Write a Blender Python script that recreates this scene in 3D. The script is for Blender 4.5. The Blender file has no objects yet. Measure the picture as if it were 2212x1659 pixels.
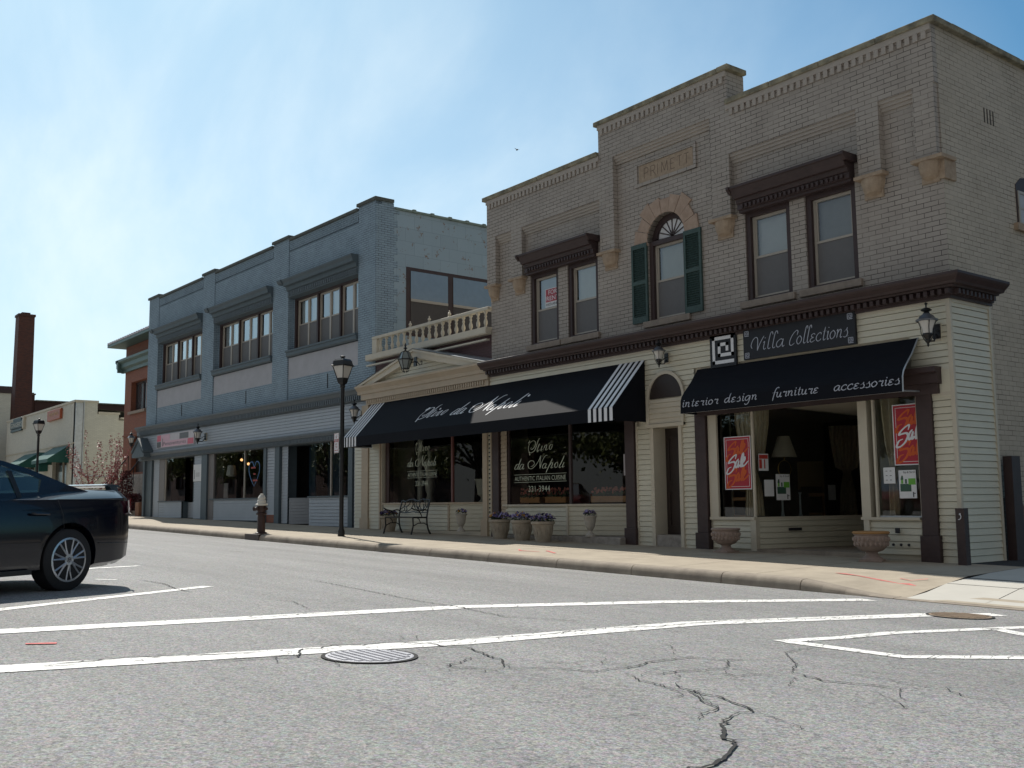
import bpy, math, random
from mathutils import Vector, Matrix
R=math.radians
random.seed(7)
scene=bpy.context.scene
col=scene.collection
# ---------------- camera -----------------
cam_d=bpy.data.cameras.new('camera'); cam=bpy.data.objects.new('camera',cam_d); col.objects.link(cam); scene.camera=cam
cam_d.sensor_width=36; cam_d.lens=36*2205/2212; cam_d.clip_end=2000; cam_d.clip_start=.1
# columns: camera right, up, back  (solved from the vanishing points)
cam.matrix_world=Matrix(((0.60900619,0.09738747,0.78716399,0),(0.79310149,-0.06216456,-0.6059089,0),(-0.01007423,0.9933032,-0.11509675,.95),(0,0,0,1)))
# ---------------- sun and sky -----------------
SUN=Vector((-3.53,.83,3.95)).normalized()
elev=math.asin(SUN.z); azim=math.atan2(SUN.x,SUN.y)
sl=bpy.data.lights.new('sun','SUN'); sl.energy=4.9; sl.angle=R(.5); sl.color=(1,.95,.87)
so=bpy.data.objects.new('sun',sl); col.objects.link(so); so.rotation_euler=SUN.to_track_quat('Z','Y').to_euler(); so.location=(-30,10,40)
w=bpy.data.worlds.new('World'); scene.world=w; w.use_nodes=True
nt=w.node_tree; N=nt.nodes; Lk=nt.links
for n in list(N): N.remove(n)
def nn(t,**k):
    n=N.new(t)
    for a,b in k.items(): setattr(n,a,b)
    return n
out=nn('ShaderNodeOutputWorld'); bg=nn('ShaderNodeBackground'); sky=nn('ShaderNodeTexSky')
sky.sky_type='NISHITA'; sky.sun_disc=False; sky.sun_elevation=elev; sky.sun_rotation=azim; sky.air_density=1.0; sky.dust_density=1.0; sky.ozone_density=1.6; sky.altitude=200
bg.inputs['Strength'].default_value=.08
tc=nn('ShaderNodeTexCoord')
# thin streaky cirrus over the blue, thickening towards the sunward horizon
mp=nn('ShaderNodeMapping'); mp.inputs['Rotation'].default_value=(R(15),R(50),R(20)); mp.inputs['Scale'].default_value=(1.3,3.6,2.4)
nz=nn('ShaderNodeTexNoise'); nz.inputs['Scale'].default_value=1.5; nz.inputs['Detail'].default_value=9; nz.inputs['Roughness'].default_value=.56; nz.inputs['Distortion'].default_value=.25
Lk.new(tc.outputs['Generated'],mp.inputs['Vector']); Lk.new(mp.outputs[0],nz.inputs['Vector'])
mr=nn('ShaderNodeMapRange'); mr.inputs['From Min'].default_value=.34; mr.inputs['From Max'].default_value=.76; mr.interpolation_type='SMOOTHSTEP'
Lk.new(nz.outputs[0],mr.inputs['Value'])
vd=nn('ShaderNodeVectorMath',operation='DOT_PRODUCT'); vd.inputs[1].default_value=(-.95,.12,-.12); Lk.new(tc.outputs['Generated'],vd.inputs[0])
mr2=nn('ShaderNodeMapRange'); mr2.inputs['From Min'].default_value=.42; mr2.inputs['From Max'].default_value=.97; Lk.new(vd.outputs['Value'],mr2.inputs['Value'])
ml=nn('ShaderNodeMath',operation='MULTIPLY_ADD'); ml.inputs[1].default_value=.45; ml.inputs[2].default_value=.02; Lk.new(mr2.outputs[0],ml.inputs[0])
cl=nn('ShaderNodeMath',operation='MULTIPLY'); Lk.new(mr.outputs[0],cl.inputs[0]); Lk.new(ml.outputs[0],cl.inputs[1])
ad=nn('ShaderNodeMath',operation='MULTIPLY_ADD'); ad.inputs[1].default_value=.56; ad.use_clamp=True; Lk.new(mr2.outputs[0],ad.inputs[0]); Lk.new(cl.outputs[0],ad.inputs[2])
mx=nn('ShaderNodeMix',data_type='RGBA'); mx.inputs['B'].default_value=(10.5,12.0,12.6,1)
tn=nn('ShaderNodeMix',data_type='RGBA',blend_type='MULTIPLY'); tn.inputs['Factor'].default_value=1; tn.inputs['B'].default_value=(.56,1.05,1.2,1); Lk.new(sky.outputs[0],tn.inputs['A'])
# added milky bank, unseen behind the viewer, keeps fill light on shaded walls neutral
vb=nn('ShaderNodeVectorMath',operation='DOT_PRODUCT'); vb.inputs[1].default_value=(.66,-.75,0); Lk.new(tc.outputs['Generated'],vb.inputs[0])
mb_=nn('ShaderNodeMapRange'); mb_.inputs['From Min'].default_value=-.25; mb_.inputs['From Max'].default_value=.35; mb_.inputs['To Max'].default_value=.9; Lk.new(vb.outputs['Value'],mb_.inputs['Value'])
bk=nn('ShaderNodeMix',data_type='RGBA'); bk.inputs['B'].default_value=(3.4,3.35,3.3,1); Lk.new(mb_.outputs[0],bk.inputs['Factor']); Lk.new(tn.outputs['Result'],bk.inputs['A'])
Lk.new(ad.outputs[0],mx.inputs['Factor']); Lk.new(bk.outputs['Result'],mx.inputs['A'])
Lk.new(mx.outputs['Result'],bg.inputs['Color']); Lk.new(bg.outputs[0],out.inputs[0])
scene.view_settings.view_transform='Standard'; scene.view_settings.look='None'; scene.view_settings.exposure=0.14; scene.view_settings.gamma=1
scene.cycles.max_bounces=8; scene.cycles.transparent_max_bounces=16
try: scene.cycles.use_denoising=True
except Exception: pass

# ---------------- mesh helpers -----------------
class Fr:
    """wall frame: u along the wall, d into the wall, z up"""
    def __init__(s,o=(0,0),a=0): s.o=o; s.c=math.cos(a); s.s=math.sin(a)
    def __call__(s,u,d,z): return (s.o[0]+u*s.c-d*s.s, s.o[1]+u*s.s+d*s.c, z)
ID=Fr()
BASE={}
class MB:
    def __init__(s,F=ID): s.v=[]; s.f=[]; s.F=F
    def add(s,vs,fs):
        n=len(s.v); s.v+= [s.F(*p) for p in vs]; s.f+=[tuple(i+n for i in f) for f in fs]; return s
    def box(s,x0,x1,y0,y1,z0,z1):
        if x0>x1:x0,x1=x1,x0
        if y0>y1:y0,y1=y1,y0
        if z0>z1:z0,z1=z1,z0
        return s.add([(x0,y0,z0),(x1,y0,z0),(x1,y1,z0),(x0,y1,z0),(x0,y0,z1),(x1,y0,z1),(x1,y1,z1),(x0,y1,z1)],[(0,3,2,1),(4,5,6,7),(0,1,5,4),(1,2,6,5),(2,3,7,6),(3,0,4,7)])
    def quad(s,a,b,c,d): return s.add([a,b,c,d],[(0,1,2,3)])
    def prism(s,poly,f,a,b):
        """extrude 2D poly between a and b; f(p,q,t)->xyz"""
        n=len(poly); vs=[f(p[0],p[1],a) for p in poly]+[f(p[0],p[1],b) for p in poly]
        return s.add(vs,[tuple(range(n-1,-1,-1)),tuple(range(n,2*n))]+[(i,(i+1)%n,n+(i+1)%n,n+i) for i in range(n)])
    def px(s,prof,u0,u1):   # profile in (d,z), swept along u
        return s.prism(prof,lambda p,q,t:(t,p,q),u0,u1)
    def py(s,prof,d0,d1):   # outline in (u,z), through depth
        return s.prism(prof,lambda p,q,t:(p,t,q),d0,d1)
    def pz(s,prof,z0,z1): return s.prism(prof,lambda p,q,t:(p,q,t),z0,z1)
    def tube(s,pts,r,n=8,cap=True):
        pts=[Vector(p) for p in pts]; rs=r if isinstance(r,(list,tuple)) else [r]*len(pts)
        vs=[];fs=[];prev=None
        for i,p in enumerate(pts):
            t=(pts[min(i+1,len(pts)-1)]-pts[max(i-1,0)]).normalized()
            a=Vector((0,0,1)) if abs(t.z)<.9 else Vector((1,0,0))
            if prev is None: x=t.cross(a).normalized()
            else:
                x=(prev-t*prev.dot(t)); x=x.normalized() if x.length>1e-6 else t.cross(a).normalized()
            prev=x; y=t.cross(x)
            for k in range(n):
                an=2*math.pi*k/n; q=p+(x*math.cos(an)+y*math.sin(an))*rs[i]; vs.append(tuple(q))
        for i in range(len(pts)-1):
            for k in range(n): fs.append((i*n+k,i*n+(k+1)%n,(i+1)*n+(k+1)%n,(i+1)*n+k))
        if cap: fs+=[tuple(range(n-1,-1,-1)),tuple((len(pts)-1)*n+k for k in range(n))]
        return s.add(vs,fs)
    def lathe(s,prof,c=(0,0,0),n=20,sq=None,a0=0):
        vs=[];fs=[]
        for r,z in prof:
            for k in range(n):
                an=a0+2*math.pi*k/n; vs.append((c[0]+r*math.cos(an),c[1]+r*math.sin(an),c[2]+z))
        m=len(prof)
        for i in range(m-1):
            for k in range(n): fs.append((i*n+k,i*n+(k+1)%n,(i+1)*n+(k+1)%n,(i+1)*n+k))
        fs+=[tuple(range(n-1,-1,-1)),tuple((m-1)*n+k for k in range(n))]
        return s.add(vs,fs)
    def sphere(s,c,r,n=10,m=7,sc=(1,1,1)):
        prof=[]; vs=[];fs=[]
        for i in range(m+1):
            ph=math.pi*i/m
            for k in range(n):
                an=2*math.pi*k/n; vs.append((c[0]+sc[0]*r*math.sin(ph)*math.cos(an),c[1]+sc[1]*r*math.sin(ph)*math.sin(an),c[2]-sc[2]*r*math.cos(ph)))
        for i in range(m):
            for k in range(n): fs.append((i*n+k,i*n+(k+1)%n,(i+1)*n+(k+1)%n,(i+1)*n+k))
        return s.add(vs,fs)
    def siding(s,p0,p1,z0,z1,exp=.1,lip=.013):
        """lapped boards between plan points p0,p1 (u,d); outward is to the right of p0->p1 when seen from above"""
        dx,dy=p1[0]-p0[0],p1[1]-p0[1]; L=math.hypot(dx,dy); nx,ny=dy/L,-dx/L
        z=z0
        while z<z1-1e-4:
            t=min(z+exp,z1); k=lip*(t-z)/exp
            a=(p0[0]+nx*lip,p0[1]+ny*lip); b=(p1[0]+nx*lip,p1[1]+ny*lip)
            c=(p1[0]+nx*(lip-k),p1[1]+ny*(lip-k)); d=(p0[0]+nx*(lip-k),p0[1]+ny*(lip-k))
            g=.009 if t-z>.06 else 0; tt=t-g; q=-.03 # shadow gap under the next board
            s.add([(a[0],a[1],z),(b[0],b[1],z),(c[0],c[1],tt),(d[0],d[1],tt),(p0[0]+nx*q,p0[1]+ny*q,z),(p1[0]+nx*q,p1[1]+ny*q,z),(p1[0]+nx*q,p1[1]+ny*q,tt),(p0[0]+nx*q,p0[1]+ny*q,tt),(p1[0]+nx*q,p1[1]+ny*q,t),(p0[0]+nx*q,p0[1]+ny*q,t)],[(0,1,2,3),(4,5,1,0),(3,2,6,7),(7,6,8,9)])
            z=t
        return s
    def build(s,name,mat,parent=None,smooth=False,bevel=0,label=None,kind=None,auto=True):
        b=BASE.get(parent.name,(0,0,0)) if parent else (0,0,0)
        me=bpy.data.meshes.new(name); me.from_pydata([(x-b[0],y-b[1],z-b[2]) for x,y,z in s.v],[],s.f); me.update()
        if smooth:
            me.shade_smooth() if hasattr(me,'shade_smooth') else None
            try: me.set_sharp_from_angle(angle=R(35))
            except Exception: pass
        o=bpy.data.objects.new(name,me); col.objects.link(o)
        if mat: me.materials.append(mat)
        if parent: o.parent=parent; BASE[o.name]=b
        else: BASE[o.name]=(0,0,0)
        if bevel:
            m=o.modifiers.new('bevel','BEVEL'); m.width=bevel; m.segments=2; m.limit_method='ANGLE'; m.angle_limit=R(40)
        if label:o['label']=label
        if kind:o['kind']=kind
        return o
SPLIT={'side_wall','shop_window','trim','soldier_course','stripes','window_bars','siding','panel_gaps','white_border','pilaster','column_siding','parapet_coping','dark_panel','green_panel','red_print','yellow_print','island_marking','seats','window_glass','vestibule_wall','display_platform','siding_ends','window_pillar','mullion','jamb_siding','backing_wall','window_lettering','arm','stretcher','raking_cornice','spoiler','sash','handrail','foundation','door_casing','wall_vent','outlet','rim','cage'}
def pieces(mb,gap=.06):
    par=list(range(len(mb.v)))
    def fd(i):
        while par[i]!=i: par[i]=par[par[i]]; i=par[i]
        return i
    for f in mb.f:
        for a in f[1:]: par[fd(a)]=fd(f[0])
    comp={}
    for i,f in enumerate(mb.f): comp.setdefault(fd(f[0]),[]).append(i)
    C_=[]
    for fs in comp.values():
        vs=[mb.v[i] for k in fs for i in mb.f[k]]; C_.append([[min(v[a] for v in vs) for a in range(3)],[max(v[a] for v in vs) for a in range(3)],fs])
    ch=True
    while ch and len(C_)>1:
        ch=False; out_=[]
        for c in C_:
            for o in out_:
                if all(c[0][a]-gap<=o[1][a] and o[0][a]-gap<=c[1][a] for a in range(3)):
                    o[0]=[min(o[0][a],c[0][a]) for a in range(3)]; o[1]=[max(o[1][a],c[1][a]) for a in range(3)]; o[2]=o[2]+c[2]; ch=True; break
            else: out_.append(c)
        C_=out_
    res=[]
    for lo,hi,fs in C_:
        m=MB(); mp={}
        for k in fs:
            t=[]
            for i in mb.f[k]:
                if i not in mp: mp[i]=len(m.v); m.v.append(mb.v[i])
                t.append(mp[i])
            m.f.append(tuple(t))
        res.append(m)
    return res
_b0=MB.build
def _build(s,name,mat_,parent=None,**k):
    if parent is not None and name in SPLIT and len(s.f)>1:
        ps=pieces(s)
        if 1<len(ps)<=60:
            ps.sort(key=lambda m:-len(m.f)); r=None
            for m in ps:
                o=_b0(m,name,mat_,parent,**k); r=r or o
            return r
    return _b0(s,name,mat_,parent,**k)
MB.build=_build
def tag(o,label,cat,group=None):
    o['label']=label; o['category']=cat
    if group: o['group']=group
    return o
def thing(name,label,cat,loc=(0,0,0),rz=0,group=None,local=False):
    o=bpy.data.objects.new(name,None); col.objects.link(o); o.location=loc; o.rotation_euler=(0,0,rz); o.empty_display_size=.2
    BASE[o.name]=(0,0,0) if local else tuple(loc)
    return tag(o,label,cat,group)
def kids(o): return [c for c in bpy.data.objects if c.parent==o]
def dup(o,parent=None):
    c=o.copy(); col.objects.link(c)
    if parent: c.parent=parent
    for k in kids(o): dup(k,c)
    return c
def place(o,loc,rz=None,label=None,scale=None):
    o.location=loc
    if rz is not None:o.rotation_euler=(0,0,rz)
    if label:o['label']=label
    if scale:o.scale=(scale,)*3
    return o

# ---------------- materials -----------------
def mat(name,c,rough=.6,metal=0,var=.06,vs=6,bump=0,bs=60,spec=.5,tint=None,coat=0):
    m=bpy.data.materials.new(name); m.use_nodes=True; t=m.node_tree; b=t.nodes['Principled BSDF']
    b.inputs['Roughness'].default_value=rough; b.inputs['Metallic'].default_value=metal; b.inputs['Specular IOR Level'].default_value=spec
    b.inputs['Coat Weight'].default_value=coat
    tc=t.nodes.new('ShaderNodeTexCoord'); n=t.nodes.new('ShaderNodeTexNoise'); n.inputs['Scale'].default_value=vs; n.inputs['Detail'].default_value=6; n.inputs['Roughness'].default_value=.65
    t.links.new(tc.outputs['Object'],n.inputs['Vector'])
    cr=t.nodes.new('ShaderNodeValToRGB'); e=cr.color_ramp.elements
    d=tint or c
    e[0].position=.3; e[1].position=.72
    e[0].color=(*[max(0,x*(1-var)) for x in d],1); e[1].color=(*[min(1,x*(1+var)) for x in c],1)
    t.links.new(n.outputs[0],cr.inputs[0]); t.links.new(cr.outputs[0],b.inputs['Base Color'])
    if bump:
        n2=t.nodes.new('ShaderNodeTexNoise'); n2.inputs['Scale'].default_value=bs; n2.inputs['Detail'].default_value=4
        t.links.new(tc.outputs['Object'],n2.inputs['Vector'])
        bm=t.nodes.new('ShaderNodeBump'); bm.inputs['Strength'].default_value=bump; bm.inputs['Distance'].default_value=.01
        t.links.new(n2.outputs[0],bm.inputs['Height']); t.links.new(bm.outputs[0],b.inputs['Normal'])
    return m
def brick(name,c,mort,bw=.205,rh=.068,ms=.007,c2=None,patch=.5,dirt=(.8,.8,.8),dirt_amt=.35,bump=.6,peel=None,rough=.75):
    m=bpy.data.materials.new(name); m.use_nodes=True; t=m.node_tree; b=t.nodes['Principled BSDF']; L=t.links.new; nd=t.nodes.new
    b.inputs['Roughness'].default_value=rough
    tc=nd('ShaderNodeTexCoord'); sp=nd('ShaderNodeSeparateXYZ'); L(tc.outputs['Object'],sp.inputs[0])
    a=nd('ShaderNodeMath'); a.operation='ADD'; L(sp.outputs[0],a.inputs[0]); L(sp.outputs[1],a.inputs[1])
    cb=nd('ShaderNodeCombineXYZ'); L(a.outputs[0],cb.inputs[0]); L(sp.outputs[2],cb.inputs[1])
    br=nd('ShaderNodeTexBrick'); br.inputs['Scale'].default_value=1; br.inputs['Brick Width'].default_value=bw; br.inputs['Row Height'].default_value=rh
    br.inputs['Mortar Size'].default_value=ms; br.inputs['Mortar Smooth'].default_value=.2; br.inputs['Bias'].default_value=0
    L(cb.outputs[0],br.inputs['Vector'])
    c2=c2 or tuple(x*.9 for x in c)
    br.inputs['Color1'].default_value=(*c,1); br.inputs['Color2'].default_value=(*c2,1)
    # mortar lines partly filled with paint
    n=nd('ShaderNodeTexNoise'); n.inputs['Scale'].default_value=2.6; n.inputs['Detail'].default_value=5; n.inputs['Roughness'].default_value=.7; L(tc.outputs['Object'],n.inputs['Vector'])
    r=nd('ShaderNodeMapRange'); r.inputs['From Min'].default_value=patch-.12; r.inputs['From Max'].default_value=patch+.12; L(n.outputs[0],r.inputs['Value'])
    mm=nd('ShaderNodeMix'); mm.data_type='RGBA'; mm.inputs['A'].default_value=(*mort,1); mm.inputs['B'].default_value=(*[x*.72 for x in c],1); L(r.outputs[0],mm.inputs['Factor'])
    L(mm.outputs['Result'],br.inputs['Mortar'])
    n2=nd('ShaderNodeTexNoise'); n2.inputs['Scale'].default_value=.9; n2.inputs['Detail'].default_value=7; n2.inputs['Roughness'].default_value=.7; L(tc.outputs['Object'],n2.inputs['Vector'])
    r2=nd('ShaderNodeMapRange'); r2.inputs['From Min'].default_value=.4; r2.inputs['From Max'].default_value=.75; r2.inputs['To Max'].default_value=dirt_amt; L(n2.outputs[0],r2.inputs['Value'])
    md=nd('ShaderNodeMix'); md.data_type='RGBA'; md.blend_type='MULTIPLY'; md.inputs['B'].default_value=(*dirt,1); L(r2.outputs[0],md.inputs['Factor']); L(br.outputs['Color'],md.inputs['A'])
    last=md.outputs['Result']
    if peel:
        n3=nd('ShaderNodeTexNoise'); n3.inputs['Scale'].default_value=4.5; n3.inputs['Detail'].default_value=8; n3.inputs['Roughness'].default_value=.75; L(tc.outputs['Object'],n3.inputs['Vector'])
        r3=nd('ShaderNodeMapRange'); r3.inputs['From Min'].default_value=peel[1]; r3.inputs['From Max'].default_value=peel[1]+.02; L(n3.outputs[0],r3.inputs['Value'])
        mp_=nd('ShaderNodeMix'); mp_.data_type='RGBA'; mp_.inputs['B'].default_value=(*peel[0],1); L(r3.outputs[0],mp_.inputs['Factor']); L(last,mp_.inputs['A']); last=mp_.outputs['Result']
    L(last,b.inputs['Base Color'])
    bp=nd('ShaderNodeBump'); bp.inputs['Strength'].default_value=bump; bp.inputs['Distance'].default_value=.012; bp.invert=True
    L(br.outputs['Fac'],bp.inputs['Height']); L(bp.outputs[0],b.inputs['Normal'])
    return m
def glass(name,tint=(.85,.9,.88),k=1.0,rough=0):
    m=bpy.data.materials.new(name); m.use_nodes=True; t=m.node_tree; N=t.nodes; L=t.links.new
    for n in list(N): N.remove(n)
    o=N.new('ShaderNodeOutputMaterial'); mx=N.new('ShaderNodeMixShader'); tr=N.new('ShaderNodeBsdfTransparent'); gl=N.new('ShaderNodeBsdfGlossy'); fr=N.new('ShaderNodeFresnel')
    fr.inputs['IOR'].default_value=1.5; tr.inputs[0].default_value=(*tint,1); gl.inputs['Roughness'].default_value=rough; gl.inputs['Color'].default_value=(1,1,1,1)
    mu=N.new('ShaderNodeMath'); mu.operation='MULTIPLY'; mu.inputs[1].default_value=1.8*k; mu.use_clamp=True
    g=N.new('ShaderNodeNewGeometry'); # same fresnel from both sides
    L(fr.outputs[0],mu.inputs[0]); L(mu.outputs[0],mx.inputs[0]); L(tr.outputs[0],mx.inputs[1]); L(gl.outputs[0],mx.inputs[2]); L(mx.outputs[0],o.inputs[0])
    return m
def emit(name,c,s):
    m=mat(name,c); b=m.node_tree.nodes['Principled BSDF']; b.inputs['Emission Color'].default_value=(*c,1); b.inputs['Emission Strength'].default_value=s; return m
TAUPE=(.42,.375,.33); CREAM=(.62,.61,.50); BLUE=(.29,.385,.465)
M=dict(
 taupe=brick('taupe painted brick',TAUPE,(.075,.062,.055),bw=.245,rh=.08,patch=.54,ms=.0058,bump=.3,dirt=(.62,.6,.58),dirt_amt=.5),
 taupe_smooth=mat('taupe painted masonry',TAUPE,.8,bump=.2,bs=30),
 tan_side=brick('tan painted side brick',(.53,.465,.375),(.13,.105,.08),bw=.245,rh=.08,patch=.48,ms=.0058,bump=.3,dirt=(.66,.63,.58),dirt_amt=.5,peel=((.30,.15,.10),.73)),
 coping=mat('weathered stone coping',(.30,.27,.19),.9,var=.35,vs=5,bump=.4,bs=25,tint=(.17,.16,.12)),
 sandstone=mat('tan sandstone',(.40,.31,.225),.85,var=.12,vs=9,bump=.25,bs=40,tint=(.34,.255,.18)),
 pinkstone=mat('pinkish sandstone',(.43,.32,.25),.85,var=.1,vs=7,bump=.25,bs=40,tint=(.38,.27,.2)),
 sill=mat('dirty stone sill',(.33,.27,.22),.85,var=.2,vs=8,bump=.3),
 brown=mat('dark brown painted wood',(.05,.030,.029),.6,var=.18,vs=5,bump=.15,bs=30),
 cream=mat('cream vinyl siding',(.64,.61,.49),.5,var=.04,vs=1.5,tint=(.61,.575,.455)),
 creamtrim=mat('cream painted trim',(.56,.51,.41),.6,var=.06,vs=3,bump=.1),
 tantrim=mat('tan painted timber',(.47,.385,.285),.65,var=.08,vs=3,bump=.1),
 winframe=mat('beige window frame',(.42,.38,.325),.5,var=.04),
 green=mat('dark green shutter paint',(.04,.075,.066),.6,var=.25,vs=14,bump=.3,bs=50),
 blue=brick('blue grey painted brick',BLUE,(.055,.07,.085),patch=.52,ms=.007,dirt=(.75,.82,.8)),
 blueblock=brick('blue grey painted block wall',(.33,.425,.495),(.22,.28,.33),bw=.62,rh=.40,ms=.006,patch=.42,bump=.25,peel=((.22,.15,.10),.60),dirt=(.8,.85,.85)),
 bluetrim=mat('slate blue painted trim',(.085,.115,.135),.6,var=.1,vs=4,bump=.1),
 bluefascia=mat('slate blue cornice boards',(.115,.14,.16),.6,var=.1,vs=4,bump=.1),
 bluesiding=mat('grey blue siding',(.39,.43,.475),.55,var=.05,vs=2),
 panel=mat('pinkish grey stucco panel',(.43,.435,.465),.85,var=.07,vs=3,bump=.15),
 maroon=brick('maroon brick',(.12,.065,.068),(.075,.05,.05),patch=.5,bump=.4),
 redbrick=brick('orange red brick',(.30,.105,.055),(.20,.10,.07),patch=.5,bump=.3,c2=(.24,.085,.05)),
 darkbrick=brick('dark brown brick',(.11,.05,.035),(.07,.045,.04),patch=.5,bump=.3),
 chim=brick('chimney brick',(.16,.06,.04),(.09,.05,.04),patch=.5,bump=.3,c2=(.10,.045,.035)),
 whitebrick=brick('off white painted brick',(.66,.64,.55),(.52,.50,.43),patch=.4,bump=.25),
 teal=mat('green grey painted metal',(.09,.15,.14),.5,var=.12),
 canvas=mat('black awning canvas',(.0065,.0075,.012),.8,var=.1,vs=3,bump=.1,bs=120,spec=.15),
 white=mat('white vinyl lettering',(.74,.75,.78),.5,var=.02),
 paint=mat('white sheet',(.72,.73,.74),.5,var=.02),
 black=mat('black painted iron',(.012,.012,.013),.42,var=.15,vs=10,bump=.05),
 blackboard=mat('black sign board',(.009,.010,.015),.6,var=.08),
 silver=mat('pale silver lettering',(.45,.48,.56),.4,var=.03),
 glass=glass('window glass',k=.85), glassup=glass('upper window glass',k=1.7), glassd=glass('dark tinted glass',(.45,.5,.52),1.0), 
 lampglass=mat('frosted lamp glass',(.62,.60,.56),.25,var=.03),
 blindb=mat('cream roller blind',(.66,.64,.58),.7,var=.05), blindc=mat('grey slatted blind',(.42,.44,.47),.7,var=.06), blind=mat('white roller blind',(.82,.83,.85),.7,var=.03),
 screen=mat('grey insect screen',(.15,.147,.147),.7,var=.06,vs=8),
 curtain=mat('beige ribbed curtain',(.66,.56,.42),.85,var=.12,vs=12),
 dark=mat('dark shop interior',(.035,.026,.022),.9,var=.3,vs=2),
 darkcool=mat('dark restaurant interior',(.022,.024,.026),.9,var=.3,vs=2),
 doordark=mat('dark wooden door',(.03,.02,.017),.5,var=.15),
 concrete=mat('tan concrete sidewalk',(.40,.345,.265),.9,var=.10,vs=2.2,bump=.3,bs=90,tint=(.36,.305,.235)),
 kerb=mat('worn concrete kerb',(.31,.265,.21),.9,var=.14,vs=3,bump=.3,bs=70,tint=(.24,.20,.16)),
 newconc=mat('pale new concrete',(.50,.48,.43),.9,var=.06,vs=2,bump=.25,bs=90),
 joint=mat('dark joint',(.07,.06,.05),.95),
 stonebase=mat('rough pale foundation stone',(.32,.29,.26),.9,var=.3,vs=7,bump=.5,bs=18),
 terracotta=mat('whitewashed terracotta',(.42,.37,.30),.85,var=.10,vs=9,bump=.35,bs=35,tint=(.33,.28,.22)),
 pinkpot=mat('pinkish cast stone',(.33,.25,.21),.8,var=.16,vs=9,bump=.4,bs=40),
 urn=mat('pale cast stone urn',(.44,.41,.36),.8,var=.1,vs=9,bump=.3,bs=40),
 leaf=mat('dark green leaf',(.03,.06,.022),.6,var=.4,vs=20),
 pansy1=mat('violet pansy petal',(.07,.04,.17),.6,var=.2), pansy2=mat('lilac pansy petal',(.25,.22,.42),.6,var=.2), pansy3=mat('orange pansy petal',(.45,.22,.03),.6,var=.2),
 redleaf=mat('pinkish red spring leaf',(.36,.12,.125),.6,var=.4,vs=20), burg=mat('burgundy leaf',(.085,.012,.014),.6,var=.4,vs=20),
 bark=mat('brown bark',(.07,.05,.04),.9,var=.2),
 tree=mat('yellow green leaf',(.12,.13,.025),.6,var=.5,vs=3),
 posterred=mat('crimson poster paper',(.42,.018,.035),.5,var=.03), orange=mat('orange brush lettering',(.62,.10,.012),.5,var=.03),
 lime=mat('lime green print',(.14,.42,.05),.5), dgreen=mat('dark green print',(.04,.10,.07),.5), pinksign=mat('pink sign print',(.66,.42,.50),.5,var=.02), rose=mat('rose red print',(.62,.13,.19),.5), greysign=mat('grey print',(.12,.12,.125),.5), palegrey=mat('pale grey print',(.55,.52,.55),.5),
 ink=mat('black ink',(.02,.02,.025),.5), redink=mat('red ink',(.45,.04,.03),.5), yellow=mat('yellow paper',(.66,.58,.03),.5),
 iron=mat('grey cast iron',(.33,.33,.36),.55,metal=.15,var=.15,vs=14,bump=.4,bs=60), rustiron=mat('rusty iron cover',(.26,.19,.13),.8,var=.3,vs=14,bump=.5,bs=60),
 hydr=mat('dark maroon hydrant paint',(.045,.022,.018),.5,var=.2), hydw=mat('white hydrant cap',(.66,.64,.58),.6,var=.08),
 carp=mat('midnight blue car paint',(.0018,.0035,.010),.2,var=.03,spec=.4,coat=.35), tyre=mat('black tyre rubber',(.014,.014,.015),.8,var=.1,bump=.2), rim=mat('silver alloy wheel',(.50,.52,.55),.3,metal=.75,var=.03),
 tail=mat('red tail lamp',(.28,.006,.016),.15,var=.05,coat=1), seatm=mat('black seat fabric',(.02,.022,.025),.7), trimb=mat('black rubber trim',(.01,.01,.011),.5),
 carglass=glass('green tinted car glass',(.32,.5,.5),1.1),
 greenawn=mat('dark green awning canvas',(.008,.085,.07),.6,var=.08), wood=mat('honey coloured wood',(.45,.22,.09),.5,var=.2), shade=mat('cream lamp shade',(.78,.68,.55),.8,var=.03),
 greyroof=mat('galvanised metal flashing',(.42,.45,.48),.35,metal=.5,var=.15), gravel=mat('dark gravel and asphalt',(.03,.03,.031),.95,var=.5,vs=40,bump=.6,bs=60),
 lawn=mat('lawn grass',(.05,.09,.025),.9,var=.4,vs=15,bump=.5,bs=80), brass=mat('brass rail',(.5,.32,.10),.3,metal=.9), salmon=mat('salmon flower',(.42,.13,.10),.6,var=.2), redsign=mat('rust red sign board',(.38,.09,.035),.5,var=.12,vs=5), gold=mat('gold lettering',(.55,.33,.08),.5), signdark=mat('dark teal sign board',(.03,.055,.06),.5),
 pinkchalk=mat('faded pink marking paint',(.62,.16,.15),.9,var=.25,vs=30),
)
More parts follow.
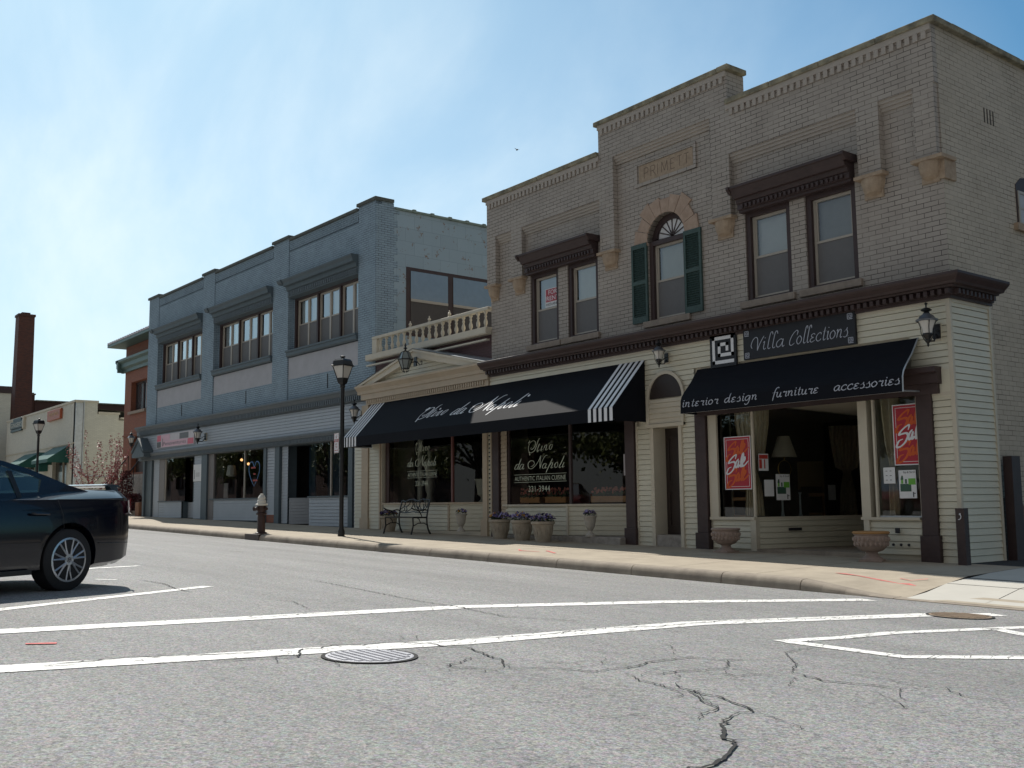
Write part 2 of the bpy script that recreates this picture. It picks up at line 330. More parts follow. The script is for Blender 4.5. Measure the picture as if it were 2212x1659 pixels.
def asphalt():
    m=bpy.data.materials.new('old grey asphalt'); m.use_nodes=True; t=m.node_tree; b=t.nodes['Principled BSDF']; L=t.links.new; nd=t.nodes.new
    b.inputs['Roughness'].default_value=.85; b.inputs['Specular IOR Level'].default_value=.35
    tc=nd('ShaderNodeTexCoord')
    def noise(s,d,r=.6):
        n=nd('ShaderNodeTexNoise'); n.inputs['Scale'].default_value=s; n.inputs['Detail'].default_value=d; n.inputs['Roughness'].default_value=r; L(tc.outputs['Object'],n.inputs['Vector']); return n
    a=noise(75,3,.8); vo=nd('ShaderNodeTexVoronoi'); vo.inputs['Scale'].default_value=48; L(tc.outputs['Object'],vo.inputs['Vector'])
    cr=nd('ShaderNodeValToRGB'); e=cr.color_ramp.elements; e[0].position=.30; e[0].color=(.075,.072,.068,1); e[1].position=.70; e[1].color=(.42,.40,.37,1)
    e.new(.47).color=(.205,.193,.176,1); e.new(.56).color=(.272,.257,.234,1)
    L(a.outputs[0],cr.inputs[0])
    mv=nd('ShaderNodeMix'); mv.data_type='RGBA'; mv.blend_type='SOFT_LIGHT'; mv.inputs['Factor'].default_value=.5; L(cr.outputs[0],mv.inputs['A']); L(vo.outputs['Color'],mv.inputs['B'])
    mpw=nd('ShaderNodeMapping'); mpw.inputs['Scale'].default_value=(.12,.9,1); L(tc.outputs['Object'],mpw.inputs[0]); c=noise(1.0,7,.68); L(mpw.outputs[0],c.inputs['Vector']); r=nd('ShaderNodeMapRange'); r.inputs['From Min'].default_value=.3; r.inputs['From Max'].default_value=.7; r.inputs['To Min'].default_value=.80; r.inputs['To Max'].default_value=1.16; L(c.outputs[0],r.inputs['Value'])
    hs=nd('ShaderNodeHueSaturation'); hs.inputs['Saturation'].default_value=.28; L(mv.outputs['Result'],hs.inputs['Color']); L(r.outputs[0],hs.inputs['Value'])
    st=noise(.9,8,.72); rs=nd('ShaderNodeMapRange'); rs.inputs['From Min'].default_value=.60; rs.inputs['From Max'].default_value=.74; rs.inputs['To Max'].default_value=.42; L(st.outputs[0],rs.inputs['Value'])
    sm=nd('ShaderNodeMix'); sm.data_type='RGBA'; sm.inputs['B'].default_value=(.10,.095,.09,1); L(rs.outputs[0],sm.inputs['Factor']); L(hs.outputs[0],sm.inputs['A'])
    L(sm.outputs['Result'],b.inputs['Base Color'])
    bp=nd('ShaderNodeBump'); bp.inputs['Strength'].default_value=.5; bp.inputs['Distance'].default_value=.012; L(a.outputs[0],bp.inputs['Height']); L(bp.outputs[0],b.inputs['Normal'])
    return m
def roadpaint(name,c,wear=.56):
    m=bpy.data.materials.new(name); m.use_nodes=True; t=m.node_tree; b=t.nodes['Principled BSDF']; L=t.links.new; nd=t.nodes.new
    b.inputs['Roughness'].default_value=.7
    tc=nd('ShaderNodeTexCoord'); mp=nd('ShaderNodeMapping'); mp.inputs['Scale'].default_value=(2.2,.8,1); L(tc.outputs['Object'],mp.inputs[0])
    n=nd('ShaderNodeTexNoise'); n.inputs['Scale'].default_value=9; n.inputs['Detail'].default_value=9; n.inputs['Roughness'].default_value=.72; L(mp.outputs[0],n.inputs['Vector'])
    r=nd('ShaderNodeMapRange'); r.inputs['From Min'].default_value=wear; r.inputs['From Max'].default_value=wear+.05; L(n.outputs[0],r.inputs['Value'])
    v=nd('ShaderNodeTexVoronoi'); v.feature='DISTANCE_TO_EDGE'; v.inputs['Scale'].default_value=5.5; L(mp.outputs[0],v.inputs['Vector'])
    r2=nd('ShaderNodeMath'); r2.operation='LESS_THAN'; r2.inputs[1].default_value=.02; L(v.outputs['Distance'],r2.inputs[0])
    mxx=nd('ShaderNodeMath'); mxx.operation='MAXIMUM'; L(r.outputs[0],mxx.inputs[0]); L(r2.outputs[0],mxx.inputs[1])
    mi=nd('ShaderNodeMix'); mi.data_type='RGBA'; mi.inputs['A'].default_value=(*c,1); mi.inputs['B'].default_value=(.19,.18,.17,1); L(mxx.outputs[0],mi.inputs['Factor']); L(mi.outputs['Result'],b.inputs['Base Color'])
    return m
M['asphalt']=asphalt(); M['wpaint']=roadpaint('worn white road paint',(.84,.825,.79),.555); M['crack']=mat('dark crack filling',(.022,.021,.02),.95)
# ---------- text and brush strokes ----------
def catmull(p,k=6):
    if len(p)<3: return p
    q=[p[0]]+list(p)+[p[-1]]; o=[]
    for i in range(1,len(q)-2):
        a,b,c,d=q[i-1],q[i],q[i+1],q[i+2]
        for j in range(k):
            t=j/k; o.append(tuple(.5*((2*b[n])+(-a[n]+c[n])*t+(2*a[n]-5*b[n]+4*c[n]-d[n])*t*t+(-a[n]+3*b[n]-3*c[n]+d[n])*t**3) for n in (0,1)))
    o.append(tuple(p[-1])); return o
_lay=[0]
def strokes(mb,sts,f,w0,w1,smooth=True,nib=None):
    """ribbons in a plane. f(x,y,layer)->frame coords; w0 thin, w1 thick; thick where the pen runs downwards"""
    for st in sts:
        p=catmull(st) if smooth else st
        n=len(p); L_=[];R_=[]
        for i in range(n):
            a=p[max(i-1,0)];b=p[min(i+1,n-1)]; dx,dy=b[0]-a[0],b[1]-a[1]; l=math.hypot(dx,dy) or 1; dx/=l;dy/=l
            if nib is None: k=max(0,abs(dy))**1.5*(1 if dy<0 else .35)
            else: k=abs(dx*math.sin(nib)-dy*math.cos(nib))
            e=min(1,.35+min(i,n-1-i)/max(1,n*.12))
            h=(w0+(w1-w0)*k)*.5*e
            L_.append((p[i][0]-dy*h,p[i][1]+dx*h)); R_.append((p[i][0]+dy*h,p[i][1]-dx*h))
        for i in range(n-1):
            _lay[0]=(_lay[0]+1)%23; ly=_lay[0]*.00006
            mb.quad(f(*R_[i],ly),f(*R_[i+1],ly),f(*L_[i+1],ly),f(*L_[i],ly))
def dot(mb,c,r,f,n=8):
    v=[f(c[0]+r*math.cos(2*math.pi*k/n),c[1]+r*math.sin(2*math.pi*k/n),.0015) for k in range(n)]; mb.add(v,[tuple(range(n))])
G={ # lower case script, x-height 1
'a':(1.02,[[(.78,.85),(.5,1),(.15,.72),(.08,.3),(.3,0),(.6,.25),(.78,.85)],[(.8,1),(.74,.3),(.84,0),(1.0,.15)]]),
'c':(.88,[[(.75,.75),(.68,.97),(.45,.98),(.15,.7),(.1,.28),(.35,0),(.65,.05),(.8,.25)]]),
'd':(1.05,[[(.78,.85),(.5,1),(.15,.72),(.08,.3),(.3,0),(.6,.25),(.78,.85)],[(.84,2.0),(.78,.4),(.87,0),(1.03,.15)]]),
'e':(.86,[[(.74,.85),(.5,1),(.2,.86),(.24,.62),(.5,.53),(.18,.4),(.1,.14),(.35,-.02),(.78,.18)]]),
'f':(.75,[[(1.0,1.85),(.8,2.05),(.58,1.75),(.42,.5),(.34,-.7)],[(.12,.95),(.85,1.02)]]),
'g':(1.0,[[(.78,.85),(.5,1),(.15,.72),(.08,.3),(.3,0),(.6,.25),(.78,.85)],[(.82,1),(.76,0),(.62,-.65),(.32,-.85),(.08,-.6)]]),
'i':(.5,[[(.1,.85),(.24,1),(.2,.3),(.3,0),(.48,.15)]]),
'l':(.55,[[(.62,1.72),(.5,2.1),(.3,1.85),(.2,.35),(.32,0),(.52,.12)]]),
'n':(.98,[[(.04,.85),(.18,1),(.14,0)],[(.15,.5),(.4,.95),(.62,.95),(.66,.6),(.62,.2),(.72,0),(.9,.14)]]),
'o':(.92,[[(.45,1),(.15,.78),(.08,.35),(.35,0),(.68,.22),(.76,.65),(.5,.98),(.4,1)]]),
'p':(.95,[[(.05,.85),(.2,1),(.12,-.9)],[(.15,.5),(.42,1),(.72,.85),(.7,.3),(.42,0),(.15,.2)]]),
'r':(.80,[[(.05,.82),(.22,1.02),(.35,.88),(.58,.98),(.62,.8),(.52,.3),(.6,0),(.78,.1)]]),
's':(.78,[[(.5,1.12),(.45,.85),(.62,.5),(.55,.1),(.3,-.02),(.08,.08)],[(.3,-.02),(.8,.08)],[(.12,.62),(.5,1.0)]]),
't':(.62,[[(.36,1.6),(.26,.3),(.36,0),(.6,.15)],[(.05,1.05),(.62,1.08)]]),
'u':(1.05,[[(.06,.85),(.2,1),(.16,.3),(.35,0),(.6,.2),(.74,1)],[(.74,1),(.7,.25),(.8,0),(1.0,.15)]]),
'V':(1.35,[[(.2,.3),(.02,.75),(.15,1.4),(.45,1.72),(.7,1.5),(.8,.7),(.85,-.05)],[(.85,-.05),(1.05,.8),(1.42,1.75)]]),
'C':(1.15,[[(1.15,1.15),(1.22,1.6),(.98,1.75),(.55,1.4),(.2,.75),(.18,.15),(.5,-.03),(.95,.22)]]),
'&':(1,[[(.9,.3),(.4,0),(.15,.3),(.6,1.1),(.4,1.4),(.25,1.1),(.9,0)]]),
' ':(.75,[]),'-':(.6,[[(.1,.5),(.5,.5)]]),
}
def script(mb,txt,f,x0,z0,h,slant=.25,w=.1,sp=1.0,rise=0):
    x=0; xs_=max(.8,min(sp,1.7))
    for ch in txt:
        adv,st=G[ch]
        for s_ in st: strokes(mb,[[((x+a*xs_+slant*b)*h,b*h) for a,b in s_]],lambda X,Y,l:f(x0+X,z0+Y+rise*X,l),w*h*.8,w*h*1.3,nib=.3)
        if ch=='i': dot(mb,((x+.25*xs_+slant*1.45)*h+x0,z0+1.45*h+rise*(x+.3)*h),w*h*.75,f)
        x+=adv*sp
    return x*h
# copperplate word traced as pen strokes; (px,py) in a 1200 x 1100 lettering grid
def _n(sts,x0,sx,base,sy,rise=.067): return [[((a-x0)/sx,(base-b-rise*(a-x0))/sy) for a,b in s] for s in sts]
STINO=_n([[(825,130),(790,170),(755,270),(715,380),(670,440),(610,465),(560,435),(548,350),(575,250),(640,185),(700,190),(720,240),(700,320),(640,385),(605,375),(625,335)],[(560,440),(575,480),(580,525)],
[(820,255),(775,360),(755,430),(775,440),(810,400)],[(770,305),(850,292)],[(880,310),(850,400),(850,430),(890,400)],[(935,305),(900,430)],[(905,400),(950,320),(985,305),(975,350),(955,420),(975,425),(1005,400)],
[(1085,300),(1050,340),(1045,400),(1070,420),(1100,370),(1110,310),(1080,300)]],545,1,450,1,0)
STINOD=_n([[(578,165),(582,190),(560,215),(545,238)]],545,1,450,1,0)
NAPOLI=_n([[(355,770),(310,765),(270,820),(255,880),(285,890),(325,840),(355,770)],[(420,620),(370,750),(330,860),(340,888),(375,850)],[(470,765),(430,760),(390,810),(375,870),(400,885),(440,840),(472,768)],[(480,760),(450,850),(460,880),(495,850)],
[(640,815),(690,800),(730,750),(720,690),(670,670),(610,700),(580,770),(600,850),(660,870),(730,820),(800,730),(860,620),(890,545)],[(888,550),(872,650),(868,750),(865,860)],[(865,860),(900,740),(950,620),(1000,550),(1045,540)],
[(1010,745),(970,740),(930,790),(925,840),(955,850),(990,810),(1012,748)],[(1020,740),(990,820),(1000,845),(1030,820)],[(1160,620),(1110,720),(1050,850),(1000,960)],[(1080,800),(1130,720),(1155,725),(1145,780),(1120,830),(1140,840),(1175,810)],
[(1240,710),(1210,760),(1210,820),(1245,825),(1275,770),(1270,710),(1238,708)],[(1425,545),(1370,680),(1310,800),(1320,832),(1360,800)],[(1420,700),(1385,780),(1385,820),(1430,790)]],250,1,890,1)
SALE=[[(440,725),(465,610),(400,640),(310,730),(250,830),(320,812),(400,800),(432,850),(410,930),(360,1030),(270,1120),(200,1132),(200,1080),(250,980),(330,940)],[(530,720),(470,800),(440,900),(460,960),(500,900),(540,760)],[(540,760),(510,900),(520,950),(560,880)],[(570,850),(640,600),(662,590),(655,680),(590,870),(590,940),(620,920)],[(630,860),(690,760),(700,690),(670,700),(630,840),(640,930),(690,900),(800,780)]]
_tc={}
def textmesh(s,space=1.0):
    k=(s,space)
    if k in _tc: return _tc[k]
    cu=bpy.data.curves.new('t','FONT'); cu.body=s; cu.size=1; cu.space_character=space; cu.resolution_u=3
    o=bpy.data.objects.new('t',cu); col.objects.link(o); bpy.context.view_layer.update()
    me=o.to_mesh(); vs=[(v.co.x,v.co.y) for v in me.vertices]; fs=[tuple(p.vertices) for p in me.polygons]; o.to_mesh_clear()
    col.objects.unlink(o); bpy.data.objects.remove(o); bpy.data.curves.remove(cu)
    xs=[a for a,b in vs]; ys=[b for a,b in vs]; x0,x1,y0,y1=min(xs),max(xs),min(ys),max(ys)
    _tc[k]=([((a-x0)/(x1-x0),(b-y0)/(y1-y0)) for a,b in vs],fs); return _tc[k]
def text(mb,s,f,x0,x1,z0,z1,space=1.0):
    """fit string s in the box x0..x1, z0..z1 of plane f(x,z,layer)"""
    vs,fs=textmesh(s,space); mb.add([f(x0+a*(x1-x0),z0+b*(z1-z0),0) for a,b in vs],fs)
def plane(d): return lambda x,z,l:(x,d-l,z)
# ---------- small architectural builders ----------
def cornice(mb,u0,u1,prof,ends=(1,1)):
    mb.px(prof,u0,u1)
def dentils(mb,u0,u1,d0,d1,z0,z1,pitch,frac=.5):
    n=max(1,round((u1-u0)/pitch)); p=(u1-u0)/n
    for i in range(n): a=u0+(i+(1-frac)/2)*p; mb.box(a,a+p*frac,d0,d1,z0,z1)
def frame(mb,u0,u1,z0,z1,d0,d1,t,tb=None):
    tb=tb or t
    mb.box(u0,u0+t,d0,d1,z0,z1).box(u1-t,u1,d0,d1,z0,z1).box(u0+t,u1-t,d0,d1,z1-t,z1).box(u0+t,u1-t,d0,d1,z0,z0+tb)
rng=random.Random(12)
def sash(root,F,u0,u1,z0,z1,d,split=None,fm='winframe',t=.045,blindtop=1,lowscreen=1,glassm='glassup',curt='blind'):
    """double hung window: frame, two panes, blind"""
    split=split or (z0+z1)/2
    fb=MB(F); frame(fb,u0,u1,z0,z1,d,d+.06,t); fb.box(u0+t,u1-t,d+.005,d+.05,split-.02,split+.02)
    fb.box(u0+t,u0+t+.025,d+.02,d+.05,split+.02,z1-t); fb.box(u1-t-.025,u1-t,d+.02,d+.05,split+.02,z1-t)
    w_=fb.build('window',M[fm],root)
    MB(F).quad((u0+t,d+.035,z0+t),(u1-t,d+.035,z0+t),(u1-t,d+.035,z1-t),(u0+t,d+.035,z1-t)).build('pane',M[glassm],w_)
    a=MB(F).quad((u0+t,d+.11,split),(u1-t,d+.11,split),(u1-t,d+.11,z1-t),(u0+t,d+.11,z1-t))
    a.build('blind',M[rng.choice(['blind','blind','blindb','blindc'])] if curt=='blind' else M[curt],w_)
    MB(F).quad((u0+t,d+.02,z0+t),(u1-t,d+.02,z0+t),(u1-t,d+.02,split-.02),(u0+t,d+.02,split-.02)).build('insect_screen',M['screen'],w_)
    return w_
def wallgrid(mb,u0,u1,z0,z1,d,holes,dd=.3):
    """flat wall with rectangular holes and reveals of depth dd; holes=(u0,u1,z0,z1)"""
    us=sorted({u0,u1,*[h[0] for h in holes],*[h[1] for h in holes]}); zs=sorted({z0,z1,*[h[2] for h in holes],*[h[3] for h in holes]})
    us=[u for u in us if u0<=u<=u1]; zs=[z for z in zs if z0<=z<=z1]
    for i in range(len(us)-1):
        for j in range(len(zs)-1):
            cu=(us[i]+us[i+1])/2; cz=(zs[j]+zs[j+1])/2
            if any(h[0]<cu<h[1] and h[2]<cz<h[3] for h in holes): continue
            mb.quad((us[i],d,zs[j]),(us[i+1],d,zs[j]),(us[i+1],d,zs[j+1]),(us[i],d,zs[j+1]))
    for a,b,c,e in holes:
        mb.quad((a,d,c),(a,d,e),(a,d+dd,e),(a,d+dd,c)).quad((b,d,c),(b,d+dd,c),(b,d+dd,e),(b,d,e))
        mb.quad((a,d,c),(a,d+dd,c),(b,d+dd,c),(b,d,c)).quad((a,d,e),(b,d,e),(b,d+dd,e),(a,d+dd,e))
# ================= GROUND =================
def xc(x): return max(min(x,30),-75)
def sst(t): t=max(0,min(1,t)); return t*t*(3-2*t)
def roadz(x,y): return -.316-.0145*xc(x)+.028*(10.9-max(min(y,10.9),0))-(.0 if y<10.9 else 0)
def GA(x): return -.116-.0145*xc(x)
def ramp(x): return sst((x+8.5)/1.6)*(1-sst((x+4.4)/.8)*.75)
def walkz(x,y):
    a=GA(x)-.05*(1-max(0,min(1,(y-11.05)/3.28)))
    g=roadz(x,10.9)+.012
    r=ramp(x)*(1-sst((y-10.9)/1.7))
    return a*(1-r)+g*r
def gridmesh(mb,xs,ys,zf):
    n=len(mb.v); nx=len(xs)
    for y in ys:
        for x in xs: mb.v.append((x,y,zf(x,y)))
    for j in range(len(ys)-1):
        for i in range(nx-1): a=n+j*nx+i; mb.f.append((a,a+1,a+1+nx,a+nx))
    return mb
gridmesh(MB(),[-600,-75,-30,30,600],[-600,-40,0,60,600],lambda x,y:-.75-.0145*xc(x)+(.0 if y<20 else 0)).build('ground',M['gravel'],kind='structure')
gridmesh(MB(),[-200,-140,-75,-50,-30,-20,-10,-5,0,5,15,30],[-14,-8,0,3,6,9,10.9],roadz).build('road',M['asphalt'],kind='structure')
xs=[-140,-100,-75,-60,-50,-40,-30,-20,-12,-9,-8.5]+[-8.4+.2*i for i in range(25)]+[-3,0,6,14]
gridmesh(MB(),xs,[11.02,11.3,11.6,12,12.6,13.4,14.33,20],lambda x,y:walkz(x,y)-.02).build('sidewalk_bed',M['joint'],kind='structure')
# slabs
mb=MB(); mbn=MB()
x=-120.0; k=0
edges=[-120,-90,-75,-66,-60,-57]
e=-54.0
while e<-7.0: edges.append(e); e+=1.55
edges=[q for q in edges if q<-7.6]+[-6.8]
ys=[11.06,11.5,12,12.62,12.63,13.5,14.33]
def slab(m_,a,b,y0,y1,skew=.12,zoff=0):
    g=.006; n=max(1,int((b-a)/.35)) if a>-10 else 1
    for r0,r1 in [(y0,(y0+y1)/2),((y0+y1)/2,y1)]:
        for i in range(n):
            p=a+(b-a)*i/n+(g if i==0 else 0); q=a+(b-a)*(i+1)/n-(g if i==n-1 else 0)
            P_=lambda x_,y_:(x_-skew*(y_-11)*.6,y_,walkz(x_-skew*(y_-11)*.6,y_)+zoff)
            m_.quad(P_(p,r0),P_(q,r0),P_(q,r1),P_(p,r1))
for a,b in zip(edges[:-1],edges[1:]):
    slab(mb,a,b,11.06,12.62); slab(mb,a,b,12.64,14.4)
mb.build('sidewalk',M['concrete'],kind='structure')
for a,b in zip([-6.8,-5.9,-4.9,-3.8,-2.2,-.6,1,3,6],[-5.9,-4.9,-3.8,-2.2,-.6,1,3,6,12]):
    slab(mbn,a,b,10.93,12.0); slab(mbn,a,b,12.02,14.4)
mbn.build('driveway_apron',M['newconc'],kind='structure')
mb=MB()
for poly in ([(-6.45,10.97),(-5.15,10.97),(-5.55,11.42),(-6.1,11.42)],[(-4.95,10.97),(-3.4,10.97),(-3.6,11.4),(-5.2,11.42)]):
    (a,b,c,d)=poly
    n=6
    for i in range(n):
        for j in range(2):
            def q(s,t): 
                x_=(a[0]*(1-s)+b[0]*s)*(1-t)+(d[0]*(1-s)+c[0]*s)*t; y_=(a[1]*(1-s)+b[1]*s)*(1-t)+(d[1]*(1-s)+c[1]*s)*t; return (x_,y_,walkz(x_,y_)+.005)
            mb.quad(q(i/n,j/2),q((i+1)/n,j/2),q((i+1)/n,(j+1)/2),q(i/n,(j+1)/2))
mb.build('sidewalk_patch',M['concrete'],kind='structure')
# alley beside the corner building
gridmesh(MB(),[-8.0,-6,-2,6,20],[14.4,16,20,30,60],lambda x,y:GA(x)+.0).build('alley',M['gravel'],kind='structure')
# kerb
mb=MB(); x=-140.
jn=[-140,-75]+[-72+3.05*i for i in range(17)]+[-20.6,-18.9,-16.8,-14.9,-13.0,-11.25,-9.5,-8.2]
jn+= [-6.9,-4.6,-2.6,-.6,2,8]
for a,b in zip(jn[:-1],jn[1:]):
    n=max(1,int((b-a)/.3)) if a>-10 else 2
    for i in range(n):
        p=a+(b-a)*i/n+(.006 if i==0 else 0); q=a+(b-a)*(i+1)/n-(.006 if i==n-1 else 0)
        def prof(x_):
            g=roadz(x_,10.9); t=walkz(x_,11.06); h=max(.012,t-g)
            return [(x_,10.87,g-.05),(x_,10.885,g+h*.45),(x_,10.90,g+h*.75),(x_,10.93,g+h*.95),(x_,10.97,g+h*1.0),(x_,11.055,t+.003),(x_,11.055,g-.05)]
        A,B=prof(p),prof(q); m_=len(A); mb.add(A+B,[(i_,i_+1,m_+i_+1,m_+i_) for i_ in range(m_-1)]+[tuple(range(m_)),tuple(range(2*m_-1,m_-1,-1))])
mb.build('kerb',M['kerb'],kind='structure',smooth=True)
# road markings and cracks
def ribbon(mb,pts,w,zo=.004,zf=roadz,jit=0,taper=True):
    n=len(pts)
    W=w if isinstance(w,(list,tuple)) else [w]*n
    L_=[];R_=[]
    for i in range(n):
        a=pts[max(i-1,0)];b=pts[min(i+1,n-1)]; dx,dy=b[0]-a[0],b[1]-a[1]; l=math.hypot(dx,dy) or 1
        h=W[i]/2*(1+random.uniform(-jit,jit)); 
        L_.append((pts[i][0]-dy/l*h,pts[i][1]+dx/l*h)); R_.append((pts[i][0]+dy/l*h,pts[i][1]-dx/l*h))
    for i in range(n-1):
        mb.add([(q[0],q[1],zf(*q)+zo) for q in (R_[i],R_[i+1],L_[i+1],L_[i])],[(0,1,2,3)])
def line(pts,w,name='road_marking',m='wpaint'):
    mb=MB(); P=[]
    for a,b in zip(pts[:-1],pts[1:]):
        n=max(1,int(math.dist(a,b)/.5)); P+=[(a[0]+(b[0]-a[0])*i/n,a[1]+(b[1]-a[1])*i/n) for i in range(n)]
    P.append(pts[-1]); ribbon(mb,P,w); mb.build(name,M[m],kind='structure')
line([(-8.6,-.5),(-8.19,1.64),(-8.27,5.72),(-7.8,8.0),(-6.96,10.5)],.27,'crosswalk_line')
line([(-6.7,-1),(-6.42,1.29),(-6.26,3.02),(-6.14,4.25),(-6.2,6.74),(-5.64,9.45),(-5.3,10.2)],.27,'crosswalk_line')
line([(-9.2,1.15),(-9.77,1.95),(-11.49,4.45)],.15)
line([(-14.6,3.3),(-15.4,4.9)],.12); line([(-12.97,3.62),(-12.81,3.82)],.08)
line([(-5.03,6.4),(-4.93,7.15),(-4.93,7.7),(-4.62,9.1),(-4.4,10.0)],.14,'island_marking'); line([(-4.97,6.45),(-4.06,6.5),(-3.6,7.25),(-3.0,8.4)],.16,'island_marking'); line([(-4.72,8.9),(-4.25,8.65),(-3.3,8.2)],.16,'island_marking')
mb=MB()
CR=[([(-5.05,3.79),(-4.93,3.96),(-4.89,4.06),(-4.79,4.12),(-4.65,4.18),(-4.67,4.37),(-4.68,4.57),(-4.76,4.72),(-4.78,4.97),(-4.77,5.14),(-4.56,5.26),(-4.51,5.45)],.012),
([(-4.5,4.29),(-4.43,4.28),(-4.3,4.19),(-4.1,4.19),(-4.01,4.15),(-3.89,4.18),(-3.76,4.09),(-3.66,4.01),(-3.49,3.95),(-3.44,3.77),(-3.36,3.66)],.010),
([(-4.11,4.3),(-4.01,4.22),(-3.85,4.19),(-3.72,4.18),(-3.6,4.16),(-3.52,4.12),(-3.43,4.1),(-3.34,4.03),(-3.36,3.95),(-3.34,3.87)],.013),
([(-3.34,3.87),(-3.28,3.77),(-3.21,3.66),(-3.09,3.53),(-3.05,3.47),(-2.95,3.43),(-2.88,3.36),(-2.83,3.25),(-2.78,3.16),(-2.77,3.11),(-2.74,3.03),(-2.75,2.91),(-2.7,2.7)],.019),
([(-4.38,4.37),(-4.4,4.58),(-4.36,4.73),(-4.34,4.99),(-4.54,5.24),(-4.55,5.38)],.009),([(-4.07,5.11),(-4.0,5.18),(-3.84,5.18),(-3.74,5.12),(-3.64,5.17),(-3.44,5.26),(-3.27,5.3),(-3.26,5.35)],.012),
([(-3.91,5.48),(-3.56,5.5),(-3.33,5.48),(-3.19,5.51),(-3.03,5.37),(-2.88,5.39),(-2.7,5.4)],.008),([(-11.84,5.95),(-10.48,5.83),(-9.02,5.67),(-8.3,5.68),(-7.4,5.56),(-6.7,5.95)],.012),([(-5.83,3.66),(-5.86,3.82)],.01),
([(-6.09,2.4),(-6.09,2.64),(-6.03,2.93),(-6.33,3.09),(-6.32,3.22),(-6.41,3.39),(-6.32,3.56),(-6.35,3.81),(-6.16,3.98),(-6.0,4.02),(-5.89,4.12),(-5.52,4.01),(-5.29,3.97),(-5.05,3.79)],.014),
([(-5.52,4.01),(-5.42,3.79),(-5.28,3.57),(-5.26,3.51),(-5.11,3.64),(-5.05,3.79)],.011),([(-12.66,4.07),(-11.97,4.11),(-11.24,4.0),(-10.76,4.0)],.014),
([(-6.16,3.98),(-6.25,4.4),(-6.18,5.0),(-6.28,5.7),(-6.17,6.3),(-6.2,7.1),(-5.98,7.9),(-5.8,8.8)],.012),([(-4.36,4.73),(-4.1,4.8),(-4.07,5.11)],.009),([(-4.0,5.18),(-4.2,5.5),(-4.6,5.9),(-4.7,6.4)],.007),([(-6.42,1.5),(-6.5,2.0),(-6.38,2.5),(-6.3,2.9)],.016),([(-8.3,3.0),(-8.15,3.4),(-8.32,4.1),(-8.2,4.8)],.012),([(-2.5,5.6),(-2.0,5.5),(-1.6,5.6)],.01),([(-8.6,4.3),(-9.4,4.5),(-10.1,4.2)],.007),([(-3.1,8.0),(-3.0,7.3),(-2.5,6.9)],.008)]
for pts,wd in CR:
    P=[]
    for a,b in zip(pts[:-1],pts[1:]):
        n=max(2,int(math.dist(a,b)/.035))
        for i in range(n):
            t=i/n; P.append((a[0]+(b[0]-a[0])*t+random.gauss(0,.0085),a[1]+(b[1]-a[1])*t+random.gauss(0,.0085)))
    P.append(pts[-1]); n=len(P); W=[wd*1.1*(.6+.6*random.random())*(min(1,.3+min(i,n-1-i)/8)) for i in range(n)]
    ribbon(mb,P,W,.0075)
mb.build('road_cracks',M['crack'],kind='structure')
# fine crazing around the worst cracks
mbz=MB(); rc=random.Random(5)
for i in range(46):
    cx0,cy0=rc.choice([(-4.6,4.4),(-4.2,4.6),(-3.6,4.1),(-5.2,3.8),(-6.2,3.6),(-4.8,5.2),(-3.4,5.3),(-6.2,5.5)]); p=[cx0+rc.gauss(0,.35),cy0+rc.gauss(0,.35)]; an=rc.uniform(0,6.28); P=[]
    for k in range(rc.randint(8,22)): P.append(tuple(p)); an+=rc.gauss(0,.35); p[0]+=.03*math.cos(an); p[1]+=.03*math.sin(an)
    ribbon(mbz,P,[rc.uniform(.002,.006) for _ in P],.0065)
mbz.build('road_crazing',M['crack'],kind='structure')
mb=MB(); ribbon(mb,[(-7.42,1.64),(-7.36,1.82)],[.05,.07],.006)
ribbon(mb,[(-8.35,11.85),(-8.2,11.85),(-8.0,11.84),(-7.66,11.77),(-7.35,11.73),(-7.24,11.76),(-7.11,11.72)],[.02,.07,.03,.04,.03,.07,.02],.006,walkz,.3)
ribbon(mb,[(-7.5,12.01),(-7.32,11.96),(-7.2,12.15)],.02,.006,walkz,.3); ribbon(mb,[(-7.85,11.42),(-7.72,11.46)],.02,.006,walkz,.3)
ribbon(mb,[(-15.3,11.9),(-15.0,11.7),(-14.5,11.75)],[.03,.05,.03],.006,walkz,.3); ribbon(mb,[(-14.6,12.0),(-14.0,11.7)],.05,.006,walkz,.3)
mb.build('chalk_marking',M['pinkchalk'],kind='structure')
# manhole covers
def manhole(loc,r,label,m,bars=9):
    x,y=loc; t=thing('manhole_cover',label,'manhole cover',(x,y,roadz(x,y)),local=True)
    t.rotation_euler=(math.atan(-.028),math.atan(.0145),0)
    MB().lathe([(r,.001),(r*1.08,.001),(r*1.08,.008),(r,.008)],n=40).build('frame_ring',M['crack'],t)
    MB().lathe([(r*.985,.0),(r*.985,.009),(r*.95,.010)],n=40).build('lid',m,t)
    mb=MB()
    for i in range(bars):
        u=(-.8+1.6*i/(bars-1))*r; h=math.sqrt(max(0,(.88*r)**2-u*u)); mb.box(-h,h,u-.014,u+.014,.0095,.0145)
    for i in range(-9,10):
        u=i*.088*r; h=math.sqrt(max(0,(.86*r)**2-u*u)); mb.box(u-.004,u+.004,-h,h,.0095,.0125)
    mb.build('raised_pattern',m,t)
    return t
manhole((-5.84,3.33),.285,'round grey iron cover set in the cracked crosswalk line in the foreground',M['iron'])
manhole((-5.42,9.68),.29,'rusty round cover in the crosswalk line near the driveway apron',M['rustiron'])
# ================= CORNER BUILDING (painted brick, gabled parapet) =================
YP,Y0,YS=14.45,14.57,14.33
XL,XR,XC=-19.72,-8.0,-13.87
def mir(u): return 2*XC-u
A_=thing('brick_building','taupe painted brick corner building with raised centre parapet above cream sided shopfronts','building',(XC,YS,0))
F=ID
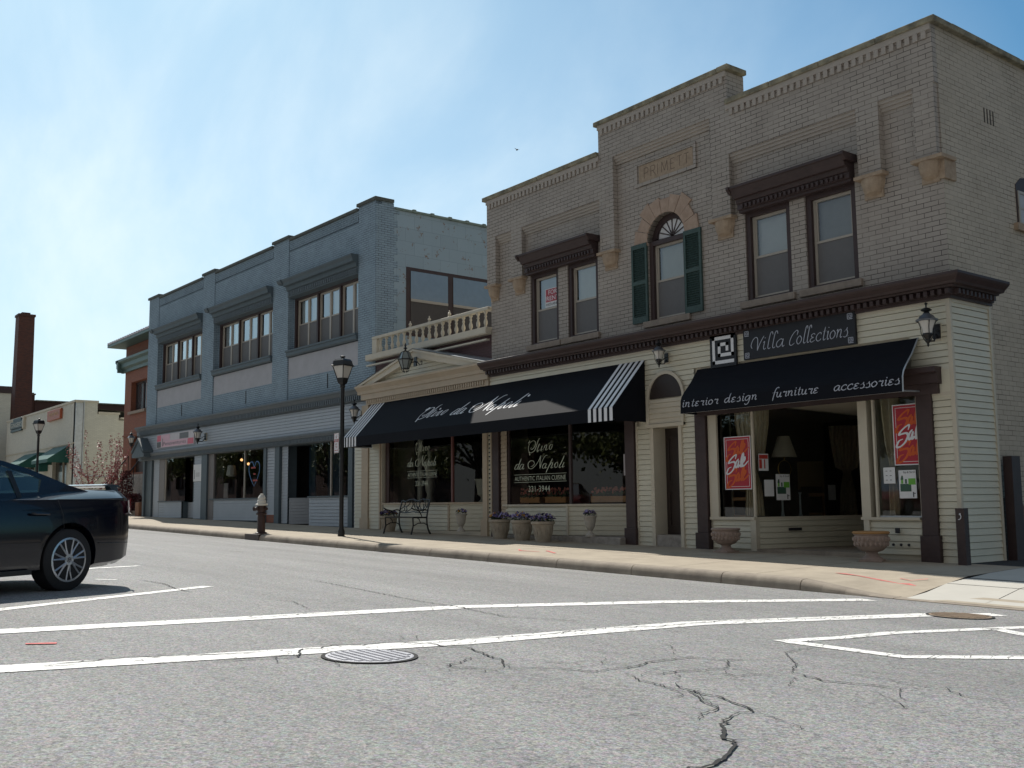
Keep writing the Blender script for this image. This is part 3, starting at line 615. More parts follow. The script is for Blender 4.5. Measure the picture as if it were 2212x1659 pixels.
# lower wall plane with window openings
W1=(-18.19,-17.19);W2=(-16.87,-15.87);WC=(-14.35,-13.33); W3=(mir(W2[1]),mir(W2[0])); W4=(mir(W1[1]),mir(W1[0]))
zb,zt=4.55,6.2
mb=MB(); wallgrid(mb,XL,XR,3.85,8.2,Y0,[(a,b,zb,zt) for a,b in (W1,W2,W3,W4)]+[(WC[0],WC[1],4.53,6.68)],.28)
for sg in (-1,1):
    ccx=(WC[0]+WC[1])/2; mb.py([(ccx+sg*.51,6.16)]+[(ccx+sg*.51*math.cos(math.pi/2*i/8),6.16+.51*math.sin(math.pi/2*i/8)) for i in range(1,9)]+[(ccx,6.69),(ccx+sg*.515,6.69)],Y0-.001,Y0+.28)
# arched head of the centre opening
ra=.51; ca=(WC[0]+WC[1])/2
for i in range(16):
    a0=math.pi*i/16;a1=math.pi*(i+1)/16
    p=(ca+ra*math.cos(a0),6.16+ra*math.sin(a0)); q=(ca+ra*math.cos(a1),6.16+ra*math.sin(a1))
    mb.quad((p[0],Y0-.03,p[1]),(q[0],Y0-.03,q[1]),(q[0],Y0+.28,q[1]),(p[0],Y0+.28,p[1]))
mb.v=[v for v in mb.v]
# proud upper piers and frieze
def pr(a,b,c,d): mb.box(a,b,YP,Y0-.001,c,d)
piers=[(XL,-19.37),(-18.76,-18.35),(-15.65,-15.21)]; piers+= [(mir(b),mir(a)) for a,b in piers]
for a,b in piers: pr(a,b,6.18,7.35 if abs((a+b)/2-XC)>1.8 else 8.18)
pr(XL,-15.65,7.35,8.3); pr(mir(-15.65),XR,7.35,8.3)
pr(-15.65,mir(-15.65),8.18,8.97)
mb.box(-15.65,mir(-15.65),Y0+.0,14.95,8.3,8.968)       # raised parapet has thickness
mb.box(XL+.01,XR-.01,14.58,14.9,8.2,8.297)
# name plate frame
frame(mb,-14.66,-12.98,7.36,7.88,Y0-.03,Y0-.002,.07)
mb.build('wall',M['taupe'],A_)
mb=MB()
for a,b in ((-19.37,-18.76),(-18.35,-15.65)):
    for (p,q) in ((a,b),(mir(b),mir(a))):
        for k in range(3): mb.box(p,q,YP+.03+.03*k,Y0-.001,7.35-.057*(k+1),7.35-.057*k)
for k in range(3): mb.box(-15.21,mir(-15.21),YP+.03+.03*k,Y0-.001,8.18-.057*(k+1),8.18-.057*k)
for z0,u0,u1 in ((8.10,XL+.05,-15.68),(8.10,mir(-15.65)+.03,XR-.05),(8.77,-15.6,mir(-15.6))):
    mb.box(u0-.05,u1+.05,YP-.035,YP-.001,z0+.10,z0+.20)
    n=int((u1-u0)/.135)
    for i in range(n): a=u0+(u1-u0)*(i+.25)/n; mb.box(a,a+.078,YP-.033,YP-.002,z0-.02,z0+.098)
mb.build('moulded_courses',M['taupe_smooth'],A_)
# centre tympanum infill above the springing: brick face with the arch cut by the stones; side wall
mb=MB(); mb.quad((XR,Y0,0),(XR,30,0),(XR,30,8.3),(XR,Y0,8.3));
mb.quad((XL,30,0),(XL,Y0,0),(XL,Y0,8.3),(XL,30,8.3))
mb.build('side_wall',M['tan_side'],A_)
MB().box(XL+.1,XR-.1,14.9,30,7.9,8.0).build('roof',M['coping'],A_)
MB().quad((XL,30,0),(XR,30,0),(XR,30,8.3),(XL,30,8.3)).build('back_wall',M['taupe'],A_)
# coping
mb=MB()
def cop(a,b,z,y1=14.95):
    u=a
    while u<b-.05:
        v=min(b,u+random.uniform(.9,1.5)); dz=random.uniform(-.006,.006); mb.box(u+.004,v-.004,YP-.07,y1,z+dz,z+.10+dz); u=v
cop(XL-.12,-15.66,8.3); cop(mir(-15.64),XR+.1,8.3); cop(-15.74,mir(-15.74),8.97)
u=14.95
while u<29.9:
    v=u+random.uniform(.9,1.4); mb.box(XR-.35,XR+.09,u+.004,v-.004,8.3+random.uniform(-.008,.008),8.40+random.uniform(-.01,.012)); u=v
mb.build('parapet_coping',M['coping'],A_,bevel=.012)
# stepped dark recesses in the side wall: vents and arched window
mb=MB()
for i in range(4): mb.box(XR-.02,XR+.003,15.93+.095*i,15.965+.095*i,7.03,7.28)
mb.build('wall_vent',M['joint'],A_)
# stone corbels
def corbel(c,wd,corner=0):
    mb=MB(); a,b=c-wd/2-.06,c+wd/2+.06
    mb.box(a,b,YP-.06,Y0-.002,6.13,6.185)
    if corner: mb.box(b,b+.05,YP-.06,Y0+.25,6.13,6.185)
    # half bowl narrowing downwards
    n=9; rows=[(0,6.13),(.25,6.04),(.5,5.96),(.75,5.89),(1,5.83)]
    vs=[];
    for t,z in rows:
        k=math.sqrt(max(0,1-t*t))*.92+.08
        for i in range(n):
            an=math.pi*i/(n-1); vs.append((c-math.cos(an)*(wd/2)*(1-.5*t**2),Y0-.002-math.sin(an)**.7*(.17*k if True else 0),z))
    fs=[(j*n+i,j*n+i+1,(j+1)*n+i+1,(j+1)*n+i) for j in range(len(rows)-1) for i in range(n-1)]
    mb.add(vs,fs); mb.box(c-wd*.42,c+wd*.42,Y0-.03,Y0-.003,5.80,6.13)
    if corner: mb.box(XR-.05,XR+.045,Y0-.03,Y0+.30,5.83,6.13)
    mb.build('corbel',M['sandstone'],A_,smooth=False)
for a,b in piers: corbel((a+b)/2,b-a,corner=1 if b>XR-.05 else 0)
# name plate
pl=MB().box(-14.55,-13.07,Y0-.012,Y0-.002,7.42,7.80).build('name_plate',M['sandstone'],A_)
mb=MB(); gl={'P':[[(0,0),(0,1)],[(0,1),(.5,1),(.62,.78),(.5,.52),(0,.5)]],'R':[[(0,0),(0,1)],[(0,1),(.5,1),(.62,.78),(.5,.52),(0,.5)],[(.3,.5),(.68,0)]],'I':[[(0,0),(0,1)]],'M':[[(0,0),(.06,1)],[(.06,1),(.42,.1)],[(.42,.1),(.8,1)],[(.8,1),(.86,0)]],'E':[[(0,0),(0,1)],[(0,1),(.55,1)],[(0,.52),(.45,.52)],[(0,0),(.58,0)]],'T':[[(.3,0),(.3,1)],[(0,1),(.62,1)]]}
x=-14.40
for ch,ad in zip('PRIMETT',(.19,.19,.11,.25,.185,.18,.1)):
    for s_ in gl[ch]:
        for p,q in zip(s_[:-1],s_[1:]):
            P_=(x+p[0]*.19,7.51+p[1]*.21);Q_=(x+q[0]*.19,7.51+q[1]*.21)
            dx,dz=Q_[0]-P_[0],Q_[1]-P_[1]; l=math.hypot(dx,dz); nx,nz=-dz/l*.008,dx/l*.008
            mb.py([(P_[0]+nx,P_[1]+nz),(P_[0]-nx,P_[1]-nz),(Q_[0]-nx,Q_[1]-nz),(Q_[0]+nx,Q_[1]+nz)],Y0-.014,Y0-.0125)
    x+=ad
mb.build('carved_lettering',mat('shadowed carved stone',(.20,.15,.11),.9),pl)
# arch stones
mb=MB(); steps=[.84,.80,.86,.74,.82,.87,.74,.80,.86,.78,.84]
n=9
for i in range(n):
    a0=math.pi*(i+.02)/n;a1=math.pi*(i+.98)/n; ro=[.88,.82,.93,.86,.80,.86,.93,.82,.88][i]
    c0,s0,c1,s1=math.cos(a0),math.sin(a0),math.cos(a1),math.sin(a1)
    po=[(ca+ra*c0,6.16+ra*s0),(ca+ro*c0,6.16+ro*s0*1.0),(ca+ro*c1,6.16+ro*s1*1.0),(ca+ra*c1,6.16+ra*s1)]
    am=(a0+a1)/2; po.insert(4,(ca+ra*math.cos(am),6.16+ra*math.sin(am)))
    mb.py(po,Y0-.035-.004*(i%2),Y0-.002)
for sgn in (-1,1): mb.box(ca+sgn*ra,ca+sgn*.74,Y0-.034,Y0-.002,6.10,6.158)
mb.build('window_arch',M['pinkstone'],A_)
# fanlight behind the arch: dark transom, spoked half moon
mb=MB(); mb.py([(ca+ra*math.cos(math.pi*i/14),6.17+ra*math.sin(math.pi*i/14)) for i in range(15)],Y0+.19,Y0+.2)
# bricks infill between opening rectangle top and arch are hidden by stones
fl=mb.build('fanlight',M['brown'],A_)
mb=MB(); mb.py([(ca+.40*math.cos(math.pi*i/14),6.22+.36*math.sin(math.pi*i/14)) for i in range(15)],Y0+.18,Y0+.185)
mb.build('pane',M['blind'],fl,label='grey half moon pane')
mb=MB()
for i in range(1,8):
    an=math.pi*i/8; c_,s_=math.cos(an),math.sin(an); mb.py([(ca-.01*s_,6.22+.01*c_),(ca+.01*s_,6.22-.01*c_),(ca+.4*c_+.01*s_,6.22+.36*s_-.01*c_),(ca+.4*c_-.01*s_,6.22+.36*s_+.01*c_)],Y0+.165,Y0+.178)
for i in range(14):
    a0=math.pi*i/14;a1=math.pi*(i+1)/14
    mb.py([(ca+.51*math.cos(a0),6.18+.51*math.sin(a0)),(ca+.38*math.cos(a0),6.22+.34*math.sin(a0)),(ca+.38*math.cos(a1),6.22+.34*math.sin(a1)),(ca+.51*math.cos(a1),6.18+.51*math.sin(a1))],Y0+.12,Y0+.178)
mb.build('glazing_bars',M['brown'],fl)
# windows: dark timber surround with sash inside
for k,(a,b) in enumerate((W1,W2,WC,W3,W4)):
    z0,z1=(4.55,6.18) if k!=2 else (4.53,6.16)
    mb=MB(); mb.box(a,a+.10,Y0+.03,Y0+.16,z0,z1).box(b-.10,b,Y0+.03,Y0+.16,z0,z1).box(a+.1,b-.1,Y0+.03,Y0+.16,z1-.09,z1).box(a+.1,b-.1,Y0+.03,Y0+.16,z0,z0+.03)
    mb.build('window_surround',M['brown'],A_)
    sash(A_,F,a+.10,b-.10,z0+.03,z1-.09,Y0+.10,5.335)
# sills
mb=None
for a,b in ((-18.31,-17.10),(-17.07,-15.83),(-14.5,-13.24),(-12.0,-10.80),(-10.70,-9.48)):
    MB().box(a,b,Y0-.06,Y0+.1,4.41,4.535).build('sill',M['sill'],A_,bevel=.01)
# hoods over the paired windows
for c in (-17.02,mir(-17.02)):
    mb=MB(); a,b=c-1.24,c+1.24
    prof=[(Y0,6.62),(14.19,6.62),(14.19,6.575),(14.215,6.56),(14.27,6.47),(14.30,6.41),(14.36,6.40),(14.38,6.33),(14.41,6.325),(14.41,6.22),(14.45,6.215),(14.45,6.17),(Y0,6.17)]
    mb.px(prof,a+.06,b-.06)
    mb.px([(Y0,6.622),(14.17,6.622),(14.17,6.57),(14.25,6.49),(Y0,6.49)],a,a+.06).px([(Y0,6.622),(14.17,6.622),(14.17,6.57),(14.25,6.49),(Y0,6.49)],b-.06,b)
    dentils(mb,a+.14,b-.14,14.375,14.41,6.235,6.305,.095,.5)
    mb.build('window_hood',M['brown'],A_,bevel=.004)
# shutters
for a,b in ((-14.80,-14.36),(-13.35,-12.91)):
    mb=MB(); d=Y0-.05
    mb.box(a,a+.05,d,d+.04,4.53,6.16).box(b-.05,b,d,d+.04,4.53,6.16)
    for z0,z1 in ((4.53,4.66),(5.32,5.40),(6.07,6.16)): mb.box(a+.05,b-.05,d,d+.04,z0,z1)
    z=4.68
    while z<6.06:
        if not 5.28<z<5.42: mb.quad((a+.05,d+.004,z),(b-.05,d+.004,z),(b-.05,d+.034,z+.034),(a+.05,d+.034,z+.034))
        z+=.045
    mb.box(a+.05,b-.05,d+.036,d+.039,4.6,6.1)
    mb.build('shutter',M['green'],A_)
# string of dark cornice over the shopfronts, returning round the corner
mb=MB()
pf=[(-.2,4.30),(.34,4.245),(.35,4.24),(.35,4.205),(.33,4.175),(.27,4.12),(.25,4.085),(.18,4.08),(.17,4.055),(.09,4.05),(.09,3.955),(.06,3.95),(.06,3.91),(-.2,3.91)]
vs=[]
for o,z in pf: vs+=[(XL+.2,YS-o,z),(-7.9+o,YS-o,z),(-7.9+o,15.50,z)]
n=len(pf); fs=[]
for i in range(n):
    j=(i+1)%n
    for k in (0,1): fs.append((i*3+k,i*3+k+1,j*3+k+1,j*3+k))
fs+=[tuple(i*3 for i in range(n)),tuple(i*3+2 for i in range(n-1,-1,-1))]
mb.add(vs,fs)
dentils(mb,XL+.25,-7.78,14.165,14.24,3.965,4.04,.115,.5)
n=10
for i in range(n): y=14.32+i*.115; mb.box(-7.81,-7.735,y,y+.058,3.965,4.04)
mb.build('cornice',M['brown'],A_)
# ---- shopfront siding (cream) ----
mb=MB()
def sd(a,b,z0,z1,d=YS): mb.siding((a,d),(b,d),z0,z1)
sd(XL+.25,-7.94,3.42,3.91)          # long fascia under the cornice
sd(-14.45,-13.0,2.42,3.42); sd(-8.57,-7.94,2.55,3.42)
sd(-14.55,-14.17,.06,2.42); sd(-13.34,-12.99,.03,2.42)
sd(-8.26,-7.94,.0,2.52)
mb.siding((-7.9,YS+.04),(-7.9,15.48),.0,3.91)
mb.siding((-18.98,YS+.02),(-16.74,YS+.02),.24,.86); mb.siding((-16.70,YS+.02),(-14.88,YS+.62),.25,.86)
mb.siding((-12.66,YS+.02),(-11.78,YS+.02),.10,.60); mb.siding((-11.68,YS+.06),(-11.2,16.95),.08,.60)
mb.siding((-9.42,YS+.02),(-8.55,YS+.02),.1,.62)
mb.box(-8.26,-7.92,YS-.016,YS-.004,2.44,2.86) # plain patch beside the capital
mb.build('siding',M['cream'],A_)
mb=MB() # solid backing behind the siding
mb.box(XL+.2,-7.94,YS+.033,YS+.2,2.62,3.92)
mb.box(-14.6,-14.16,YS+.032,YS+.4,0,2.6).box(-13.36,-12.5,YS+.034,YS+.4,0,2.6).box(-8.56,-7.94,YS+.034,15.44,0,2.99).box(-7.99,-7.935,YS+.05,15.44,0,3.92)
mb.box(XL+.2,-7.93,YS+.2,15.4,2.95,3.9)
mb.box(-18.98,-16.72,YS+.055,YS+.15,0,.86).box(-12.66,-11.74,YS+.055,YS+.2,0,.6).box(-9.42,-8.55,YS+.055,YS+.2,0,.62)
mb.add([(-16.7,YS+.03,0),(-14.88,YS+.63,0),(-14.88,YS+.7,0),(-16.7,YS+.2,0),(-16.7,YS+.03,.86),(-14.88,YS+.63,.86),(-14.88,YS+.7,.86),(-16.7,YS+.2,.86)],[(0,1,5,4),(4,5,6,7)])
mb.build('backing_wall',M['creamtrim'],A_)
# trims
mb=MB()
mb.box(-7.95,-7.885,YS-.022,YS+.04,-.02,3.92)
mb.box(-7.93,-7.875,15.44,15.5,-.02,3.92).box(-7.93,-7.88,YS+.04,15.44,3.86,3.92)
mb.box(XL+.25,-7.95,YS-.02,YS,3.87,3.915)
mb.box(-8.29,-8.25,YS-.02,YS+.02,0,2.52).box(-8.25,-7.95,YS-.02,YS,2.47,2.52)
mb.box(-14.58,-14.54,YS-.02,YS+.02,0,2.5); mb.box(-13.37,-13.33,YS-.02,YS+.02,0,2.5)
mb.box(-19.0,-16.70,YS-.03,YS+.1,.86,.90).box(-16.75,-16.69,YS-.02,YS+.04,.2,.86).box(-12.70,-11.68,YS-.03,YS+.1,.60,.65).box(-11.78,-11.66,YS-.02,YS+.08,.06,.60).box(-9.56,-8.55,YS-.03,YS+.1,.62,.66).box(-9.52,-9.42,YS-.02,YS+.06,.1,.62)
mb.add([(-16.7,YS-.02,.86),(-14.88,YS+.58,.86),(-14.88,YS+.7,.86),(-16.7,YS+.1,.86),(-16.7,YS-.02,.9),(-14.88,YS+.58,.9),(-14.88,YS+.7,.9),(-16.7,YS+.1,.9)],[(0,1,5,4),(4,5,6,7),(0,3,2,1)])
mb.add([(-11.70,YS+.0,.6),(-11.18,16.95,.6),(-11.3,16.98,.6),(-11.82,YS+.1,.6),(-11.70,YS+.0,.65),(-11.18,16.95,.65),(-11.3,16.98,.65),(-11.82,YS+.1,.65)],[(0,1,5,4),(4,5,6,7),(0,3,2,1)])
mb.tube([(-11.7,YS+.03,.62),(-11.7,YS+.03,2.95)],.028,8)   # slender corner post of the glazing
mb.box(-9.56,-9.40,YS+.01,YS+.5,.62,2.7).box(-9.30,-9.265,YS,YS+.05,.66,2.5)
mb.box(-12.70,-12.50,YS-.012,YS+.35,.6,2.5)
mb.build('trim',M['creamtrim'],A_)
# stone foundation steps
mb=MB(); mb.box(-16.74,-14.86,YS-.24,YS+.9,0,.235)
mb.box(-18.98,-16.76,YS+.01,YS+.1,0,.22)
mb.build('foundation',M['stonebase'],A_,bevel=.02)
MB().box(-11.66,-9.5,YS-.02,17.2,-.1,.10).build('vestibule_floor',M['kerb'],A_)
MB().box(-14.06,-13.42,YS-.02,YS+.5,0,.30).build('doorstep',M['stonebase'],A_)
# dark brown engaged columns and lintel under the awning
def bcol(a,b,zt_,base=.38,name='column'):
    mb=MB(); mb.box(a,b,YS-.06,YS+.06,base,zt_).box(a-.03,b+.03,YS-.09,YS+.08,-.02,base); mb.build(name,M['brown'],A_,bevel=.005)
bcol(-19.33,-19.09,2.7,.62); bcol(-14.86,-14.60,2.6,.42); bcol(-12.98,-12.72,2.6,.36); bcol(-8.50,-8.25,2.6,.39)
mb=MB(); mb.px([(YS,2.88),(YS-.18,2.88),(YS-.18,2.82),(YS-.13,2.80),(YS-.13,2.68),(YS-.08,2.66),(YS-.08,2.5),(YS,2.5)],-12.95,-8.12)
mb.px([(YS,2.9),(YS-.2,2.9),(YS-.2,2.82),(YS-.14,2.8),(YS-.14,2.66),(YS,2.64)],-8.72,-8.08)
mb.build('lintel',M['brown'],A_)
# arched panel above the stair door
cx_=-13.72
mb=MB(); mb.siding((-14.2,YS-.018),(-13.3,YS-.018),2.44,2.92); 
mb.box(-14.24,-14.17,YS-.05,YS,2.38,2.92).box(-13.33,-13.26,YS-.05,YS,2.38,2.92).box(-14.24,-13.26,YS-.06,YS,2.36,2.43)
for i in range(16):
    a0=math.pi*i/16;a1=math.pi*(i+1)/16
    P_=[(cx_+r*math.cos(a),2.92+r*1.06*math.sin(a)) for r,a in ((.44,a0),(.50,a0),(.50,a1),(.44,a1))]; mb.py(P_,YS-.06,YS)
mb.box(-14.24,-14.17,YS-.06,YS,.02,.03)
# door casing
mb.box(-14.17,-14.08,YS-.035,YS+.34,.02,2.36).box(-13.42,-13.34,YS-.035,YS+.34,.02,2.36).box(-14.17,-13.34,YS-.035,YS+.3,2.36,2.40)
mb.build('door_casing',M['creamtrim'],A_)
mb=MB(); mb.py([(cx_+.44*math.cos(math.pi*i/16),2.925+.465*math.sin(math.pi*i/16)) for i in range(17)],YS-.03,YS-.018); mb.build('arch_panel',M['doordark'],A_)
dr=MB().box(-14.08,-13.42,YS+.30,YS+.35,.29,2.36).build('door',M['doordark'],A_)
mb=MB(); frame(mb,-14.0,-13.5,.45,1.15,YS+.285,YS+.3,.03); frame(mb,-14.0,-13.5,1.3,2.2,YS+.285,YS+.3,.03); mb.build('door_moulding',M['doordark'],dr)
MB().sphere((-13.5,YS+.26,1.25),.03).build('handle',M['brass'],dr)
# ---- display glass ----
def glz(name,quads,m='glass',parent=A_,frames=None):
    mb=MB()
    for a,b,z0,z1 in quads: mb.quad((a[0],a[1],z0),(b[0],b[1],z0),(b[0],b[1],z1),(a[0],a[1],z1))
    return mb.build(name,M[m],parent)
def bars(lst,m='creamtrim',parent=A_,name='window_bars',w_=.05,z0=.9,z1=2.62):
    mb=MB()
    for (x_,y_) in lst: mb.box(x_-w_/2,x_+w_/2,y_-.03,y_+.03,z0,z1)
    return mb.build(name,M[m],parent)
g1=glz('shop_window',[((-18.84,YS+.07),(-16.66,YS+.07),.90,2.6),((-16.66,YS+.07),(-14.88,YS+.66),.90,2.6)])
bars([(-18.84,YS+.07),(-16.66,YS+.07)],'brown',g1,'mullion',.07)
MB().siding((-19.06,YS+.0),(-18.86,YS+.02),.2,2.6).build('panelling',M['tantrim'],A_)
# written on the glass
mb=MB()
def glasswords(mb,x0,x1,d,zb,ht):
    k=(x1-x0)/1200; kz=ht/1100
    f=lambda X,Y,l:(x0+X,d-l,zb+Y)
    st=[[(a*k,b*kz) for a,b in s] for s in NAPOLI]; strokes(mb,st,lambda X,Y,l:f(X,Y+.30,l),.010,.028)
    st=[[(a*k+.285*(x1-x0),b*kz) for a,b in s] for s in STINO]; strokes(mb,st,lambda X,Y,l:f(X,Y+.67,l),.010,.028)
    strokes(mb,[[(a*k+.285*(x1-x0),b*kz) for a,b in s] for s in STINOD],lambda X,Y,l:f(X,Y+.67,l),.02,.03)
    dot(mb,(x0+.53*(x1-x0),zb+.87),.011,f); dot(mb,(x0+.995*(x1-x0),zb+.52),.013,f)
    P_=lambda x,z,l:(x,d-l,z)
    text(mb,'AUTHENTIC ITALIAN CUISINE',P_,x0,x1,zb+.03,zb+.13,1.05); mb.box(x0-.02,x1+.03,d-.001,d,zb+.165,zb+.173); mb.box(x0-.02,x1+.03,d-.001,d,zb-.008,zb)
    text(mb,'331-3944',P_,x0+.28*(x1-x0),x0+.70*(x1-x0),zb-.22,zb-.09,1.1)
glasswords(mb,-18.62,-16.82,YS+.055,1.40,1.02)
glm=mat('etched pale green lettering',(.50,.54,.42),.5,var=.05)
mb.build('window_lettering',glm,g1)
# villa windows
g2=glz('shop_window',[((-12.52,YS+.07),(-11.7,YS+.05),.65,2.62),((-11.69,YS+.06),(-11.24,16.9),.65,2.62),((-9.28,YS+.06),(-8.55,YS+.06),.66,2.62)])
MB().box(-9.30,-8.55,YS+.03,YS+.09,.655,.685).build('window_sill_bar',M['greyroof'],g2)
# vestibule ceiling, interior shell
MB().quad((-11.8,YS+.02,2.64),(-8.5,YS+.02,2.64),(-8.5,17.4,2.5),(-11.3,17.4,2.5)).build('vestibule_ceiling',M['creamtrim'],A_)
MB().box(-9.5,-9.4,YS+.5,17.4,.1,2.6).build('vestibule_wall',M['creamtrim'],A_)
MB().box(-11.2,-9.5,17.3,17.35,.1,2.5).build('shop_door',M['doordark'],A_)
mb=MB()
mb.quad((-19.5,21,0),(-8.1,21,0),(-8.1,21,2.95),(-19.5,21,2.95)); mb.quad((-19.5,YS+.1,0),(-19.5,21,0),(-19.5,21,2.95),(-19.5,YS+.1,2.95)); mb.quad((-8.12,YS+.3,0),(-8.12,21,0),(-8.12,21,2.95),(-8.12,YS+.3,2.95))
mb.quad((-19.5,YS+.05,2.94),(-8.1,YS+.05,2.94),(-8.1,21,2.94),(-19.5,21,2.94)); mb.quad((-19.5,YS+.05,.02),(-8.1,YS+.05,.02),(-8.1,21,.02),(-19.5,21,.02))
mb.quad((-14.3,YS+.4,0),(-14.3,21,0),(-14.3,21,2.95),(-14.3,YS+.4,2.95)); mb.quad((-13.1,YS+.4,0),(-13.1,21,0),(-13.1,21,2.95),(-13.1,YS+.4,2.95))
mb.build('interior',M['dark'],A_)
mb=MB(); mb.box(-18.9,-16.7,YS+.16,15.6,.2,.84); mb.box(-13.05,-11.85,YS+.25,17,.1,.60).box(-9.35,-8.6,YS+.25,16.4,.1,.62); mb.build('display_platform',M['dark'],A_)
# small fittings on the bulkhead
mb=MB(); mb.box(-8.97,-8.90,YS-.035,YS-.015,.42,.50); 
for i in range(3): mb.sphere((-9.02+.13*i,YS-.02,.245),.022)
mb.build('outlet',M['ink'],A_)
mb=MB(); mb.add([(-11.52,YS+.7,.40),(-11.46,YS+1.0,.40),(-11.46,YS+1.0,.45),(-11.52,YS+.7,.45)],[(0,1,2,3)]); mb.build('mail_slot',M['ink'],A_)
# side arched window near the frame edge
FS=Fr((XR,0),math.pi/2)   # u=y, d=-(x-XR)
mb=MB(FS); mb.box(16.82,17.75,-.012,-.002,5.47,6.15); mb.py([(16.82,6.15),(17.75,6.15),(17.55,6.29),(17.28,6.33),(17.0,6.29)],-.012,-.002); sw=mb.build('side_window',M['brown'],A_)
mb=MB(FS); frame(mb,16.86,17.71,5.47,6.05,-.03,-.013,.045); mb.box(16.86,17.71,-.028,-.014,5.74,5.77); mb.build('window_frame',M['winframe'],sw)
MB(FS).quad((16.9,-.02,5.5),(17.67,-.02,5.5),(17.67,-.02,6.0),(16.9,-.02,6.0)).build('pane',M['blindc'],sw)
MB(FS).box(16.70,17.85,-.07,0,5.35,5.47).build('sill',M['sandstone'],A_)
# patch of bare brick at the foot of the side wall
mb=MB(); mb.prism([(15.55,.0),(16.6,.0),(16.7,.5),(16.3,.9),(16.0,.85),(15.8,.95),(15.55,.9)],lambda p,q,t:(t,p,q),XR-.001,XR+.006); mb.build('bare_brick',brick('worn bare brick',(.17,.10,.07),(.20,.17,.14),patch=.6,dirt_amt=.8,dirt=(.5,.4,.35)),A_)
# ================= LOW RESTAURANT =================
RB=thing('restaurant_building','low restaurant with cream pediment and white balustrade between the two taller buildings','building',(-22.6,YS,.2))
mb=MB(); wallgrid(mb,-25.55,-19.75,3.9,5.04,14.62,[]); mb.build('parapet_wall',M['maroon'],RB)
MB().quad((-25.55,14.7,4.5),(-19.75,14.7,4.5),(-19.75,30,4.5),(-25.55,30,4.5)).build('roof',M['coping'],RB)
mb=MB(); mb.box(-25.62,-19.74,14.40,14.72,5.04,5.19).box(-25.6,-19.74,14.42,14.52,4.86,4.9)
mb.box(-25.62,-19.74,14.42,14.70,5.02,5.04); mb.build('parapet_band',M['creamtrim'],RB)
bl=MB().box(-25.38,-19.74,14.47,14.61,5.615,5.70).box(-25.38,-25.12,14.48,14.60,5.19,5.615).build('balustrade_rail',M['creamtrim'],RB,bevel=.015)
prof=[(.045,5.19),(.05,5.215),(.03,5.23),(.028,5.25),(.052,5.31),(.05,5.36),(.028,5.42),(.026,5.46),(.04,5.485),(.026,5.50),(.03,5.55),(.05,5.565),(.05,5.615)]
x0b,x1b=-24.98,-19.92; b0=None
for i in range(17):
    x_=x0b+(x1b-x0b)*i/16
    if b0 is None:
        b0=MB().lathe([(r,z) for r,z in prof],c=(0,0,0),n=10).build('baluster',M['creamtrim'],None,smooth=True); b0.parent=RB; b=b0
    else: b=b0.copy(); col.objects.link(b); b.parent=RB
    b.location=(x_-(-22.6),14.54-YS,-.2)
for i,x_ in enumerate((-23.4,-22.45,-21.5)):
    MB().lathe([(.045,5.70),(.05,5.72),(.02,5.74),(.045,5.77),(.045,5.80),(.015,5.83),(.02,5.86),(.002,5.88)],c=(x_,14.54,0),n=10).build('finial',M['creamtrim'],RB,smooth=True)
# entablature and pediment
EX0,EX1=-25.70,-19.42; YE=14.2
mb=MB()
mb.px([(YS+.3,4.27),(YE-.10,4.27),(YE-.10,4.22),(YE-.07,4.19),(YE-.01,4.12),(YE,4.06),(YE+.0,4.03),(YS+.3,4.03)],EX0,EX1)
mb.px([(YS+.3,4.03),(YE+.03,4.03),(YE+.03,3.87),(YS+.3,3.87)],EX0+.15,EX1-.02)
mb.px([(YS+.3,3.87),(YE+.08,3.87),(YE+.08,3.72),(YS+.3,3.72)],EX0+.35,EX1-.06)
dentils(mb,EX0+.42,EX1-.2,YE+.045,YE+.08,3.76,3.86,.10,.5)
mb.build('entablature',M['tantrim'],RB,bevel=.003)
ax,az=-22.62,4.98
mb=MB()
def rake(xa,za,xb,zb,t):
    # sloping moulding, top edge from (xa,za) to (xb,zb), thickness t downwards
    mb.prism([(xa,za),(xb,zb),(xb,zb-t),(xa,za-t)] if True else 0,lambda p,q,t_:(p,t_,q),YE-.08,YS+.4)
rake(EX0+.05,4.27,ax,az+.0,.06); rake(ax,az,EX1-.0,4.27,.06)
mb.prism([(EX0+.35,4.29),(ax,az-.06),(ax,az-.23),(EX0+.9,4.271)],lambda p,q,t_:(p,t_,q),YE-.04,YS+.3)
mb.prism([(EX1-.35,4.29),(ax,az-.06),(ax,az-.23),(EX1-.9,4.271)],lambda p,q,t_:(p,t_,q),YE-.04,YS+.3)
mb.build('raking_cornice',M['creamtrim'],RB)
mb=MB(); mb.add([(EX1-.02,YE-.09,4.285),(EX1-.02,14.6,4.36),(ax,14.6,5.03),(ax,YE-.09,4.995)],[(0,1,2,3)]); mb.add([(EX0+.02,YE-.09,4.285),(EX0+.02,14.6,4.36),(ax,14.6,5.03),(ax,YE-.09,4.995)],[(0,1,2,3)]); mb.build('roof_flashing',M['greyroof'],RB)
mb=MB()
z=4.27
while z<4.72:
    t=min(z+.1,4.93); k=(az-.2-z)/(az-.2-4.27); k=max(k,0)
    xa=ax-(ax-(EX0+.6))*k; xb=ax+((EX1-.6)-ax)*k
    mb.siding((xa,YS-.02),(xb,YS-.02),z,t); z+=.1
mb.build('tympanum_siding',M['bluesiding'] if False else M['cream'],RB)
mb=MB(); mb.add([(EX0+.5,YS+.0,4.27),(EX1-.5,YS+.0,4.27),(ax,YS,4.93)],[(0,1,2)]); mb.build('tympanum_backing',M['creamtrim'],RB)
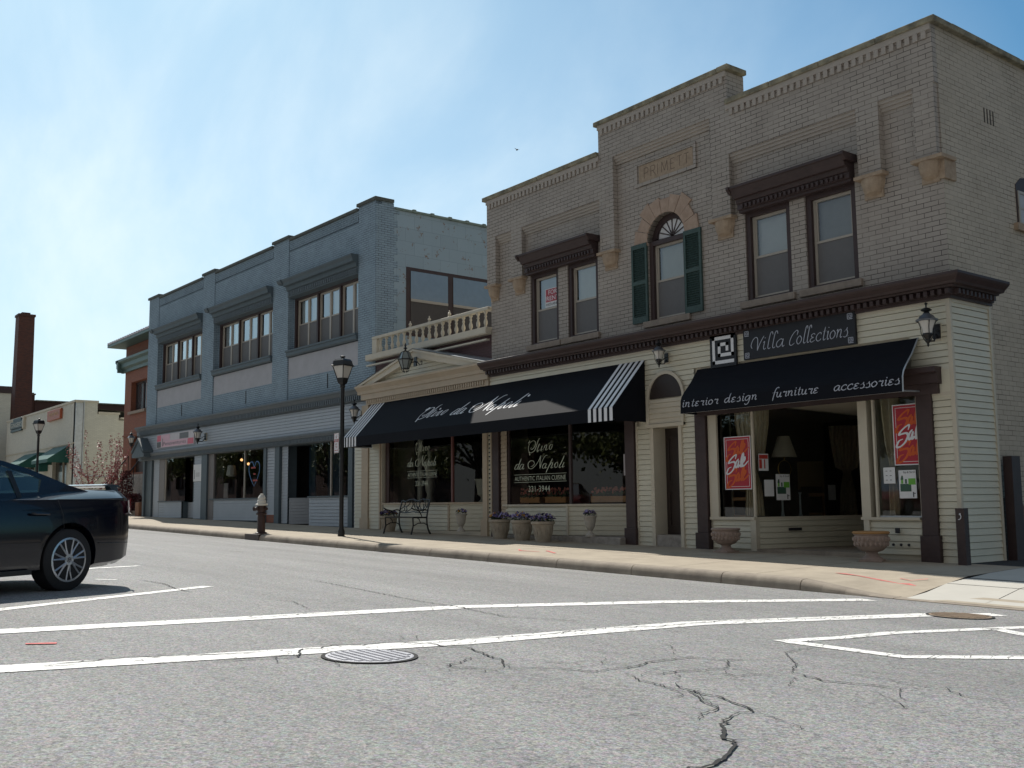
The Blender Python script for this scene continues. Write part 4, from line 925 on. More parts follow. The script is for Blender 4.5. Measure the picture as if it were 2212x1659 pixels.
# ground floor: left pilaster, bulkheads, window, right pier
mb=MB()
mb.siding((-26.05,YS),(-25.62,YS),.27,3.0); mb.siding((-25.22,YS),(-24.62,YS),.26,2.75); 
mb.siding((-24.50,YS+.05),(-21.33,YS+.05),.27,.92); mb.siding((-21.28,YS+.05),(-19.72,YS+.6),.28,.92)
mb.siding((-19.56,YS-.0),(-19.44,YS-.0),.1,2.7)
mb.build('siding',M['cream'],RB)
mb=MB(); mb.siding((-24.62,YS+.0),(-24.52,YS+.5),.26,2.7); mb.build('reveal_siding',M['tantrim'],RB)
mb=MB(); mb.box(-25.60,-25.24,YS-.04,YS+.05,.55,3.72).box(-25.66,-25.20,YS-.06,YS+.05,.2,.55); mb.box(-19.74,-19.56,YS-.05,YS+.1,.55,3.0).box(-19.8,-19.54,YS-.07,YS+.1,.12,.55)
mb.box(-24.66,-24.60,YS-.02,YS+.02,.26,2.75).box(-19.44,-19.40,YS-.03,YS+.02,.1,2.7).box(-24.5,-21.3,YS+.0,YS+.15,.92,.965).box(-21.34,-21.27,YS+.02,YS+.08,.25,.92)
mb.box(-19.72,-19.62,YS-.052,YS-.05,.6,2.7)
mb.add([(-21.3,YS,.92),(-19.72,YS+.56,.92),(-19.72,YS+.7,.92),(-21.3,YS+.15,.92),(-21.3,YS,.965),(-19.72,YS+.56,.965),(-19.72,YS+.7,.965),(-21.3,YS+.15,.965)],[(0,1,5,4),(4,5,6,7),(0,3,2,1)])
mb.build('pilaster',M['tantrim'],RB)
mb=MB()
for i in range(20): z=.66+.1*i; mb.box(-19.535,-19.475,YS-.017,YS-.014,z+.05,z+.085)
mb.build('siding_ends',M['ink'],RB)
mb=MB(); mb.box(-25.55,-19.4,YS+.1,15.4,2.75,3.95).box(-26.0,-24.55,YS+.02,15.4,0,2.9).box(-24.5,-21.3,YS+.07,YS+.2,0,.9).box(-19.74,-19.4,YS+.06,15.4,0,2.9)
mb.add([(-21.3,YS+.07,0),(-19.72,YS+.62,0),(-19.72,YS+.62,.9),(-21.3,YS+.07,.9)],[(0,1,2,3)]); mb.box(-24.5,-19.8,YS-.02,YS+.9,0,.262)
mb.build('backing_wall',M['creamtrim'],RB)
g=glz('shop_window',[((-24.36,YS+.12),(-21.24,YS+.12),.965,2.75),((-21.24,YS+.12),(-19.72,YS+.64),.965,2.75)],parent=RB)
rm=mat('rust red mullion',(.16,.055,.045),.5); M['rustmul']=rm
bars([(-21.24,YS+.12)],'rustmul',g,'mullion',.07,.96,2.8)
mb=MB(); mb.box(-24.50,-24.32,YS+.10,YS+.25,.96,2.8); mb.build('window_jamb',mat('dark red jamb',(.045,.018,.015),.5),g)
mb=MB(); glasswords(mb,-23.35,-21.95,YS+.105,1.62,.98); mb.build('window_lettering',glm,g)
mb=MB(); mb.quad((-25.4,21,0),(-19.6,21,0),(-19.6,21,2.95),(-25.4,21,2.95)).quad((-25.4,YS+.3,0),(-25.4,21,0),(-25.4,21,2.95),(-25.4,YS+.3,2.95)).quad((-19.62,YS+.3,0),(-19.62,21,0),(-19.62,21,2.95),(-19.62,YS+.3,2.95)).quad((-25.4,YS+.3,2.9),(-19.6,YS+.3,2.9),(-19.6,21,2.9),(-25.4,21,2.9)).quad((-25.4,YS+.3,.2),(-19.6,YS+.3,.2),(-19.6,21,.2),(-25.4,21,.2)).box(-24.4,-21.2,YS+.25,15.5,.3,.93)
mb.build('interior',M['darkcool'],RB)
mb=MB(); mb.lathe([(.12,.93),(.12,.98),(.085,1.0),(.08,2.75)],c=(-23.6,15.0,0),n=14); mb.build('interior_column',M['urn'],RB,smooth=True)
# ================= BLUE GREY BUILDING =================
th=math.atan(.0259); FB=Fr((-25.4,14.6),th)     # u runs to the right, so the facade is u in [-18.6, 0]
BB=thing('brick_building','long blue grey painted brick building with three bays of windows','building',(-34.7,14.36,.3))
pil=[(-.97,0),(-6.63,-5.5),(-12.7,-11.6),(-18.6,-17.45)]
bays=[(-5.5,-.97),(-11.6,-6.63),(-17.45,-12.7)]
D=.20
mb=MB(FB)
for a,b in pil: mb.box(a,b,0,D-.001,4.3,9.78); 
for a,b in bays:
    mb.box(a,b,.02,D-.001,8.3,9.68); 
    mb.box(a+.001,b-.001,.03,D-.001,4.3,5.02); mb.box(a,b,.02,.06,9.3,9.5)
    wallgrid(mb,a,b,5.0,8.31,D,[(a+.08,b-.02,5.97,7.72)],.15)
mb.box(-18.6,0,D,.5,8.3,9.68); mb.quad((-18.6,D,4.3),(0,D,4.3),(0,D,5.1),(-18.6,D,5.1)); 
mb.box(0-.001,0,0,.62,4.3,9.78)
mb.build('wall',M['blue'],BB)
mb=MB(FB)
for a,b in bays: 
    n=int((b-a)/.09)
    for i in range(n): q=a+.05+(b-a-.1)*i/n; mb.box(q,q+.065,.008,.02,9.36,9.58)
mb.build('soldier_course',M['blue'],BB)
mb=MB(FB); mb.quad((0,.6,3),(0,15,3),(0,15,9.6),(0,.6,9.6)); mb.quad((-18.6,0,0),(-18.6,15,0),(-18.6,15,9.6),(-18.6,0,9.6)); mb.quad((-18.6,15,0),(0,15,0),(0,15,9.6),(-18.6,15,9.6)); mb.quad((-18.6,.4,9.1),(0,.4,9.1),(0,15,9.1),(-18.6,15,9.1)); mb.build('side_wall',M['blueblock'],BB)
mb=MB(FB)
rows=int((9.75-4.3)/.205)
for i in range(rows):
    L_=.62+.12*(i%2)+(.06 if i%5==0 else 0); z=4.35+i*.205; mb.box(-.02,.012,0,L_,z,z+.205)
mb.build('corner_brickwork',M['blue'],BB)
mb=MB(FB)
for a,b in pil: mb.box(a-.06,b+.06,-.06,.6,9.78,9.88)
for a,b in bays: mb.box(a+.06,b-.06,-.05,.45,9.68,9.77)
mb.build('parapet_coping',mat('dark slate coping',(.10,.11,.10),.85,var=.3),BB,bevel=.01)
mb=MB(FB); u=.65
while u<14:
    mb.box(-.2,.06,u,u+.66,9.60,9.67); mb.box(-.22,.075,u+.6,u+.72,9.60,9.70); u+=.66
mb.build('tile_coping',mat('greenish clay coping tile',(.20,.25,.22),.7,var=.25),BB,bevel=.01)
# bay windows
for a,b in bays:
    o0=a+.08; n=6; W=(b-.02-o0-.11)
    mb=MB(FB); mb.box(o0,o0+.11,D+.0,D+.15,5.97,7.72)
    for k in (1,2): q=o0+.11+W*k/3; mb.box(q-.045,q+.045,D+.01,D+.14,5.97,7.72)
    mb.box(o0+.11,b-.02,D+.0,D+.14,7.66,7.72)
    mb.build('window_surround',M['brown'],BB)
    for k in range(6):
        q0=o0+.11+W*k/6+(.05 if k%2==0 and k>0 else .0); q1=o0+.11+W*(k+1)/6-(.05 if k%2==1 and k<5 else 0)
        sash(BB,FB,q0,q1,5.98,7.66,D+.08,6.83,t=.05)
    mb=MB(FB); mb.px([(D,8.34),(-.27,8.34),(-.27,8.30),(-.22,8.22),(-.20,8.12),(-.10,8.10),(-.08,7.98),(-.03,7.96),(-.03,7.76),(D,7.72)],a+.03 if False else a-.0,b)
    mb.px([(0,8.345),(-.30,8.345),(-.30,8.29),(-.24,8.2),(0,8.2)],a-.28,a); mb.build('window_hood',M['bluetrim'],BB)
    mb=MB(FB); dentils(mb,a+.06,b-.04,-.06,-.03,7.80,7.93,.12,.5); mb.build('hood_dentils',M['bluefascia'],BB)
    mb=MB(FB); mb.px([(D+.1,5.97),(-.10,5.97),(-.10,5.92),(-.07,5.90),(-.07,5.80),(-.03,5.76),(D,5.76)],a+.01,b-.01); mb.build('sill',M['bluetrim'],BB)
    MB(FB).box(a+.01,b-.01,.04,D-.002,5.02,5.74).build('stucco_panel',M['panel'],BB)
    MB(FB).box((a+b)/2+.4,(a+b)/2+.43,.012,.02,4.5,4.95).build('wall_slot',M['crack'],BB)
# side window
FBs=Fr(FB(0,0,0)[:2],th+math.pi/2)
mb=MB(FBs); mb.box(1.05,4.6,-.012,.0,5.86,7.93); sw=mb.build('side_window',M['brown'],BB)
for a,b in ((1.2,2.55),(2.75,4.4)):
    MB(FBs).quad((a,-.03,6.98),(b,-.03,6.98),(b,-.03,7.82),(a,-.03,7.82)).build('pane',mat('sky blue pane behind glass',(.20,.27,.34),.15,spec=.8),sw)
    MB(FBs).quad((a,-.025,5.95),(b,-.025,5.95),(b,-.025,6.90),(a,-.025,6.90)).build('insect_screen',mat('brown screen',(.07,.06,.055),.6),sw)
    MB(FBs).box(a,b,-.045,-.028,6.90,6.98).build('window_rail',M['winframe'],sw)
# storefront: cornice, siding fascia, lower cornice
mb=MB(FB); pc=[(.3,4.36),(-.26,4.29),(-.26,4.24),(-.22,4.20),(-.17,4.12),(-.15,4.10),(-.15,3.93),(-.06,3.92),(-.06,3.88),(.3,3.88)]
mb.px(pc,-19.25,-.12); dentils(mb,-18.9,-.3,-.19,-.151,3.95,4.08,.115,.5); mb.build('cornice',M['bluefascia'],BB)
mb=MB(FB); mb.siding((-18.7,-.05),(-.1,-.05),3.15,3.9); mb.build('fascia_siding',M['bluesiding'],BB)
mb=MB(FB); pc=[(.1,3.17),(-.20,3.15),(-.20,3.10),(-.16,3.02),(-.13,3.0),(-.13,2.86),(-.06,2.84),(.1,2.84)]
mb.px(pc,-19.0,-.12); dentils(mb,-18.6,-.3,-.165,-.131,2.88,2.98,.095,.5); mb.build('lower_cornice',M['bluefascia'],BB)
# gabled corner canopy
mb=MB(FB); gx=-18.2
for s_ in (-1,1):
    mb.prism([(gx,3.66),(gx+s_*.72,3.16),(gx+s_*.72,3.26),(gx,3.80)],lambda p,q,t:(p,t,q),-.48,.0)
mb.box(gx-.72,gx+.72,-.45,-.05,2.97,3.14); mb.prism([(gx-.6,3.14),(gx+.6,3.14),(gx,3.60)],lambda p,q,t:(p,t,q),-.45,-.1); mb.build('corner_canopy',M['bluetrim'],BB)
# shopfront pieces, left to right (u measured from the right corner)
def UX(xm): t=15.258/(14.6-.0259*xm); return (xm*t+25.4)/math.cos(th)
def B(xm): return UX(xm*14.6/14.5)
mbS=MB(FB); mbT=MB(FB); mbD=MB(FB); mbK=MB(FB)
gz=lambda u:GA(-25.4+u)+.0
def seg(a,b,z0,z1,d=0.0,m=None): (m or mbS).siding((a,d),(b,d),z0,z1)
u=lambda x_:B(x_)
# corner columns
for a,b in ((-45.2,-45.0),(-44.25,-44.05)): mbT.box(u(a),u(b),-.06,.06,.5,2.84)
mbD.box(u(-45.0),u(-44.25),.02,.3,.5,2.84)
seg(u(-44.0),u(-43.3),.5,2.84,.02,mbD if False else mbS)
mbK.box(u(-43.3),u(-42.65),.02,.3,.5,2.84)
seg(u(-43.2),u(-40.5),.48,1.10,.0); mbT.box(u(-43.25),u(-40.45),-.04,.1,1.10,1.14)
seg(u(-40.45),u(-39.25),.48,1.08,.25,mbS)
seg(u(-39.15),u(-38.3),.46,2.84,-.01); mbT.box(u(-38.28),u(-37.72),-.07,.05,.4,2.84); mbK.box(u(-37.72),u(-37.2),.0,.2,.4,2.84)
seg(u(-37.5),u(-32.6),.42,1.15,.02); mbT.box(u(-37.55),u(-32.55),-.03,.12,1.15,1.19)
mbT.box(u(-32.62),u(-32.4),-.06,.05,.35,2.84); seg(u(-32.4),u(-31.72),.62,2.84,-.01); mbT.box(u(-31.7),u(-31.35),-.07,.05,.3,2.84)
seg(u(-31.3),u(-30.85),.35,2.84,.02,mbS)
seg(u(-29.3),u(-26.7),.29,1.16,.02); mbT.box(u(-29.35),u(-26.6),-.03,.12,1.16,1.20); mbT.box(u(-26.65),u(-26.4),-.07,.06,.25,2.84)
mbS.siding((u(-26.35),-.02),(u(-25.8),-.02),.25,2.84)
mbS.siding((u(-30.78),.04),(u(-29.9),1.2),.33,1.16)
mbS.build('siding',M['bluesiding'],BB); mbT.build('trim',M['bluetrim'],BB); mbD.build('column_siding',M['darkbrick'] if False else M['bluetrim'],BB)
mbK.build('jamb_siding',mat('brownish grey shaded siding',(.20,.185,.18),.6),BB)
mb=MB(FB); mb.box(u(-32.36),u(-31.74),-.03,.02,.36,.62); mb.build('brick_base',M['redbrick'],BB)
MB(FB).box(u(-39.15),u(-38.3),-.05,-.03,1.86,2.5).build('notice_board',M['paint'],BB)
mb=MB(FB); mb.box(u(-39.05),u(-39.0),-.055,-.05,1.95,2.3); [mb.box(u(-38.9),u(-38.5),-.055,-.05,2.05+.04*i,2.06+.04*i) for i in range(4)]; mb.build('notice_text',M['greysign'],BB)
g=MB(FB)
def gq(a,b,z0,z1,d0=.05,d1=.05): g.quad((a,d0,z0),(b,d1,z0),(b,d1,z1),(a,d0,z1))
gq(u(-42.65),u(-40.3),1.12,2.84); gq(u(-40.3),u(-39.2),.5,2.84,.25,.6)
gq(u(-37.15),u(-32.62),1.19,2.84)
gq(u(-29.3),u(-26.65),1.19,2.84)
MB(FB).box(u(-30.8),u(-30.35),.75,.8,.35,2.84).box(u(-30.35),u(-29.3),1.2,1.25,.35,2.84).build('door',mat('deep blue door',(.02,.045,.07),.35),BB)
gw=g.build('shop_window',M['glass'],BB)
mb=MB(FB)
for x_ in (-42.55,-34.4,-27.9): mb.box(u(x_)-.025,u(x_)+.025,.02,.08,1.15,2.84)
mb.build('mullion',M['winframe'],gw)
mb=MB(FB); mb.box(u(-40.1),u(-39.9),.3,.36,.5,2.84); mb.build('door_frame',M['bluetrim'],gw)
# blue heart and red lettering on the middle window
mb=MB(FB); hx=(u(-33.6)); hz=2.0
hp=[(0,-.42),(-.28,-.12),(-.42,.15),(-.36,.38),(-.15,.42),(0,.26),(.15,.42),(.36,.38),(.42,.15),(.28,-.12),(0,-.42)]
strokes(mb,[[(hx+a,hz+b*1.0) for a,b in hp]],plane(.045),.03,.05,nib=.3); mb.build('window_heart',mat('blue window paint',(.03,.12,.30),.5),gw)
mb=MB(FB)
for k,(a,b) in enumerate(((-.26,.12),(-.06,.1),(-.1,.26))): 
    z=hz+.22-.22*k; strokes(mb,[[(hx+a+i*.035,z+(.03 if i%2 else -.02)) for i in range(int((b-a)/.035)+2)]],plane(.043),.02,.035)
mb.build('window_lettering',M['redink'],gw)
# interiors
mb=MB(FB); 
mb.quad((-18.3,6,.2),(-.2,6,.2),(-.2,6,3),(-18.3,6,3)).quad((-18.3,.35,2.9),(-.2,.35,2.9),(-.2,6,2.9),(-18.3,6,2.9)).quad((-18.3,.35,.3),(-.2,.35,.3),(-.2,6,.3),(-18.3,6,.3))
for x_ in (-18.3,-12.4,-6.2,-.25): mb.quad((x_,.35,.2),(x_,6,.2),(x_,6,3),(x_,.35,3))
mb.build('interior',M['darkcool'],BB)
mb=MB(FB); mb.box(-18.55,-.12,.1,.4,2.84,4.3).box(u(-43.2),u(-40.45),.06,.3,0,1.1).box(u(-37.5),u(-32.6),.06,.3,0,1.15).box(u(-29.3),u(-26.6),.06,.3,0,1.16).box(u(-39.2),u(-37.2),.06,.4,0,2.9).box(u(-32.6),u(-31.0),.06,.4,0,2.9).box(u(-26.6),-.12,.06,.4,0,2.9).box(-18.6,u(-43.2),.31,.5,0,2.9)
mb.build('backing_wall',M['bluetrim'],BB)
mb=MB(FB)
for q,z in ((-10.9,2.62),(-10.3,2.45)): mb.sphere((q,.9,z),.05)
mb.build('pendant_lamp',emit('warm bulb',(1,.5,.2),2.0),BB)
MB(FB).lathe([(.10,2.0),(.19,2.05),(.14,2.4),(.10,2.42)],c=(-11.1,.6,0),n=10).build('hanging_garment',M['blind'],BB)
mb=MB(FB); mb.box(u(-36.7),u(-36.3),.2,.22,1.2,1.75); mb.build('window_poster',M['palegrey'],BB)
MB(FB).box(u(-39.9),u(-39.6),.5,.51,1.2,1.7).build('window_poster',M['lime'],BB)
# ================= BACKGROUND BUILDINGS =================
RD=thing('brick_building','orange red brick house with overhanging green eaves and front steps','building',(-50,16.5,.7))
rx0,rx1=-55.0,-40.0
mb=MB(); wallgrid(mb,rx0,rx1,.5,9.3,16.5,[(-53.95,-51.5,5.8,7.35),(-53.6,-51.4,2.65,4.5)],.35); mb.box(rx0-.03,rx1,16.44,16.5,4.55,4.62); mb.build('wall',M['redbrick'],RD)
mb=MB(); mb.px([(16.5,8.62),(16.1,8.62),(16.1,8.5),(16.25,8.4),(16.25,8.2),(16.38,8.1),(16.38,7.95),(16.5,7.95)],rx0-.35,rx1); mb.prism([(rx0,8.62),(rx0-.5,8.62),(rx0-.5,8.5),(rx0-.3,8.4),(rx0-.3,8.2),(rx0-.15,8.1),(rx0-.15,7.95),(rx0,7.95)],lambda p,q,t:(p,t,q),16.1,24); mb.build('belt_cornice',M['teal'],RD)
mb=MB(); mb.box(rx0-.62,rx1,15.7,28,9.30,9.44); mb.build('eaves',M['teal'],RD)
mb=MB(); mb.add([(rx0-.6,15.72,9.45),(rx1,15.72,9.45),(rx1,22,11.6),(rx0+4.5,22,11.6),(rx0-.6,28,9.45)],[(0,1,2,3),(0,3,4)]); mb.build('roof',M['redbrick'],RD)
mb=MB(); 
mb.box(rx0-.6,rx1,15.68,15.8,9.441,9.46)
for i in range(38): mb.box(rx0-.5+.36*i,rx0-.32+.36*i,15.66,15.85,9.45,9.54)
mb.build('roof_tiles',M['palegrey'],RD)
MB().box(-54.05,-51.4,16.38,16.5,5.66,5.8).build('sill',M['sill'],RD)
w_=MB(); frame(w_,-53.95,-51.5,5.8,7.35,16.75,16.82,.12); w_.box(-52.85,-52.65,16.75,16.8,5.9,7.3); w_=w_.build('window',M['brown'],RD); MB().quad((-53.9,16.8,5.85),(-51.5,16.8,5.85),(-51.5,16.8,7.3),(-53.9,16.8,7.3)).build('pane',mat('dark pane with curtain',(.07,.08,.09),.15,spec=.8,var=.5,vs=3),w_)
MB().box(-53.6,-51.4,16.75,16.85,2.65,4.5).build('door',M['doordark'],RD)
st=MB()
for i in range(9): st.box(-53.9+.0*i,-48.5,14.95+.17*i,16.5,.55+.22*i,.77+.22*i)
st.build('steps',M['stonebase'],RD)
mb=MB()
for x_ in (-53.7,-51.2):
    P_=[(x_,14.8,1.5),(x_,15.4,2.2),(x_,16.4,3.5)]; mb.tube(P_,.03,6)
    for p in P_+[(x_,15.1,1.85),(x_,15.9,2.85)]: mb.tube([(p[0],p[1],p[2]-.95),p],.018,6)
mb.build('handrail',M['black'],RD)
MB().quad((rx0,16.5,.5),(rx0,28,.5),(rx0,28,9.3),(rx0,16.5,9.3)).build('side_wall',M['whitebrick'],RD)  # unseen side, made off white to keep red bounce light off the white shop
WB=thing('white_brick_building','low off white painted brick shop with green awnings and two wall signs','building',(-69,15.5,.8))
wx=-60.65
mb=MB(); wallgrid(mb,-78.3,wx,.6,6.85,15.5,[(-65.3,-61.9,1.2,3.7),(-72.5,-68.5,1.2,3.7)],.4)
mb.build('wall',M['whitebrick'],WB)
mb=MB(); mb.prism([(15.5,.6),(26,.6),(26,5.9),(17.9,5.9),(17.9,6.22),(16.7,6.22),(16.7,6.85),(15.5,6.85)],lambda p,q,t:(t,p,q),wx-.3,wx-.001); mb.build('side_wall',M['whitebrick'],WB)
mb=MB(); mb.box(-78.3,wx+.05,15.44,15.8,6.85,6.97).box(wx-.35,wx+.06,15.8,16.75,6.85,6.97).box(wx-.35,wx+.06,16.75,17.95,6.22,6.34).box(wx-.35,wx+.3,17.95,18.2,5.95,6.05).box(-78.3,wx,15.44,15.5,4.5,4.56); mb.build('parapet_coping',M['creamtrim'],WB)
mb=MB(); mb.box(wx-.0,wx+.03,15.50,15.9,.6,6.8); mb.tube([(wx+.05,15.95,6.9),(wx+.05,15.95,3.0),(wx+.05,16.1,2.7),(wx+.05,19,2.6)],.035,6); mb.build('drain_pipe',M['greyroof'],WB)
mb=MB(); mb.box(-65.3,-61.9,15.7,15.75,1.2,3.7); mb.box(-72.5,-68.5,15.7,15.75,1.2,3.7); wd=mb.build('shop_window',mat('dark shop glass',(.03,.028,.025),.2,spec=.6,var=.6,vs=2),WB); bars([(-63.5,15.68),(-62.6,15.68),(-70.5,15.68)],'creamtrim',wd,'mullion',.1,1.2,3.6)
mb=MB(); mb.quad((-78,15.6,6.6),(wx-.1,15.6,6.6),(wx-.1,26,5.9),(-78,26,5.9)); mb.build('roof',M['coping'],WB)
# signs on the white building
S1=thing('wall_sign','dark teal and cream oval shop sign high on the white building','sign',(-74.9,15.42,6.4))
MB().box(-76.6,-73.0,15.36,15.5,6.22,6.72).box(-75.9,-73.6,15.38,15.5,6.72,6.92).box(-76.6,-73.4,15.38,15.5,6.02,6.2).build('board',M['signdark'],S1,bevel=.03)
MB().box(-73.0,-72.7,15.34,15.5,6.1,6.92).build('board_edge',M['creamtrim'],S1)
mb=MB(); text(mb,"GINGER'S",lambda x,z,l:(x,15.355,z),-76.4,-73.2,6.32,6.62,1.05); mb.build('lettering',M['creamtrim'],S1)
S2=thing('wall_sign','rust red sign board with gold script on the white building near its corner','sign',(-64.8,15.42,6.4))
MB().box(-66.4,-63.4,15.34,15.5,6.1,6.72).build('board',M['redsign'],S2,bevel=.03)
mb=MB(); strokes(mb,[[(-66.0+.18*i,6.42+(.13 if i%2 else -.06)) for i in range(14)]],lambda x,z,l:(x,15.33-l,z),.03,.07); mb.build('lettering',M['gold'],S2)
def gawn(x0,x1,zt_,zb_,out,label):
    t=thing('awning',label,'awning',((x0+x1)/2,15.5,zt_),group='green awnings on the white building')
    mb=MB(); y1=15.5; y0=15.5-out
    mb.add([(x0,y1,zt_),(x1,y1,zt_),(x1,y0,zb_),(x0,y0,zb_),(x0,y0,zb_-.2),(x1,y0,zb_-.2),(x0,y1,zb_-.2),(x1,y1,zb_-.2)],[(0,1,2,3),(3,2,5,4),(0,3,4,6),(1,7,5,2)])
    mb.build('canvas',M['greenawn'],t)
gawn(-65.45,-61.65,4.45,3.65,1.15,'dark green shop awning nearest the corner of the white building')
gawn(-72.6,-68.6,4.35,3.6,1.15,'dark green awning behind the far street lamp')
mb=MB(); mb.prism([(-67.35,3.1),(-66.35,3.1),(-66.45,4.1),(-66.7,4.25),(-66.95,4.25),(-67.2,4.1)],lambda p,q,t:(p,t,q),15.0,15.5); tag(mb.build('door_hood',M['greenawn']),'narrow domed green hood over a door between the awnings','awning')
DK=thing('brick_building','dark brown brick building with tile coping behind the white shop','building',(-95,24,1))
mb=MB(); mb.box(-110,-88,14,19.35,1,9.9).box(-108,-87.9,19.35,40,1,9.4); mb.build('wall',M['darkbrick'],DK)
mb=MB(); mb.box(-110,-87.85,14,19.4,9.9,10.0); [mb.box(-88,-87.8,14.3+.95*i,14.5+.95*i,10.0,10.06) for i in range(6)]; mb.box(-108,-87.8,19.4,40,9.4,9.5); mb.build('parapet_coping',M['coping'],DK)
TN=thing('grey_building','tall grey stucco building with dark cornice at the left edge, behind the white shop','building',(-85,16,1))
mb=MB(); mb.box(-100,-79.5,14.6,15.9,1,9.05); mb.build('wall',M['whitebrick'],TN); MB().box(-100,-79.4,14.4,15.95,9.05,9.55).build('cornice',M['brown'],TN)
mb=MB(); mb.box(-100,-78.6,14.0,14.6,3.4,4.9); tag(mb.build('awning',M['doordark']),'dark brown box awning at the left edge of the view','awning')
CH=thing('brick_chimney','tall tapering red brown brick chimney rising above the white shop','chimney',(-85,18.2,1))
cy=17.75
mb=MB(); mb.add([(-85.7,cy-.66,1),(-84.3,cy-.66,1),(-84.3,cy+.66,1),(-85.7,cy+.66,1),(-85.6,cy-.56,15.6),(-84.4,cy-.56,15.6),(-84.4,cy+.56,15.6),(-85.6,cy+.56,15.6)],[(0,1,5,4),(1,2,6,5),(2,3,7,6),(3,0,4,7)]); mb.build('stack',M['chim'],CH)
MB().box(-85.66,-84.34,cy-.62,cy+.62,15.6,15.78).box(-85.4,-84.7,cy-.3,cy+.3,15.78,15.95).build('chimney_cap',M['darkbrick'],CH)
tag(MB().box(-57,-47.5,14.6,16.4,.55,.72).build('lawn',M['lawn']),'x','x'); bpy.data.objects['lawn']['kind']='structure'; del bpy.data.objects['lawn']['label']; del bpy.data.objects['lawn']['category']
tag(MB().box(-47.2,-45.9,14.35,14.8,.45,.75).build('garden_kerb',M['kerb'],bevel=.02),'low grey stone edging at the foot of the steps','edging')
# ================= AWNINGS =================
AN=thing('awning','long black awning with white stripes at both ends and white restaurant lettering','awning',(-19.6,YS,3.3))
x0,x1=-25.05,-14.28; yw_,yf=YS-.02,13.42; zt_,zf,zv=3.72,2.75,2.49
def zt(x): return 3.72
mb=MB(); mb.add([(x0,yw_,zt_),(x1,yw_,zt_),(x1,yf,zf),(x0,yf,zf),(x0,yf,zv),(x1,yf,zv),(x0,yw_,zv),(x1,yw_,zv)],[(0,1,2,3),(3,2,5,4),(0,3,4,6),(1,7,5,2)])
mb.build('canvas',M['canvas'],AN)
mb=MB(); mb.tube([(x0,yf+.03,zv+.02),(x1,yf+.03,zv+.02)],.015,6); mb.tube([(x0,yw_,zv+.02),(x0,yf,zv+.02)],.015,6); mb.build('frame',M['greyroof'],AN)
def onawn(x,s,l):   # s = distance down the slope measured from the wall edge, 0..1
    nx=(zt_-zf); ny=(yw_-yf); L_=math.hypot(nx,ny); o=.004+l
    return (x,yw_-(yw_-yf)*s-o*nx/L_*1.0,zt_-(zt_-zf)*s+o*ny/L_)
mb=MB()
for xa in (x0,x1-5*.155+.0):
    for i in range(5):
        a=xa+.155*i+(.0 if xa==x0 else .068); b=a+.087
        mb.quad(onawn(a,0,0),onawn(b,0,0),onawn(b,1,0),onawn(a,1,0)); mb.quad((a,yf-.004,zf),(b,yf-.004,zf),(b,yf-.004,zv),(a,yf-.004,zv))
mb.build('stripes',M['white'],AN)
mb=MB(); X0,X1=-21.72,-17.3; k=(X1-X0)
SLm=math.hypot(zt_-zf,yw_-yf)
def aw(X,Y,l): return onawn(X,1-(Y/SLm),l)
kk=k*.0
kx=.00222
st=[[(a*kx+.335*k+b*.00045,b*.00150) for a,b in s] for s in NAPOLI]; strokes(mb,st,lambda X,Y,l:aw(X0+X,.40+Y,l),.018,.048)
st=[[(a*kx*.92+b*.00045,b*.00140) for a,b in s] for s in STINO]; strokes(mb,st,lambda X,Y,l:aw(X0+X,.40+Y,l),.016,.044)
strokes(mb,[[(a*kx*.92+b*.00045,b*.00140) for a,b in s] for s in STINOD],lambda X,Y,l:aw(X0+X,.40+Y,l),.05,.08)
dot(mb,(X0+343*kx*.92+.09,.40+.28),.035,lambda x,y,l:aw(x,y,l)); dot(mb,(X0+.335*k+1205*kx+.12,.40+.31),.04,lambda x,y,l:aw(x,y,l))
mb.build('lettering',M['white'],AN)
AV=thing('awning','black awning lettered interior design furniture accessories above the corner shop window','awning',(-10.6,YS,3))
x0v,x1v=-12.90,-8.42; yfv=13.82; zT,zF,zV=3.38,2.80,2.53
crv=[(YS-.02,zT),(14.12,3.13),(13.93,2.93),(13.86,2.84),(13.83,2.76),(yfv,zV)]
mb=MB()
for (ya,za),(yb,zb_) in zip(crv[:-1],crv[1:]): mb.quad((x0v,ya,za),(x1v,ya,za),(x1v,yb,zb_),(x0v,yb,zb_))
mb.add([(x0v,y,z) for y,z in crv]+[(x0v,YS,zV)],[tuple(range(len(crv)+1))])
mb.build('canvas',M['canvas'],AV)
mb=MB(); mb.tube([(x1v,y,z) for y,z in crv],.012,6); mb.tube([(x1v,yfv,zV+.01),(x1v,YS,zV+.03)],.014,6); mb.tube([(x0v,yfv+.02,zV+.01),(x1v,yfv+.02,zV+.01)],.012,6); mb.build('frame',M['greyroof'],AV)
mb=MB()
def av(X,Y,l): return (X,yfv-.006-l+max(0,(Y-(zF-.04)))*.35,Y)
wdt=[('interior',-12.86,1.28),('design',-11.72+.05,1.04),('furniture',-10.78,1.5),('accessories',-9.62,1.12)]
hh=.08
def fitscript(mb,s,xa,xb,z,h,f,w,slant=.28,sp=None):
    adv=sum(G[c][0] for c in s)*h; sp_=(xb-xa)/adv
    script(mb,s,f,xa,z,h,slant,w,sp_)
fitscript(mb,'interior',-12.86,-11.98,2.645,hh,av,.17); fitscript(mb,'design',-11.86,-11.12,2.645,hh,av,.17); fitscript(mb,'furniture',-10.84,-9.90,2.645,hh,av,.17); fitscript(mb,'accessories',-9.62,-8.46,2.645,hh,av,.17)
mb.build('lettering',M['silver'],AV)
